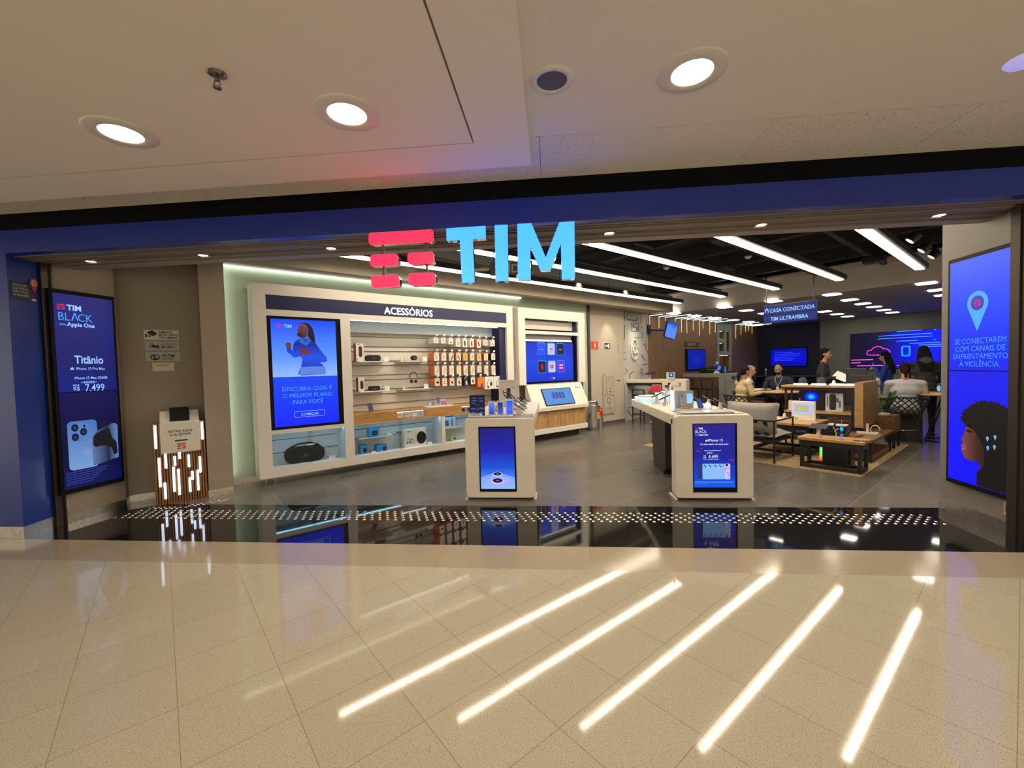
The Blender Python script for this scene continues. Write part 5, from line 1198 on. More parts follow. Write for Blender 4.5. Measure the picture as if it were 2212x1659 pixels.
MB().box(0,.24,0,.03,0,.19).build('card', white, t, bevel=.004); MB().rect(.08,.22,.06,.18,-.002).build('picture', glow('teal_navy_picture', (20,60,120)), t); MB().disc(.15,.12,.035,.035,-.003).rect(.08,.22,.02,.05,-.003).build('pale_shapes', glow('pale_aqua', (150,210,245)), t)
# wall mounted screens on the wood wall
t = thing('wall_monitor', 'tilted screen on a black arm high on the slatted wood wall', 'display', W(12.05,7.40,2.48), RU)
MB().at((.0,0,.0),(radians(10),radians(9),0)).box(0,.62,0,.05,0,.50).build('screen_bezel', M('royal_blue_rim', (.01,.03,.25), .4), t)
MB().at((.0,0,.0),(radians(10),radians(9),0)).rect(.02,.60,.02,.42,-.003).build('screen_picture', grad('periwinkle_picture', [(0,(100,140,245)),(1,(80,140,250))],'Z',0,.5), t)
q = MB().at((.0,0,.0),(radians(10),radians(9),0)); q.rect(.02,.60,.42,.49,-.003); q.build('header_picture', glow('azure_header', (20,90,225)), t)
q = MB().at((.0,0,.0),(radians(10),radians(9),0)); q.rect(.24,.50,.375,.39,-.004).rect(.28,.46,.35,.357,-.004); q.build('lettering', M('indigo_letters', (.01,.01,.05), .4, emit=(.05,.05,.3), es=1), t)
MB().bar((.1,.05,.2),(.0,.52,.25),.05).box(-.10,.06,.50,.55,.12,.42).build('wall_arm', black, t)
t = thing('wall_monitor', 'deep blue square screen on the slatted wood wall above the grey counter', 'display', W(14.25,7.86,1.39), RU)
MB().box(0,1.30,0,.06,0,.76).build('screen_bezel', bezel, t)
MB().rect(.03,1.27,.03,.73,-.003).build('screen_picture', glow('deep_royal_picture', (4,24,160)), t)
q = MB(); q.text('Escolha o plano',.075,.68,.39,-.005); q.text('que combina com você',.075,.68,.29,-.005); q.text('e venha pra TIM',.06,.68,.20,-.005); q.build('lettering', glow('dim_blue_letters', (30,80,215)), t)
t = thing('wall_sign', 'recessed wooden sign strip with grey lettering above the deep blue screen', 'sign', W(14.22,7.93,2.25), RU)
MB().box(0,1.0,0,.02,0,.15).build('panel', M('dark_recess_brown', (.10,.055,.025), .6), t)
MB().text('TIM ÚNICO',.13,.48,.025,-.004,bold=.03,sx=.9).build('lettering', M('silver_letters', (.40,.38,.34), .4), t)
for i, (u, z) in enumerate(((12.10,2.64),(12.63,2.82),(13.02,3.08),(13.65,3.09),(14.03,2.72),(14.39,2.71),(14.83,2.82),(15.28,2.65),(15.54,2.91),(16.05,2.72),(16.49,2.81),(18.25,2.61),(18.74,2.78),(19.18,2.92),(19.49,2.98),(19.83,2.86))):
    t = thing('light_line', f'thin light line down the wood wall and onto the ceiling, number {i+1} from the left', 'light strip', W(u, 7.94, z), RU, 'bent light lines on the slatted wood wall')
    MB().box(-.012,.012,-.006,0,0,3.195-z).build('golden_line', M('golden_led_line', (1,.8,.5), .5, emit=(1.0,.55,.20), es=.9), t)
    MB().box(-.013,.013,-.45-.22*(i%3),-.01,3.188-z,3.198-z).build('white_line', M('white_led_line', (1,1,1), .5, emit=(.85,1.0,.92), es=3.0), t)
for i, (u, v) in enumerate([(12.28,7.2),(13.56,7.2),(14.92,7.2),(16.34,7.2),(17.65,7.2),(12.37,5.68),(13.78,5.68),(15.16,5.68),(16.6,5.68),(12.44,4.44),(16.61,4.44),(17.98,4.45),(19.37,4.48),(12.53,3.2),(14.11,3.22),(15.45,3.22),(16.72,3.22),(18.1,3.24),(19.41,3.25),(12.64,1.57),(14.15,1.57),(15.45,1.6)]):
    pl = {7.2:'beside the wood wall',5.68:'second row from the wood wall',4.44:'middle row',4.45:'middle row',4.48:'middle row'}.get(v, 'fourth row' if v > 2 else 'row nearest the right wall')
    dn = ['nearest','second','third','fourth','fifth','farthest']
    k = sum(1 for a, c in [(12.28,7.2),(13.56,7.2),(14.92,7.2),(16.34,7.2),(17.65,7.2),(12.37,5.68),(13.78,5.68),(15.16,5.68),(16.6,5.68),(12.44,4.44),(16.61,4.44),(17.98,4.45),(19.37,4.48),(12.53,3.2),(14.11,3.22),(15.45,3.22),(16.72,3.22),(18.1,3.24),(19.41,3.25),(12.64,1.57),(14.15,1.57),(15.45,1.6)][:i] if abs(c-v) < .3)
    t = thing('panel_light', f'bright oblong ceiling light, {pl}, {dn[k]} to the entrance', 'ceiling light', W(u, v, 3.2), RU, 'oblong lights in the grey back ceiling')
    MB().rrect(-.20,.20,-.16,.16,.07,-.010,0,plane='xy').build('diffuser', M('bright_panel_diffuser', (1,1,1), .5, emit=(1.0,.92,.78), es=9), t)
# shelf niche unit in the wood wall
t = thing('niche_shelf', 'pale green glass fronted niche shelf in the wood wall', 'shelving', W(16.65,7.93,1.30), RU)
fr = M('pale_grey_green_frame', (.34,.38,.36), .4)
b = MB(); frame_with_holes(b, 0, 1.22, 0, 1.90, [(.16,.62,1.28,1.60),(.16,.62,.79,1.11),(.76,1.07,.79,1.61),(.15,1.09,.05,.63)], 0, .06); b.build('frame', fr, t)
MB().box(.02,1.2,.30,.31,0,1.9).box(.02,1.2,.06,.30,.70,.72).box(.02,.68,.06,.30,1.2,1.22).build('back_panel', wood('amber_back_panel', (.30,.16,.04), (.42,.25,.08), .5, (3,3,3)), t)
for a, c, z in ((.18,.60,1.59),(.78,1.05,1.60),(.18,.60,1.10),(.17,1.07,.62)): MB().box(a,c,.10,.13,z-.012,z).build('led_line', M('amber_led', (1,.9,.6), .5, emit=(1.0,.72,.30), es=2.2), t)
t = thing('potted_plant', 'tiny dark potted plant in the top left niche', 'plant', W(16.95,8.05,2.52), 0); MB().lathe([(0,0),(.05,0),(.07,.09),(0,.09)],12).build('pot', white, t); MB().ball((0,0,.15),.10,.10,.07).build('foliage', M('dark_leaf', (.02,.05,.015), .6), t)
for k in range(5):
    tag(MB().box(0,.055,0,.16,0,.24-.02*(k%2)).build('book', M(['dark_spine_a','dark_spine_b'][k%2], [(.03,.03,.05),(.06,.04,.03)][k%2], .6), None, W(16.86+.062*k,8.02,2.092), RU), f'dark book in the lower left niche, {ords[k]} from the left', 'book', 'dark books in the niche')
t = thing('vase', 'small pale green jar in the tall niche', 'vase', W(17.55,8.06,2.092), 0); MB().lathe([(0,0),(.05,0),(.06,.08),(.05,.14),(.06,.16),(.05,.30),(0,.30)],14).build('jar', M('celadon', (.45,.55,.42), .4), t)
# the circuit pattern and relief on the pale wall
n0 = (Vector(pw[1])-Vector(pw[0])); ra2 = atan2(n0.y, n0.x)
t = thing('wall_graphic', 'circuit line graphic in black, red and blue on the pale wall', 'wall graphic', (pw[0][0], pw[0][1], 0), ra2)
Lw = n0.length
def G(px, py):  # crop coordinates measured at 6.5 px per photo px -> wall metres
    x = 1080+px/6.506; yv = 640+py/6.506
    d = _fwd*F+_r2*(x-1106)-_u2*(yv-829.5); p0 = Vector((*pw[0],0)); nn = Vector((n0.y,-n0.x,0)); O_ = Vector((0,0,CAMZ))
    p = O_+d*((p0-O_).dot(nn)/d.dot(nn)); q = p-p0; e = Vector((n0.x,n0.y,0)).normalized()
    return (q.dot(e), p.z)
def pl_(b, pts, w=.028):
    P_ = [G(*p) for p in pts]
    for a, c in zip(P_, P_[1:]): b.bar((a[0],-.006,a[1]),(c[0],-.006,c[1]),w,.006,up=(0,1,0)) if False else b.tube([(a[0],-.006,a[1]),(c[0],-.006,c[1])], w*.5, 6)
b = MB()
for p in ([(1745,190),(1745,350)],[(1745,400),(1745,590),(1680,705)],[(1785,330),(1915,338),(1935,305)],[(1985,820),(2035,905)],[(1650,1180+0),(1700,1180),(1745,1090)],[(1745,1250),(1745,1680)],[(1795,1600),(1850,1690)],[(1820,1170),(1820,1100),(1870,1060)]): pl_(b, p, .022)
# boxed pictogram and pictogram outlines
pl_(b, [(1848,375),(1948,378),(1946,490),(1848,488),(1848,375)], .016); pl_(b, [(1860,400),(1880,400),(1880,420),(1860,420),(1885,445),(1860,445)], .014); pl_(b, [(1905,395),(1890,430),(1915,450)], .014); pl_(b, [(1920,440),(1935,440),(1935,475),(1915,475),(1920,440)], .014)
b.build('black_line', M('black_vinyl', (.03,.03,.035), .5), t)
b = MB()
for p in ([(1845,200),(1775,270),(1773,315)],[(1722,425),(1722,525)],[(1978,215),(1978,380)],[(1982,415),(1980,442),(2005,445)],[(2008,672),(2040,674),(2045,745),(2080,800)],[(1722,820),(1722,920)],[(1765,1010),(1795,1070)],[(1690,1420),(1720,1480),(1722,1640)]): pl_(b, p, .022)
b.build('red_line', M('coral_vinyl', (.50,.12,.08), .5), t)
b = MB()
for p in ([(1655,680),(1658,785),(1768,788)],[(1982,480),(2000,515),(1998,580),(1892,580)],[(2052,250),(2052,600)],[(1770,865),(1762,890),(1680,897),(1668,925)],[(2000,950),(2080,952)],[(1795,1560),(1880,1562)]): pl_(b, p, .022)
b.build('blue_line', M('sky_vinyl', (.16,.32,.52), .5), t)
cx, cz = G(1882, 752); rx = .235
b = MB().tube([(cx+rx*cos(a)*(1 if a < 5.6 else 1), -.02, cz+.30*sin(a)) for a in [(.15+k*.27) for k in range(21)]], .026, 8)
b.tube([(cx+.10*cos(a), -.02, cz+.12*sin(a)) for a in [k*pi/8 for k in range(16)]], .024, 8, True).tube([(cx+.10,-.02,cz+.12),(cx+.10,-.02,cz-.09),(cx+.17,-.02,cz-.13),(cx+.235,-.02,cz-.02)], .024, 8)
b.build('at_sign_relief', M('white_relief', (.74,.72,.66), .5), t)
c2 = G(1882, 905); MB().text('conexão', .10, c2[0], c2[1]-.03, -.012, bold=.02).build('lettering_relief', M('white_relief'), t)
c3 = G(1085+770, 1120)
b = MB(); cc = G(2035-15, 1130)
lx, lz = G(1990, 1095)
b.tube([(lx-.0+.06*cos(a), -.006, lz+.08*sin(a)) for a in [-1.1+k*.4 for k in range(14)]], .008, 5).tube([(lx-.03,-.006,lz-.13),(lx+.03,-.006,lz-.13)], .01, 5)
for k in range(8): a = pi*k/7-.1; b.tube([(lx+.11*cos(a),-.006,lz+.14*sin(a)),(lx+.15*cos(a),-.006,lz+.19*sin(a))], .008, 5)
b.build('light_bulb_drawing', M('black_vinyl'), t)
light('wall_washer', 'SPOT', tuple(W(10.9,7.1,3.15)), 45, (1,.9,.72), target=tuple(W(11.0,7.7,1.9)), spot_size=radians(75), spot_blend=.9, shadow_soft_size=.03)
light('wall_washer', 'SPOT', tuple(W(9.4,7.15,3.12)), 32, (1,.86,.62), target=tuple(W(9.4,7.5,1.7)), spot_size=radians(70), spot_blend=.9, shadow_soft_size=.03)
# signs and bin by the grey wall
t = thing('fire_sign', 'small red framed fire extinguisher sign on the grey wall', 'sign', W(8.71,7.485,2.07), RU)
MB().box(0,.29,0,.012,0,.21).build('plate', M('coral_red_plate', (.70,.13,.07), .5), t)
MB().rect(.04,.25,.03,.18,-.002).build('inner_field', M('signal_red', (.62,.05,.02), .5), t); MB().rrect(.12,.18,.04,.15,.02,y=-.004).rect(.14,.16,.15,.17,-.004).build('extinguisher_symbol', cream, t)
t = thing('exit_sign', 'small black and white exit arrow sign on the grey wall', 'sign', W(9.24,7.485,2.07), RU)
MB().box(0,.27,0,.012,0,.185).build('plate', cream, t); MB().rect(.012,.258,.012,.172,-.002).build('black_field', ink, t)
MB().flat([(.03,.09),(.08,.14),(.08,.11),(.12,.11),(.12,.07),(.08,.07),(.08,.04)], -.004).rrect(.16,.22,.03,.15,.01,y=-.004).disc(.15,.10,.025,.035,-.004).build('arrow_symbol', paper, t)
t = thing('litter_bin', 'tall cylindrical steel bin beside the second wall unit', 'bin', W(8.25,7.10,0), RU)
MB().lathe([(0,0),(.15,0),(.15,.60),(.156,.61),(.156,.63),(.15,.64),(.15,.72),(.156,.73),(.150,.75),(.12,.75),(.12,.70),(0,.70)],32).build('bin_body', chrome, t)
MB().lathe([(0,.701),(.12,.701)],24).build('opening', black, t); MB().at((.05,-.145,.30)).box(-.05,.05,-.008,0,0,.09).box(-.05,.05,-.0085,0,.10,.16).build('label_sticker', M('yellow_blue_label', (.6,.35,.05), .5), t)
t = thing('fire_extinguisher', 'red fire extinguisher in a steel holder beside the bin', 'fire extinguisher', W(8.66,7.20,0), RU)
MB().lathe([(0,.02),(.075,.02),(.08,.04),(.08,.42),(.06,.48),(.025,.52),(.025,.55),(0,.55)],20).build('cylinder', M('extinguisher_red', (.45,.02,.02), .3), t)
MB().lathe([(.09,0),(.09,.05)],20).lathe([(.084,.05),(.084,.33)],20).build('holder', steel, t); MB().bar((0,0,.55),(-.08,0,.60),.02).bar((0,0,.55),(-.07,0,.56),.02).tube([(.0,0,.54),(.08,0,.50),(.10,0,.35),(.09,0,.2)],.008).build('valve_and_hose', black, t)
t = thing('recycling_panel', 'engraved recycling panel with tree symbol and slot on the grey wall', 'panel', W(9.14,7.47,.29), RU)
MB().box(0,.50,0,.03,0,1.05).build('panel', M('pale_recycling_panel', (.50,.45,.37), .5), t)
b = MB()
def outline(b, x0, x1, z0, z1, r=.03, w=.008, y=-.003):
    o, i = rr(x0,x1,z0,z1,r), rr(x0+w,x1-w,z0+w,z1-w,max(.002,r-w)); n = len(o)
    b.add([(p[0],y,p[1]) for p in o]+[(p[0],y,p[1]) for p in i], [(k,(k+1)%n,(k+1)%n+n,k+n) for k in range(n)])
outline(b,.03,.47,.03,.50); outline(b,.03,.47,.53,1.02,.01)
outline(b,.13,.37,.70,.95,.01); 
b.tube([(.25,-.003,.24),(.25,-.003,.36)],.006,5).tube([(.25+.08*cos(k*.45),-.003,.37+.08*sin(k*.45)) for k in range(14)],.006,5,True)
b.text('RECICLE SEU',.04,.25,.17,-.003); b.text('CELULAR AQUI',.04,.25,.12,-.003); b.text('COLETA',.035,.25,.07,-.003); b.build('engraving', M('dark_engraving', (.06,.05,.04), .6), t)
b = MB().text('TIM',.07,.30,.58,-.004,bold=.02); logo(b,.12,.58,.07,-.004); b.build('lettering', M('rust_print', (.45,.10,.04), .5), t)
t = thing('wall_lettering', 'faint grey round symbol and words on the grey wall above the recycling panel', 'wall graphic', W(9.15,7.49,1.32), RU)
b = MB(); b.tube([(.06+.045*cos(k*.5),-.003,.03+.055*sin(k*.5)) for k in range(12)],.005,5,True).text('ecologia',.05,.33,.04,-.003).text('TIM é mais verde',.035,.33,-.01,-.003); b.build('lettering', M('faint_grey_print', (.30,.27,.22), .6), t)
# screens on the back walls
t = thing('wall_monitor', 'blue screen with small white lines on the navy wall', 'display', W(20.38,7.42,1.385), RB)
MB().box(0,1.38,0,.06,0,.80).build('screen_bezel', bezel, t); MB().rect(.03,1.35,.03,.77,-.003).build('screen_picture', grad('electric_blue_picture', [(0,(2,6,150)),(.5,(0,8,220)),(1,(0,6,170))],'Z',0,.8), t)
b = MB()
b.text('Confira suas vantagens',.075,.16,.60,-.005,'LEFT',.01)
for k, w in enumerate((.98,.94,.80)): b.rect(.16,.16+w,.535-k*.065,.55-k*.065,-.005)
for k, w in enumerate((.80,.70)): b.rect(.16,.16+w,.33-k*.065,.355-k*.065,-.005)
b.build('lettering', glow('periwinkle_lines', (60,80,250)), t)
t = thing('led_wall', 'large video wall with a pink neon cloud and a blue square at the back', 'display', W(20.35,4.62,1.25), RB)
Lv = 3.1
MB().box(0,Lv,0,.08,0,1.35).build('housing', bezel, t); p = MB().rect(.01,Lv,.02,1.34,-.003).build('screen_picture', grad('night_blue_picture', [(0,(14,0,34)),(.30,(12,4,60)),(.5,(4,8,210)),(.75,(0,30,255)),(1,(2,10,150))],'X',0,Lv), t)
def VX(px, py):
    x = 1660+px/3.6075; yv = 600+py/3.6075; d = _fwd*F+_r2*(x-1106)-_u2*(yv-829.5); O_ = Vector((0,0,CAMZ)); p0 = W(20.35,0); tt_ = ((p0-O_).dot(U))/d.dot(U); q = O_+d*tt_
    return (4.62-q.dot(V), q.z-1.25)
b = MB()
cl = [(765,590),(775,570),(800,565),(820,545),(850,535),(875,538),(895,552),(925,555),(945,572),(945,585)]
P_ = [VX(*c) for c in cl]; b.tube([(a,-.01,c) for a, c in P_], .016, 6)
P_ = [VX(*c) for c in ((765,590),(775,602),(850,603))]; b.tube([(a,-.01,c) for a, c in P_], .016, 6)
for c in ((855,602),(880,602)): a = VX(*c); b.ball((a[0],-.01,a[1]),.03)
b.build('pink_cloud_picture', glow('neon_pink', (255,60,215), 1.2), p)
b = MB(); outline(b, VX(1035,570)[0], VX(1108,570)[0], VX(1070,612)[1], VX(1070,530)[1], .05, .05, -.01); b.build('blue_square_picture', glow('neon_azure', (0,150,255), 1.2), p)
b = MB()
for x0_, x1_, yv in ((855,1275,443),(850,1278,465),(1000,1165,492),(1100,1338,506),(1170,1355,520),(1230,1355,533),(1000,1190,415),(1285,1305,482),(1290,1305,403)):
    a = VX(x0_, yv+ (4 if x1_ > 1200 else 0)); c = VX(x1_, yv-2); b.rect(a[0],c[0],(a[1]+c[1])/2-.012,(a[1]+c[1])/2+.012,-.006)
b.build('azure_streak_picture', glow('bright_azure', (70,160,255), 1.1), p)
b = MB()
for x0_, x1_, yv in ((645,815,642),(645,720,664),(895,950,659),(690,900,686),(1000,1095,684),(735,750,710)):
    a = VX(x0_, yv); c = VX(x1_, yv); b.rect(a[0],c[0],a[1]-.014,a[1]+.014,-.006)
b.build('pink_streak_picture', glow('neon_rose', (240,120,240), 1.1), p)
# hanging sign
t = thing('hanging_sign', 'blue double hanging sign CASA CONECTADA TIM ULTRAFIBRA over the lounge', 'sign', W(10.5,3.96,2.47), RB)
MB().box(0,1.0,.0,.10,.19,.385).box(0,1.0,.005,.095,0,.185).build('sign_box', M('lit_navy_box', (.005,.012,.09), .5, spec=.2, emit=(.002,.010,.085), es=1.0), t, bevel=.003)
MB().box(-.01,1.01,-.005,.105,.385,.41).build('top_rail', black, t)
for x in (.04,.95): MB().cyl((x,.05,.40),(x,.05,1.2),.012,n=8).build('hanging_rod', blackm, t)
b = MB().text('CASA CONECTADA',.115,.555,.235,-.004,bold=.02,sx=.83); b.text('TIM ULTRAFIBRA',.115,.50,.05,-.004,bold=.02,sx=.83,shear=.15)
b.flat([(.035,.24),(.035,.29),(.02,.29),(.07,.345),(.12,.29),(.105,.29),(.105,.24),(.09,.24),(.09,.285),(.07,.305),(.05,.285),(.05,.24)], -.004)
b.build('lettering', glow('pale_blue_lettering'), t)
# ================================================================ lounge furniture
def barset(t, name, segs, w=.03, mt=None):
    for a, c in segs: MB().bar(a, c, w).build(name, mt or blackm, t)
def rugm():
    return M('woven_jute_rug', (.34,.24,.13), .9, noise=(26,.45))
o = MB().box(0,3.35,0,3.45,0,.012).build('rug', rugm(), None, W(7.24,1.52,0), RU); tag(o, 'large woven jute rug under the lounge furniture', 'rug')
# armchair seen from behind
canv = M('grey_canvas', (.26,.245,.225), .8, noise=(60,.12))
t = thing('armchair', 'black wire framed armchair with a grey back cushion, seen from behind', 'armchair', W(7.30,2.60,.012), RU)
w_, d_ = .82, .82
for x in (.012, d_-.012):
    for y in (.012, w_-.012): MB().bar((x,y,0),(x,y,.66),.022).build('leg', blackm, t)
for y in (.012, w_-.012): MB().bar((0,y,.66),(d_,y,.66),.022).build('armrest', blackm, t)
MB().bar((.012,0,.66),(.012,w_,.66),.022).build('back_rail', blackm, t)
for y in (.012, w_-.012): MB().bar((0,y,.13),(d_,y,.13),.018).build('side_rail', blackm, t)
MB().bar((.012,0,.13),(.012,w_,.13),.018).build('rear_rail', blackm, t)
for k in range(5):
    y = .12+k*.145
    MB().add([(.012,y,.66),(.012,y+.06,.66),(.14,y+.06,.34),(.14,y,.34)], [(0,1,2,3)]).add([(.022,y,.66),(.022,y+.06,.66),(.15,y+.06,.34),(.15,y,.34)], [(3,2,1,0)]).build('back_strap', M('black_webbing', (.02,.02,.02), .8), t)
MB().box(.10,d_-.02,.05,w_-.05,.30,.345).build('seat_frame', blackm, t)
def cushion(w, h, th, puff=1.0):
    n = 8; vs = []; fs = []
    for s in (1, -1):
        for i in range(n+1):
            for j in range(n+1):
                a, b_ = i/n*2-1, j/n*2-1
                bul = ((1-a**4)*(1-b_**4))**.5
                ear = 1+.05*(abs(a*b_))**3
                pin = 1-.05*(1-abs(b_))*0
                vs.append((a*w/2*ear*(1-.04*(1-b_*b_)*abs(a)), s*th/2*bul*puff, b_*h/2*ear*(1-.05*(1-a*a)*abs(b_))))
    m_ = (n+1)**2
    for s in (0, 1):
        for i in range(n):
            for j in range(n):
                q = (s*m_+i*(n+1)+j, s*m_+(i+1)*(n+1)+j, s*m_+(i+1)*(n+1)+j+1, s*m_+i*(n+1)+j+1); fs.append(q if s else q[::-1])
    return vs, fs
vs, fs = cushion(.80,.50,.22)
b = MB().at((.16,w_/2,.66+.03),(0,radians(0),radians(-90))); b.X = b.X @ Matrix.Rotation(radians(-14),4,'X'); b.add(vs, fs, True); b.build('back_cushion', canv, t, sub=1)
vs, fs = cushion(.78,.70,.18)
b = MB().at((.44,w_/2,.40),(radians(90),0,radians(-90))); b.add(vs, fs, True); b.build('seat_cushion', canv, t, sub=1)
# front bench table
def sled_table(name, label, u, v, du, dv, z, topm, cat='table', lw=.045, over=.03, loop=True, base_z=.012):
    t = thing(name, label, cat, W(u, v, base_z), RU); z = z-base_z
    MB().rrect(-over,du+over,-over,dv+over,.02,z-.04,z,plane='xy').build('tabletop', topm, t, bevel=.005)
    zz = z-.04
    for x in (lw/2, du-lw/2):
        for y in (lw/2, dv-lw/2): MB().bar((x,y,0),(x,y,zz),lw).build('leg', blackm, t)
    for x in (lw/2, du-lw/2): MB().bar((x,0,lw/2),(x,dv,lw/2),lw).build('bottom_rail', blackm, t); MB().bar((x,0,zz-lw*.8),(x,dv,zz-lw*.8),lw*1.6).build('top_rail', blackm, t)
    for y in (lw/2, dv-lw/2): MB().bar((0,y,lw/2),(du,y,lw/2),lw).build('cross_rail', blackm, t); MB().bar((0,y,zz-lw*.8),(du,y,zz-lw*.8),lw*1.6).build('apron', blackm, t)
    return t
ochre = wood('golden_oak', (.40,.20,.06), (.58,.33,.12), .4, (5,1.2,6))
sled_table('bench', 'low black framed bench table with a golden wood top, nearest the entrance', 7.40,1.55,.36,.74,.46, ochre)
sled_table('coffee_table', 'low black framed wooden table behind the armchair carrying the white screen', 8.25,2.42,.85,.95,.55, ochre, over=.05)
phone_on_stand('tablet leaning on a white stand at the left of the bench', W(7.55,2.10,.46), RB, -72, 'dark', .17,.22,.15)
t = thing('cable_coil', 'cream cable and clip standing on the bench', 'cable', W(7.5,1.93,.46), RB)
MB().tube([(-.10,0,.008),(.0,-.02,.008),(.06,0,.02),(.07,0,.08),(.05,0,.12),(.09,0,.15)],.008).tube([(.05,0,.14),(.03,0,.17)],.006).build('cable', M('cream_plastic', (.66,.60,.48), .4), t)
t = thing('led_wand', 'clear wand with two glowing blue lights in a black ring on the bench', 'lamp', W(7.5,1.80,.46), RB)
MB().cyl((0,0,0),(0,0,.28),.004).cyl((0,0,0),(0,0,.01),.03).build('wand', M('clear_acrylic'), t)
MB().ball((0,0,.15),.022,.022,.03).build('glowing_lens', glow('cyan_glow', (0,160,255),1.3), t); MB().ball((0,0,.055),.020,.020,.022).build('glowing_lens', glow('blue_glow', (40,90,255),1.3), t)
MB().tube([(.10*cos(k*pi/10), .04, .165+.105*sin(k*pi/10)) for k in range(20)],.012,8,True).build('black_ring', black, t)
o = MB().box(0,.07,0,.10,0,.006).box(.085,.15,.03,.12,0,.006).build('remote', ink, None, W(7.45,1.66,.46), RB); tag(o, 'two flat black cards at the right of the bench', 'card')
t = thing('subwoofer', 'black cylinder speaker with a coloured light bar on the rug behind the bench', 'speaker', W(7.9,1.95,.012), RU)
MB().rrect(-.14,.14,-.20,.20,.06,0,.30,plane='xy').build('speaker_body', black, t, bevel=.01)
g = grad('light_bar_picture', [(0,(255,60,20)),(.25,(255,150,60)),(.4,(150,240,90)),(1,(150,255,130))],'Z',.05,.25)
MB().at((-.141,.17,0)).box(-.003,0,-.018,.018,.05,.26).build('light_bar', g, t)
# items on the coffee table
t = thing('screen_box', 'white upright screen panel with a pale picture on the coffee table', 'display', W(8.75,2.84,.55), RB)
MB().box(0,.36,0,.06,0,.34).build('casing', M('ivory_casing', (.78,.74,.62), .4, emit=(.9,.85,.7), es=.12), t, bevel=.006)
p = MB().rrect(.02,.34,.10,.30,.008,y=-.003).build('screen_picture', glow('pale_lilac_picture', (200,205,235), .9), t)
MB().rect(.06,.27,.15,.27,-.005).build('beige_picture', glow('soft_beige', (190,185,150)), p); MB().disc(.13,.205,.018,.022,-.006).rect(.11,.16,.185,.195,-.0065).build('green_blob_picture', glow('lime_blob', (170,235,80)), p)
t = thing('baby_monitor', 'white rounded camera on the coffee table beside the armchair', 'camera', W(8.3,2.80,.55), RB)
MB().ball((0,0,.09),.03,.03,.075).cyl((0,0,0),(0,0,.02),.04).build('camera_body', white, t, bevel=0)
t = thing('cable_coil', 'white looped cable stand on the coffee table', 'cable', W(8.3,2.62,.55), RB)
MB().ball((0,0,.10),.035,.02,.03).tube([(0,0,.08),(.02,-.01,.04),(.0,-.02,.0)],.006).tube([(0,0,.08),(-.03,.02,.03),(-.06,.0,.0)],.006).build('cable', white, t)
t = thing('wedge_dock', 'white wedge shaped dock on the coffee table corner', 'device base', W(8.25,3.0,.55), RB)
MB().prism([(0,0),(.22,0),(.18,.04),(.02,.09)],0,.14,'xz').build('base', white, t, bevel=.005)
t = thing('set_top_box', 'slim white device on the low shelf of the coffee table', 'device', W(8.4,2.62,.30), RB); MB().rrect(-.28,.12,0,.22,.02,0,.035,plane='xy').build('body', white, t)
o = MB().box(0,.75,0,.85,-.03,0).build('under_shelf', M('red_brown_shelf', (.22,.07,.03), .5), None, W(8.3,2.47,.29), RU); tag(o, 'red brown wooden shelf board below the coffee table top', 'shelf')
# etagere
t = thing('shelf_rack', 'black open rack with light wood shelves behind the coffee table', 'shelving', W(9.15,2.02,0), RU)
MB().rrect(-.03,.38,-.05,1.12,.02,1.12,1.155,plane='xy').build('top_shelf', oak2, t); MB().rrect(0,.36,-.02,1.08,.02,.645,.68,plane='xy').build('lower_shelf', oak2, t)
for x in (.02,.33):
    for y in (.02,1.05): MB().bar((x,y,0),(x,y,1.12),.045 if y < .5 else .03).build('post', blackm, t)
for z in (1.09,.62): 
    for x in (.02,.33): MB().bar((x,0,z),(x,1.07,z),.04).build('shelf_rail', blackm, t)
for k, (v, n) in enumerate(((2.95,'first'),(2.66,'second'),(2.38,'third'),(2.15,'fourth'))):
    t = thing('smart_hub', f'flat glowing white device on the top shelf of the black rack, {n} from the left', 'device', W(9.22,v,1.155), RB, 'glowing white devices on the rack top')
    MB().rrect(-.02,.20,-.02,.12,.04,0,.03,plane='xy').build('hub_body', M('ice_glow_plastic', (.8,.9,.95), .4, emit=(.45,.85,1.0), es=.9), t, bevel=.01)
for k, (v, n) in enumerate(((2.86,'left'),(2.56,'right'))):
    t = thing('round_speaker', f'dark round fabric speaker on the top shelf of the rack, {n} one', 'speaker', W(9.40,v,1.155), RB)
    MB().ball((0,0,.07),.075,.05,.075).build('speaker_body', M('charcoal_fabric', (.05,.045,.045), .9), t)
t = thing('mini_camera', 'small white pointed camera on the top shelf of the rack', 'camera', W(9.35,2.36,1.155), RB); MB().lathe([(0,0),(.035,0),(.03,.05),(.012,.09),(0,.095)],14).build('camera_body', white, t)
t = thing('smart_lamp', 'round glowing blue lamp on the lower shelf of the rack', 'lamp', W(9.35,2.72,.68), RB)
MB().box(-.20,.20,.05,.09,0,.40).build('back_board', M('midnight_board', (.005,.006,.04), .4), t)
MB().at((0,.045,.25)).disc(0,0,.115,.10).build('blue_ring', glow('deep_glow_blue', (0,20,235),1.1), t); MB().at((0,.042,.25)).disc(0,0,.075,.062).build('azure_ring', glow('azure_glow', (0,90,255),1.2), t); MB().at((0,.039,.25)).disc(0,0,.04,.035).build('cyan_core', glow('cyan_core', (20,190,255),1.3), t)
t = thing('product_box', 'white box picturing a black cylinder device on the lower shelf', 'box', W(9.25,2.46,.68), RB)
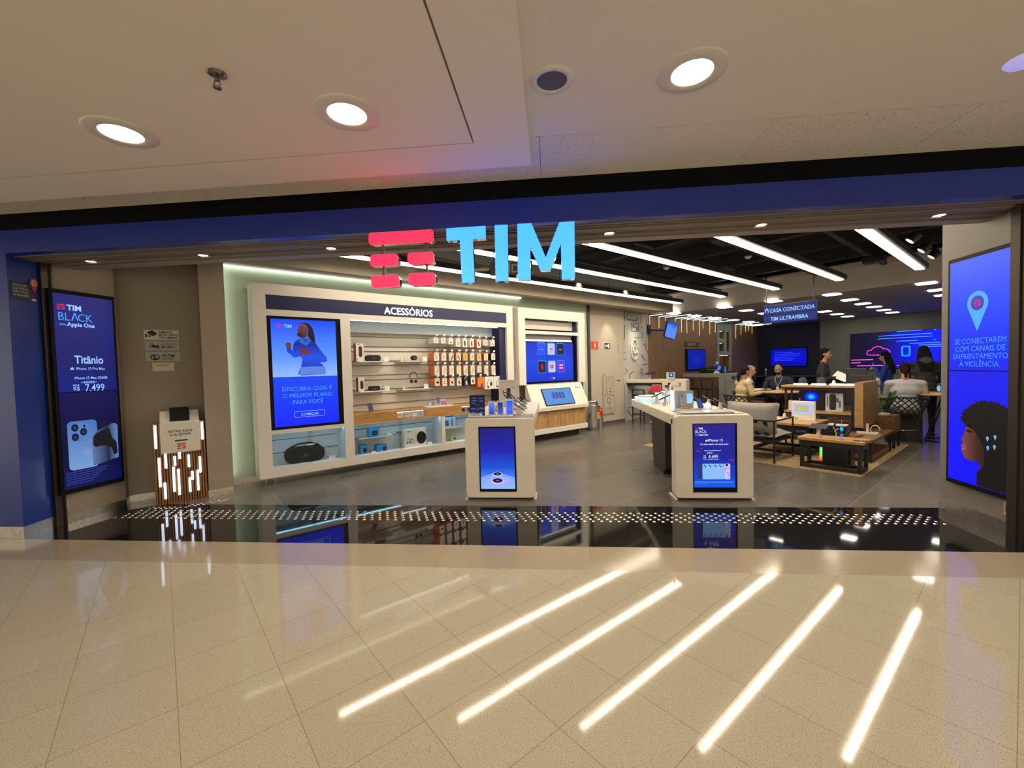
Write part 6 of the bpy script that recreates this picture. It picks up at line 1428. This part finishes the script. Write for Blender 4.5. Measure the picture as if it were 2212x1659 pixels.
MB().box(0,.26,0,.10,0,.36).build('carton', M('pale_grey_card', (.58,.58,.62), .5), t); MB().rrect(.06,.16,.03,.32,.04,y=-.003).build('cylinder_picture', blkpic, t); MB().rect(0,.26,.33,.36,-.002).build('blue_band', M('navy_print', (.03,.04,.18), .5), t); MB().rect(.02,.04,.1,.27,-.002).rect(.2,.23,.08,.2,-.002).rect(.16,.2,.17,.25,-.002).build('grey_print', M('slate_print'), t)
t = thing('product_box', 'blue and white small leaflet box at the left of the lower shelf', 'box', W(9.2,3.02,.68), RB)
MB().box(0,.14,0,.04,0,.18).build('carton', M('blue_white_card', (.12,.18,.50), .5), t); MB().rrect(-.01,.05,0,.19,.02,-.02,-.005).build('white_figure', white, t)
t = thing('wire_figure', 'silver bent gadget beside the glowing blue lamp', 'gadget', W(9.2,2.85,.68), RB); MB().tube([(0,0,0),(.02,0,.10),(-.01,0,.18),(.01,0,.24)],.012).tube([(.0,0,.03),(.10,0,.05)],.006).build('gadget_body', chrome, t)
# dark screens behind the rack
for k, (v, z0, z1, u) in enumerate(((2.42,.75,1.44,10.35),(2.28,.40,1.32,10.1))):
    t = thing('partition_screen', f'plain black desk screen behind the rack, the {("farther","nearer")[k]} one', 'screen', W(u,v,0), RB)
    MB().box(0,.32,0,.03,z0,z1).build('panel', M('satin_black_panel', (.025,.027,.03), .4), t, bevel=.01)
    MB().bar((.16,.015,0),(.16,.015,z0),.05).build('post', blackm, t); MB().box(.02,.30,-.12,.15,0,.015).build('foot', blackm, t)
# upright wood panel
t = thing('wood_panel', 'thick upright wooden panel beside the plant box', 'panel', W(8.98,1.86,0), RU)
MB().box(0,1.02,0,.12,.46,1.22).build('panel', walnut, t, bevel=.003)
MB().box(-.002,0,0.002,.118,.462,1.218).build('light_edge', wood('pale_oak_edge', (.36,.20,.08), (.48,.28,.12), .5, (2,2,8)), t)
for x in (.15,.85): MB().bar((x,.06,0),(x,.06,.46),.05).build('post', blackm, t)
# low wood shelves in front
t = thing('low_table', 'low brown wooden display board beside the bench', 'table', W(8.25,1.60,0), RU)
MB().box(0,1.5,.0,.45,.33,.37).build('tabletop', walnut, t); MB().box(.15,.55,.20,.26,.3702,.372).build('slot', black, t)
for x in (.1,1.4):
    for y in (.04,.40): MB().bar((x,y,.012),(x,y,.33),.035).build('leg', blackm, t)
o = MB().box(0,1.15,0,.40,.05,.13).build('step', walnut, None, W(8.35,1.62,0), RU, bevel=.003); tag(o, 'thick brown wooden step board close to the floor', 'step')
o = MB().box(0,1.0,.06,.34,.012,.05).build('plinth', blackm, None, W(8.40,1.62,0), RU); tag(o, 'dark recessed plinth under the wooden step board', 'plinth')
t = thing('router', 'white flat router with a looped cable on the low wooden board', 'router', W(8.9,1.80,.372), RB)
MB().rrect(-.14,.14,0,.12,.03,0,.03,plane='xy').build('router_body', white, t); MB().tube([(.10+.06*cos(k*.4),.05,.08+.07*sin(k*.4)) for k in range(14)],.008).cyl((0,.06,.03),(0,.06,.17),.02,n=8).build('looped_cable', M('cream_plastic'), t)
t = thing('soundbar_box', 'black boxy device behind the bench on the low table', 'device', W(8.35,2.05,.372), RB)
MB().box(-.42,.10,0,.22,0,.17).build('body', black, t, bevel=.004); MB().box(-.16,.10,0,.20,.17,.185).build('white_lid', lightgrey, t)
# planter
t = thing('planter_box', 'wooden plant box on black legs with a round pot sunk in it', 'planter', W(9.95,1.62,0), RU)
MB().box(0,.45,0,.42,.29,.585).build('box_body', walnut, t); MB().box(-.003,0,.42,.9,.29,.585).box(0,.45,.42,.9,.29,.585).build('box_extension', walnut, t)
for x in (.02,.43):
    for y in (.02,.86): MB().bar((x,y,0),(x,y,.585),.035).build('leg', blackm, t)
MB().lathe([(.17,.585),(.18,.61),(.165,.61),(.16,.59),(0,.588)],28,(.22,.28,0)).build('pot_rim', M('cream_ceramic', (.60,.55,.45), .4), t)
t = thing('monstera_plant', 'leafy green plant growing from the plant box', 'plant', W(10.17,1.90,.59), RB)
leaf = M('fresh_green_leaf', (.16,.50,.10), .4); leafd = M('deep_green_leaf', (.03,.13,.03), .45)
rnd = random.Random(5)
for k in range(12):
    a = rnd.uniform(0, 2*pi); L_ = rnd.uniform(.10,.28); hgt = [.52,.44,.36,.30,.34,.22,.18,.26,.14,.30,.12,.2][k]
    tip = (L_*cos(a), L_*sin(a)*.6, hgt)
    if k == 0: tip = (.02,-.10,.50)
    if k == 1: tip = (-.14,-.08,.43)
    MB().tube([(0,0,0),(tip[0]*.4,tip[1]*.4,tip[2]*.6),tip],.006,6).build('stem', leafd, t)
    lb2 = MB().at(tip,(rnd.uniform(.3,1.1),rnd.uniform(-.5,.5),a-pi/2)); s_ = .13 if k < 2 else rnd.uniform(.07,.11)
    pts = [(0,0),(.35,-.12),(.62,.10),(.62,.45),(.40,.85),(0,1.25),(-.40,.85),(-.62,.45),(-.62,.10),(-.35,-.12)]
    vs = [(0,.5*s_*1.0,.12*s_)]+[(x*s_, yv*s_, -.12*s_*abs(x)) for x, yv in pts]
    lb2.add(vs, [(0,i+1,(i+1)%10+1) for i in range(10)], True); lb2.build('leaf', leaf if k < 3 else leafd, t)
# woven chairs and tables at counter height
woven = M('black_woven_cord', (.015,.014,.014), .7)
def woven_chair(u, v, face, label, zs=.60, zt=.88, r=.30, group=None):
    t = thing('woven_chair', label, 'chair', W(u, v, 0), RU+radians(face), group)   # local +x is the way it faces
    MB().lathe([(0,zs-.05),(r*.8,zs-.045),(r*.82,zs-.01),(r*.75,zs),(0,zs)],24).build('seat', M('dark_seat_pad', (.03,.03,.032), .7), t)
    A0, A1 = radians(70), radians(290)
    top = [((r+.06)*cos(A0+(A1-A0)*k/24), (r+.06)*sin(A0+(A1-A0)*k/24), zt-.07*abs(k/12-1)**2) for k in range(25)]
    bot = [((r*.85)*cos(A0+(A1-A0)*k/24), (r*.85)*sin(A0+(A1-A0)*k/24), zs-.02) for k in range(25)]
    MB().tube(top,.018,8).build('top_rail', black, t)
    b = MB()
    for d in (1,-1):
        for k in range(-4, 27, 2):
            pts = []
            for s in range(7):
                kk = k+d*s*1.0
                if 0 <= kk <= 24:
                    i = int(kk); f = s/6; a = A0+(A1-A0)*kk/24; R_ = (r*.85)*(1-f)+(r+.06)*f; zt_ = zt-.07*abs(kk/12-1)**2
                    pts.append((R_*cos(a), R_*sin(a), (zs-.02)*(1-f)+zt_*f))
            if len(pts) > 1: b.tube(pts,.0105,5)
    b.tube(bot,.008,6)
    b.build('woven_back', woven, t)
    for sx, sy in ((1,1),(1,-1),(-1,1),(-1,-1)): MB().cyl((sx*r*.5,sy*r*.5,zs-.05),(sx*r*.85,sy*r*.85,0),.014,.012,8).build('leg', black, t)
    MB().tube([(r*.72*cos(k*pi/8),r*.72*sin(k*pi/8),.25) for k in range(16)],.008,6,True).build('foot_ring', chrome, t)
    return t
woven_chair(10.16,4.32,-37,'black woven chair under the woman in the beige shirt')
woven_chair(10.95,1.66,12,'black woven chair under the woman in the grey shirt',.58,.88)
woven_chair(11.12,4.60,-75,'black woven chair under the person with grey hair', r=.24)
woven_chair(11.95,4.05,200,'black woven chair under the seated man')
def round_table(u, v, r, label, z=.93, shape=None):
    t = thing('round_table', label, 'table', W(u, v, 0), RU)
    MB().lathe([(0,z-.03),(r-.01,z-.03),(r,z-.015),(r,z),(0,z)],40).build('tabletop', oak2, t)
    for k in range(6):
        a = k*pi/3; MB().cyl((.05*cos(a),.05*sin(a),z-.03),(.30*cos(a+1.0),.30*sin(a+1.0),0),.012,n=8).build('leg', blackm, t)
    MB().tube([(.30*cos(k*pi/10),.30*sin(k*pi/10),.01) for k in range(20)],.01,6,True).build('base_ring', blackm, t); return t
round_table(10.95,3.78,.50,'round light wood table in front of the seated man')
round_table(11.55,1.15,.62,'round wooden table at the right beside the dark hooded jacket')
tag(MB().box(0,.30,0,.21,0,.003).build('paper_sheet', paper, None, W(10.75,3.35,.931), RB), 'sheets of white paper at the right end of the round table', 'paper')
tag(MB().box(0,.26,0,.18,0,.004).build('document', M('beige_paper', (.60,.52,.38), .7), None, W(10.9,4.0,.931), RB), 'beige printed document under the seated man\'s hand', 'paper')
tag(MB().box(0,.28,0,.2,0,.008).build('folder', black, None, W(10.95,4.26,.931), RB), 'black folder under the seated man\'s other hand', 'folder')
tag(MB().box(0,.03,0,.16,0,.30).build('binder', cream, None, W(10.85,2.05,.93), RB), 'cream upright board between the wood panel and the grey shirted woman', 'board')
tag(MB().box(0,.5,0,.4,.0,.93).build('desk_cabinet', M('dark_cabinet', (.03,.03,.032), .5), None, W(11.0,1.95,0), RB), 'dark low cabinet holding the cream board behind the plant', 'cabinet')
t = thing('office_desk', 'dark desk line at the foot of the navy wall', 'desk', W(18.6,6.6,0), RB)
MB().box(-.8,2.2,0,.6,1.02,1.06).build('desktop', M('dark_grey_laminate', (.05,.055,.06), .4), t); MB().box(-.75,-.70,0,.6,0,1.02).box(2.1,2.15,0,.6,0,1.02).box(-.75,2.15,.55,.58,.1,1.02).build('desk_frame', blackm, t)
t = thing('desk_lamp', 'small chrome tap like lamp on the far desk', 'lamp', W(18.5,6.9,1.06), RB); MB().cyl((0,0,0),(0,0,.22),.03).ball((0,0,.25),.06,.05,.04).build('lamp_body', chrome, t)
MB().box(-.5,-.1,.1,.4,0,.22).build('machine_body', M('dark_cabinet'), thing('desktop_machine', 'dark boxy machine with small lights on the far desk', 'machine', W(18.6,7.3,1.06), RB))
# far small stool behind the right counter
t = thing('low_stool', 'low stool with an orange wood seat behind the right counter', 'stool', W(7.62,4.60,.0), RU)
MB().rrect(-.02,.34,-.02,.42,.03,.42,.46,plane='xy').build('seat', ochre, t)
for x in (.03,.29):
    for y in (.03,.37): MB().bar((x,y,0),(x,y,.42),.035).build('leg', blackm, t)
for x in (.03,.29): MB().bar((x,0,.018),(x,.40,.018),.035).build('bottom_rail', blackm, t)
tag(MB().rrect(-.16,.16,-.12,.14,.05,0,.025,plane='xy').build('floor_pad', black, None, W(9.4,5.95,0), RU), 'flat dark object on the floor between the counters', 'floor pad')
# ================================================================ people
skinm = M('warm_skin', (.42,.22,.135), .55); skind = M('tan_skin', (.32,.16,.095), .55); eyew = M('eye_white', (.7,.68,.65), .3); eyed = M('dark_iris', (.02,.012,.01), .2); lipm = M('lip_pink', (.42,.16,.13), .5)
def seg(b, p0, p1, r0, r1): b.cyl(p0, p1, r0, r1, 14); b.ball(p0, r0); b.ball(p1, r1)
def remesh(o, vox, sm=4):
    r = o.modifiers.new('remesh', 'REMESH'); r.mode = 'VOXEL'; r.voxel_size = vox; r.use_smooth_shade = True
    s = o.modifiers.new('smooth', 'SMOOTH'); s.factor = .5; s.iterations = sm
def hand(b, w, d, side, n_up=Vector((0,0,1)), k=1.0):
    """palm from wrist w along d, five unequal bent fingers"""
    w = Vector(w); d = Vector(d).normalized(); sdir = d.cross(n_up).normalized()*side; nn = sdir.cross(d).normalized()
    if nn.z > 0: nn = -nn
    palm = w+d*.05*k
    for q in (-.028,-.010,.010,.028): seg(b, tuple(w+sdir*q*.7*k), tuple(w+d*.085*k+sdir*q*k), .013*k, .0115*k)
    for i, (q, L_) in enumerate(((-.030,.062),(-.010,.076),(.011,.082),(.031,.070))):
        a = w+d*.088*k+sdir*q*1.12*k; m1 = a+d*L_*.5*k+nn*.010*k; e = m1+d*L_*.42*k+nn*.026*k
        seg(b, tuple(a), tuple(m1), .0090*k, .0082*k); seg(b, tuple(m1), tuple(e), .0082*k, .0070*k)
    a = w+d*.025*k+sdir*.030*k; m1 = a+d*.035*k+sdir*.030*k; e = m1+d*.032*k+sdir*.008*k
    seg(b, tuple(a), tuple(m1), .012*k, .010*k); seg(b, tuple(m1), tuple(e), .010*k, .0085*k)
def person(label, loc, rz, s=1.0, hip=.95, lean=0.0, arms=None, legs=None, head=(0,0), skin=None, top=None, pants=None, shoes=None, hair=None, hairstyle='short', broad=1.0, top_len=0.0, extras=None, sleeve=True, group=None):
    t = thing('person', label, 'person', loc, rz)
    skin = skin or skinm
    def P3(x, y, z): return (x*s, y*s, z*s)
    hz = hip/s
    up = Vector((0, sin(lean), cos(lean)))
    fw = Vector((0, cos(lean), -sin(lean)))
    pel = Vector((0,0,hz))
    chest = pel+up*.33; shl = pel+up*.47; neck = pel+up*.55; hd = neck+up*.10+Vector((0,.025+.03*head[1],.05-.02*head[1]))
    sw = .185*broad
    def body(b, g, parts):
        if 'torso' in parts:
            for c, rx, ry, rz_ in ((pel+up*.02,.155*broad,.115,.12),(pel+up*.16,.14*broad,.105,.13),(pel+up*.31,.165*broad,.115,.14),(pel+up*.42,.15*broad,.095,.09)):
                b.at(tuple(c*s),(-lean,0,0)); b.ball((0,0,0),(rx+g)*s,(ry+g)*s,(rz_+g)*s)
            b.at()
            for sx in (-1,1): seg(b, tuple((shl+Vector((sx*.05,0,.0)))*s), tuple((shl+Vector((sx*sw,0,-.025)))*s), (.06+g)*s, (.058+g)*s)
        if 'arms' in parts:
            for i, sx in enumerate((-1,1)):
                sh = shl+Vector((sx*sw,0,-.03)); e, w = [Vector(v) for v in arms[i]]
                seg(b, tuple(sh*s), tuple(e*s), (.052+g)*s, (.040+g)*s); seg(b, tuple(e*s), tuple((e+(w-e)*(1 if parts != 'x' else 1))*s), (.040+g)*s, (.028+g)*s)
        if 'legs' in parts:
            for i, sx in enumerate((-1,1)):
                k_, a_ = [Vector(v) for v in legs[i]]; h_ = pel+Vector((sx*.09,0,-.02))
                seg(b, tuple(h_*s), tuple(k_*s), (.088+g)*s, (.058+g)*s); seg(b, tuple(k_*s), tuple(a_*s), (.055+g)*s, (.038+g)*s)
    b = MB(); body(b, -.012, ('torso','arms','legs'))
    seg(b, tuple(shl*s), tuple((hd-Vector((0,.02,.05)))*s), .055*s, .052*s)
    yaw, pit = head
    hb = Matrix.Translation(hd*s) @ Matrix.Rotation(yaw,4,'Z') @ Matrix.Rotation(-pit*.9,4,'X') @ Matrix.Scale(s,4)
    b.X = hb
    b.ball((0,-.005,.03),.076,.092,.095,20,12); b.ball((0,.028,-.035),.055,.060,.070,16,10); b.ball((0,.060,-.075),.028,.025,.022)
    b.ball((0,.094,-.012),.013,.018,.022); b.ball((0,.100,-.024),.016,.014,.010); b.ball((0,.080,.018),.055,.012,.012)
    for sx in (-1,1): b.ball((sx*.079,-.002,.0),.010,.022,.033); b.ball((sx*.045,.062,-.025),.022,.022,.022)
    b.at()
    for i, sx in enumerate((-1,1)):
        e, w = [Vector(v) for v in arms[i]]
        seg(b, tuple((e+(w-e)*.8)*s), tuple(w*s), .027*s, .024*s)
        d = (w-e).normalized(); d = Vector((d.x, d.y, d.z*.3)).normalized()
        hand(b, w*s, d, sx*-1, k=s)
    for i in (0,1):
        k_, a_ = [Vector(v) for v in legs[i]]; seg(b, tuple((a_+Vector((0,-.02,-.05)))*s), tuple((a_+Vector((0,.13,-.07)))*s), .035*s, .028*s)
    o = b.build('body', skin, t); remesh(o, .0085*s, 2)
    # face
    b = MB(); b.X = hb
    for sx in (-1,1): b.ball((sx*.031,.079,.003),.012,.008,.007)
    b.build('eyes', eyew, t)
    b = MB(); b.X = hb
    for sx in (-1,1): b.ball((sx*.031,.0855,.003),.0055,.003,.006); 
    for sx in (-1,1): b.tube([(sx*.048,.080,.022),(sx*.032,.091,.028),(sx*.016,.093,.024)],.006,6)
    b.build('brows_and_pupils', eyed, t)
    b = MB(); b.X = hb; b.ball((0,.084,-.052),.023,.008,.0065); b.build('lips', lipm, t)
    # clothes
    b = MB(); body(b, .010, ('torso','arms') if sleeve else ('torso',))
    if top_len: b.at(tuple((pel-Vector((0,0,top_len*.5)))*s)); b.ball((0,0,0),.175*broad*s,.14*s,(.10+top_len)*s); b.at()
    o = b.build('shirt', top, t); remesh(o, .013*s, 3)
    b = MB(); body(b, .006, ('legs',)); b.at(tuple(pel*s)); b.ball((0,0,-.02*s),.16*broad*s,.12*s,.10*s); b.at(); o = b.build('trousers', pants, t); remesh(o, .014*s, 3)
    for i in (0,1):
        a_ = Vector(legs[i][1]); b = MB()
        dv = Vector((0,1,0))
        seg(b, tuple((a_+Vector((0,-.03,-.055)))*s), tuple((a_+Vector((0,.15,-.07)))*s), .045*s, .036*s); b.at(tuple((a_+Vector((0,.06,-.10)))*s)); b.ball((0,0,0),.047*s,.14*s,.018*s); b.at()
        o = b.build('shoe', shoes or ink, t); remesh(o, .013*s, 2)
    # hair
    b = MB(); b.X = hb
    if hairstyle == 'short': b.ball((0,-.030,.050),.083,.090,.086,18,12)
    else: b.ball((0,-.020,.052),.088,.098,.092,18,12)
    if hairstyle != 'short':
        b.ball((0,-.045,.0),.080,.062,.085,16,10)
    if hairstyle == 'short': b.ball((0,-.05,.01),.074,.048,.062)
    if hairstyle == 'tail': b.ball((0,-.045,-.03),.088,.062,.085); b.ball((.0,-.06,-.09),.075,.045,.05)
    if hairstyle == 'pony': seg(b,(0,-.11,.0),(0,-.15,-.10),.034,.040); seg(b,(0,-.15,-.10),(0,-.13,-.22),.040,.018)
    if hairstyle == 'bunpony': b.ball((0,-.105,-.01),.05,.04,.05); seg(b,(0,-.12,-.03),(0,-.13,-.15),.036,.020)
    if hairstyle == 'long':
        for x in (-.055,-.02,.02,.055): seg(b,(x,-.07,-.02),(x*1.35,-.10,-.24),.040,.045); seg(b,(x*1.35,-.10,-.24),(x*1.3,-.10,-.40),.045,.022)
        for sx in (-1,1): seg(b,(sx*.075,-.02,.0),(sx*.095,-.04,-.22),.026,.030)
    o = b.build('hair', hair or M('black_hair', (.012,.010,.009), .6), t); remesh(o, .010*s, 2)
    if extras: extras(t, hb, s, hd, shl, pel)
    return t
K = 1.06
# local +y is forward. rz that turns +y into direction (du, dv) of the shop frame
def face(du, dv): d = U*du+V*dv; return atan2(d.y, d.x)-pi/2
seat_legs = [((-.10,.40,.60/K-.03),(-.12,.36,.18)), ((.10,.40,.60/K-.03),(.12,.42,.18))]
def sl(hz, f=.40, ank=.22): return [((-.11,f,hz+.01),(-.12,f-.02,ank)), ((.11,f,hz+.01),(.12,f+.03,ank))]
# woman in beige, seated with her back to us
hz = .66
person('person seated with a ponytail and a beige shirt, seen from behind', W(10.16,4.32,0), face(.80,-.60), K, hz, .12,
       [((-.23,.12,hz/K+.24),(-.14,.34,hz/K+.26)), ((.25,.10,hz/K+.22),(.17,.33,hz/K+.24))], sl(hz/K), (.0,.1), skind, M('beige_cotton', (.52,.40,.24), .8, bump=(30,.3)), M('floral_dark_red', (.12,.02,.02), .8, noise=(40,.9)), ink, M('dark_brown_hair', (.016,.008,.006), .85, spec=.15), 'pony', 1.05)
# grey haired person with white top and dark straps
def straps(t, hb, s, hd, shl, pel):
    b = MB()
    for sx in (-1,1): b.tube([tuple((shl+Vector((sx*.09,.12,-.10)))*s), tuple((shl+Vector((sx*.10,.0,.065)))*s), tuple((shl+Vector((sx*.08,-.125,-.10)))*s), tuple((shl+Vector((sx*.05,-.14,-.25)))*s)], .012, 6)
    b.build('bag_straps', ink, t)
person('person seated with short grey hair, a white top and thin dark straps', W(11.12,4.60,0), face(.25,-.97), K, hz, .12,
       [((-.23,.10,hz/K+.24),(-.12,.32,hz/K+.25)), ((.25,.08,hz/K+.22),(.12,.30,hz/K+.25))], sl(hz/K), (.0,.15), skinm, M('off_white_cotton', (.62,.63,.60), .8, bump=(30,.3)), M('dark_trousers', (.02,.02,.025), .8), ink, M('grey_hair', (.15,.15,.15), .8, noise=(60,.5)), 'short', .95, extras=straps)
# seated man with lanyard
def lanyard(t, hb, s, hd, shl, pel):
    b = MB()
    for sx in (-1,1): b.tube([tuple((shl+Vector((sx*.07,.04,.06)))*s), tuple((shl+Vector((sx*.055,.125,-.05)))*s), tuple((shl+Vector((0,.155,-.16)))*s)], .006, 6)
    b.build('lanyard', M('pale_blue_ribbon', (.35,.45,.60), .6), t)
    c = (shl+Vector((0,.165,-.22)))*s; MB().box(c.x-.03,c.x+.03,c.y,c.y+.004,c.z-.05,c.z+.05).build('badge', M('white_badge', (.75,.68,.72), .5), t)
    b = MB(); b.X = hb; b.ball((0,.050,-.066),.054,.050,.044,14,8); o = b.build('beard', M('dark_beard', (.03,.017,.012), .8), t)
person('person seated facing us in a dark blue sweatshirt with a lanyard and badge', W(11.92,4.12,0), face(-1,-.13), K*1.02, .68, .16,
       [((-.30,.16,.70/K+.16),(-.17,.42,.93/K-.005)), ((.31,.15,.70/K+.16),(.16,.42,.93/K-.005))], sl(.68/K), (.0,.42), skinm, M('navy_sweatshirt', (.020,.024,.060), .8), M('dark_trousers'), ink, blkh, 'short', 1.22, extras=lanyard)
# standing woman with a sheet of paper
def sheet(t, hb, s, hd, shl, pel):
    MB().at((.23*s,.42*s,1.12*s),(radians(70),radians(10),radians(-25))).box(-.13,.13,-.18,.18,0,.003).build('paper_sheet', paper, t)
person('person standing in dark clothes turning with a white sheet in her hand', W(11.55,3.13,0), face(.15,-1.0), 1.045, .97*1.045, .05,
       [((-.27,-.10,1.12),(-.20,.10,1.02)), ((.27,.04,1.13),(.20,.24,1.17))], [((-.09,.03,.50),(-.10,-.02,.10)),((.10,.02,.50),(.11,.06,.10))], (-.25,.05), skinm, M('black_jacket', (.014,.015,.024), .8), M('dark_trousers'), ink, blkh, 'tail' , .98, .05, extras=None)
tp = thing('paper_sheet', 'white sheet held out by the standing person in dark clothes', 'paper', W(11.55,3.13,0), face(.15,-1.0)); MB().at((.22,.36,1.25),(radians(-32),radians(-35),0)).box(-.0015,.0015,-.14,.14,-.09,.09).build('sheet', paper, tp)
# woman in blue sweater holding a phone
person('person standing in profile in a bright blue sweater looking at a phone', W(13.4,2.32,0), face(0,1.0), 1.01, .95, .04,
       [((-.23,.07,1.14),(-.06,.22,1.36)), ((.23,.07,1.14),(.08,.22,1.34))], [((-.09,.03,.50),(-.10,-.02,.10)),((.10,.02,.50),(.11,.04,.10))], (.0,.2), skinm, M('cobalt_sweater', (.010,.045,.30), .8), M('dark_trousers'), ink, blkh, 'long', 1.0, .05)
tp = thing('smartphone', 'phone held up by the person in the blue sweater', 'phone', W(13.4,2.32,0), face(0,1.0)); MB().at((.01,.30,1.46),(radians(20),0,0)).box(-.04,.04,-.005,.005,-.07,.08).build('phone_body', black, tp); MB().at((.01,.294,1.46),(radians(20),0,0)).rect(-.035,.035,-.065,.075).build('phone_screen', glow('phone_screen_lilac', (90,110,200)), tp)
# grey shirt woman, seated, back to us
hz = .65
person('person seated in a light grey shirt with hair tied low, back towards us', W(10.98,1.64,0), face(.97,.22), K, hz, .14,
       [((-.27,.12,hz/K+.20),(-.19,.36,hz/K+.28)), ((.28,.12,hz/K+.20),(.22,.36,hz/K+.28))], [((-.13,.34,hz/K),(-.13,.05,.20)),((.12,.40,hz/K),(.13,.30,.20))], (.0,.2), skinm, M('light_grey_cotton', (.40,.40,.45), .8, bump=(25,.4)), M('black_trousers', (.012,.012,.014), .8), M('sneaker_dark', (.05,.04,.035), .6), M('dark_brown_hair'), 'bunpony', 1.22, .02)
# hooded woman standing by the table
def hood(t, hb, s, hd, shl, pel):
    b = MB(); b.ball(tuple((shl+Vector((0,-.09,.05)))*s),.12*s,.07*s,.09*s); o = b.build('hood', M('slate_hood', (.035,.045,.075), .8), t); remesh(o,.014,2)
    c = (shl+Vector((.0,-.135,-.10)))*s
    MB().at(tuple(c),(0,0,0)).text('STAFF',.06,0,0,0,bold=.02).build('back_lettering', M('white_print', (.6,.62,.62), .6), t)
person('person standing with long black hair and a dark hooded jacket, back towards us', W(12.05,1.50,0), face(.85,.30), 1.035, .97*1.035, .16,
       [((-.26,.12,1.10),(-.30,.34,1.00)), ((.26,.10,1.12),(.16,.36,1.02))], [((-.09,.03,.50),(-.10,-.02,.10)),((.10,.02,.50),(.11,.04,.10))], (.0,.35), skinm, M('black_jacket'), M('black_trousers'), ink, blkh, 'long', 1.12, .10, extras=hood)
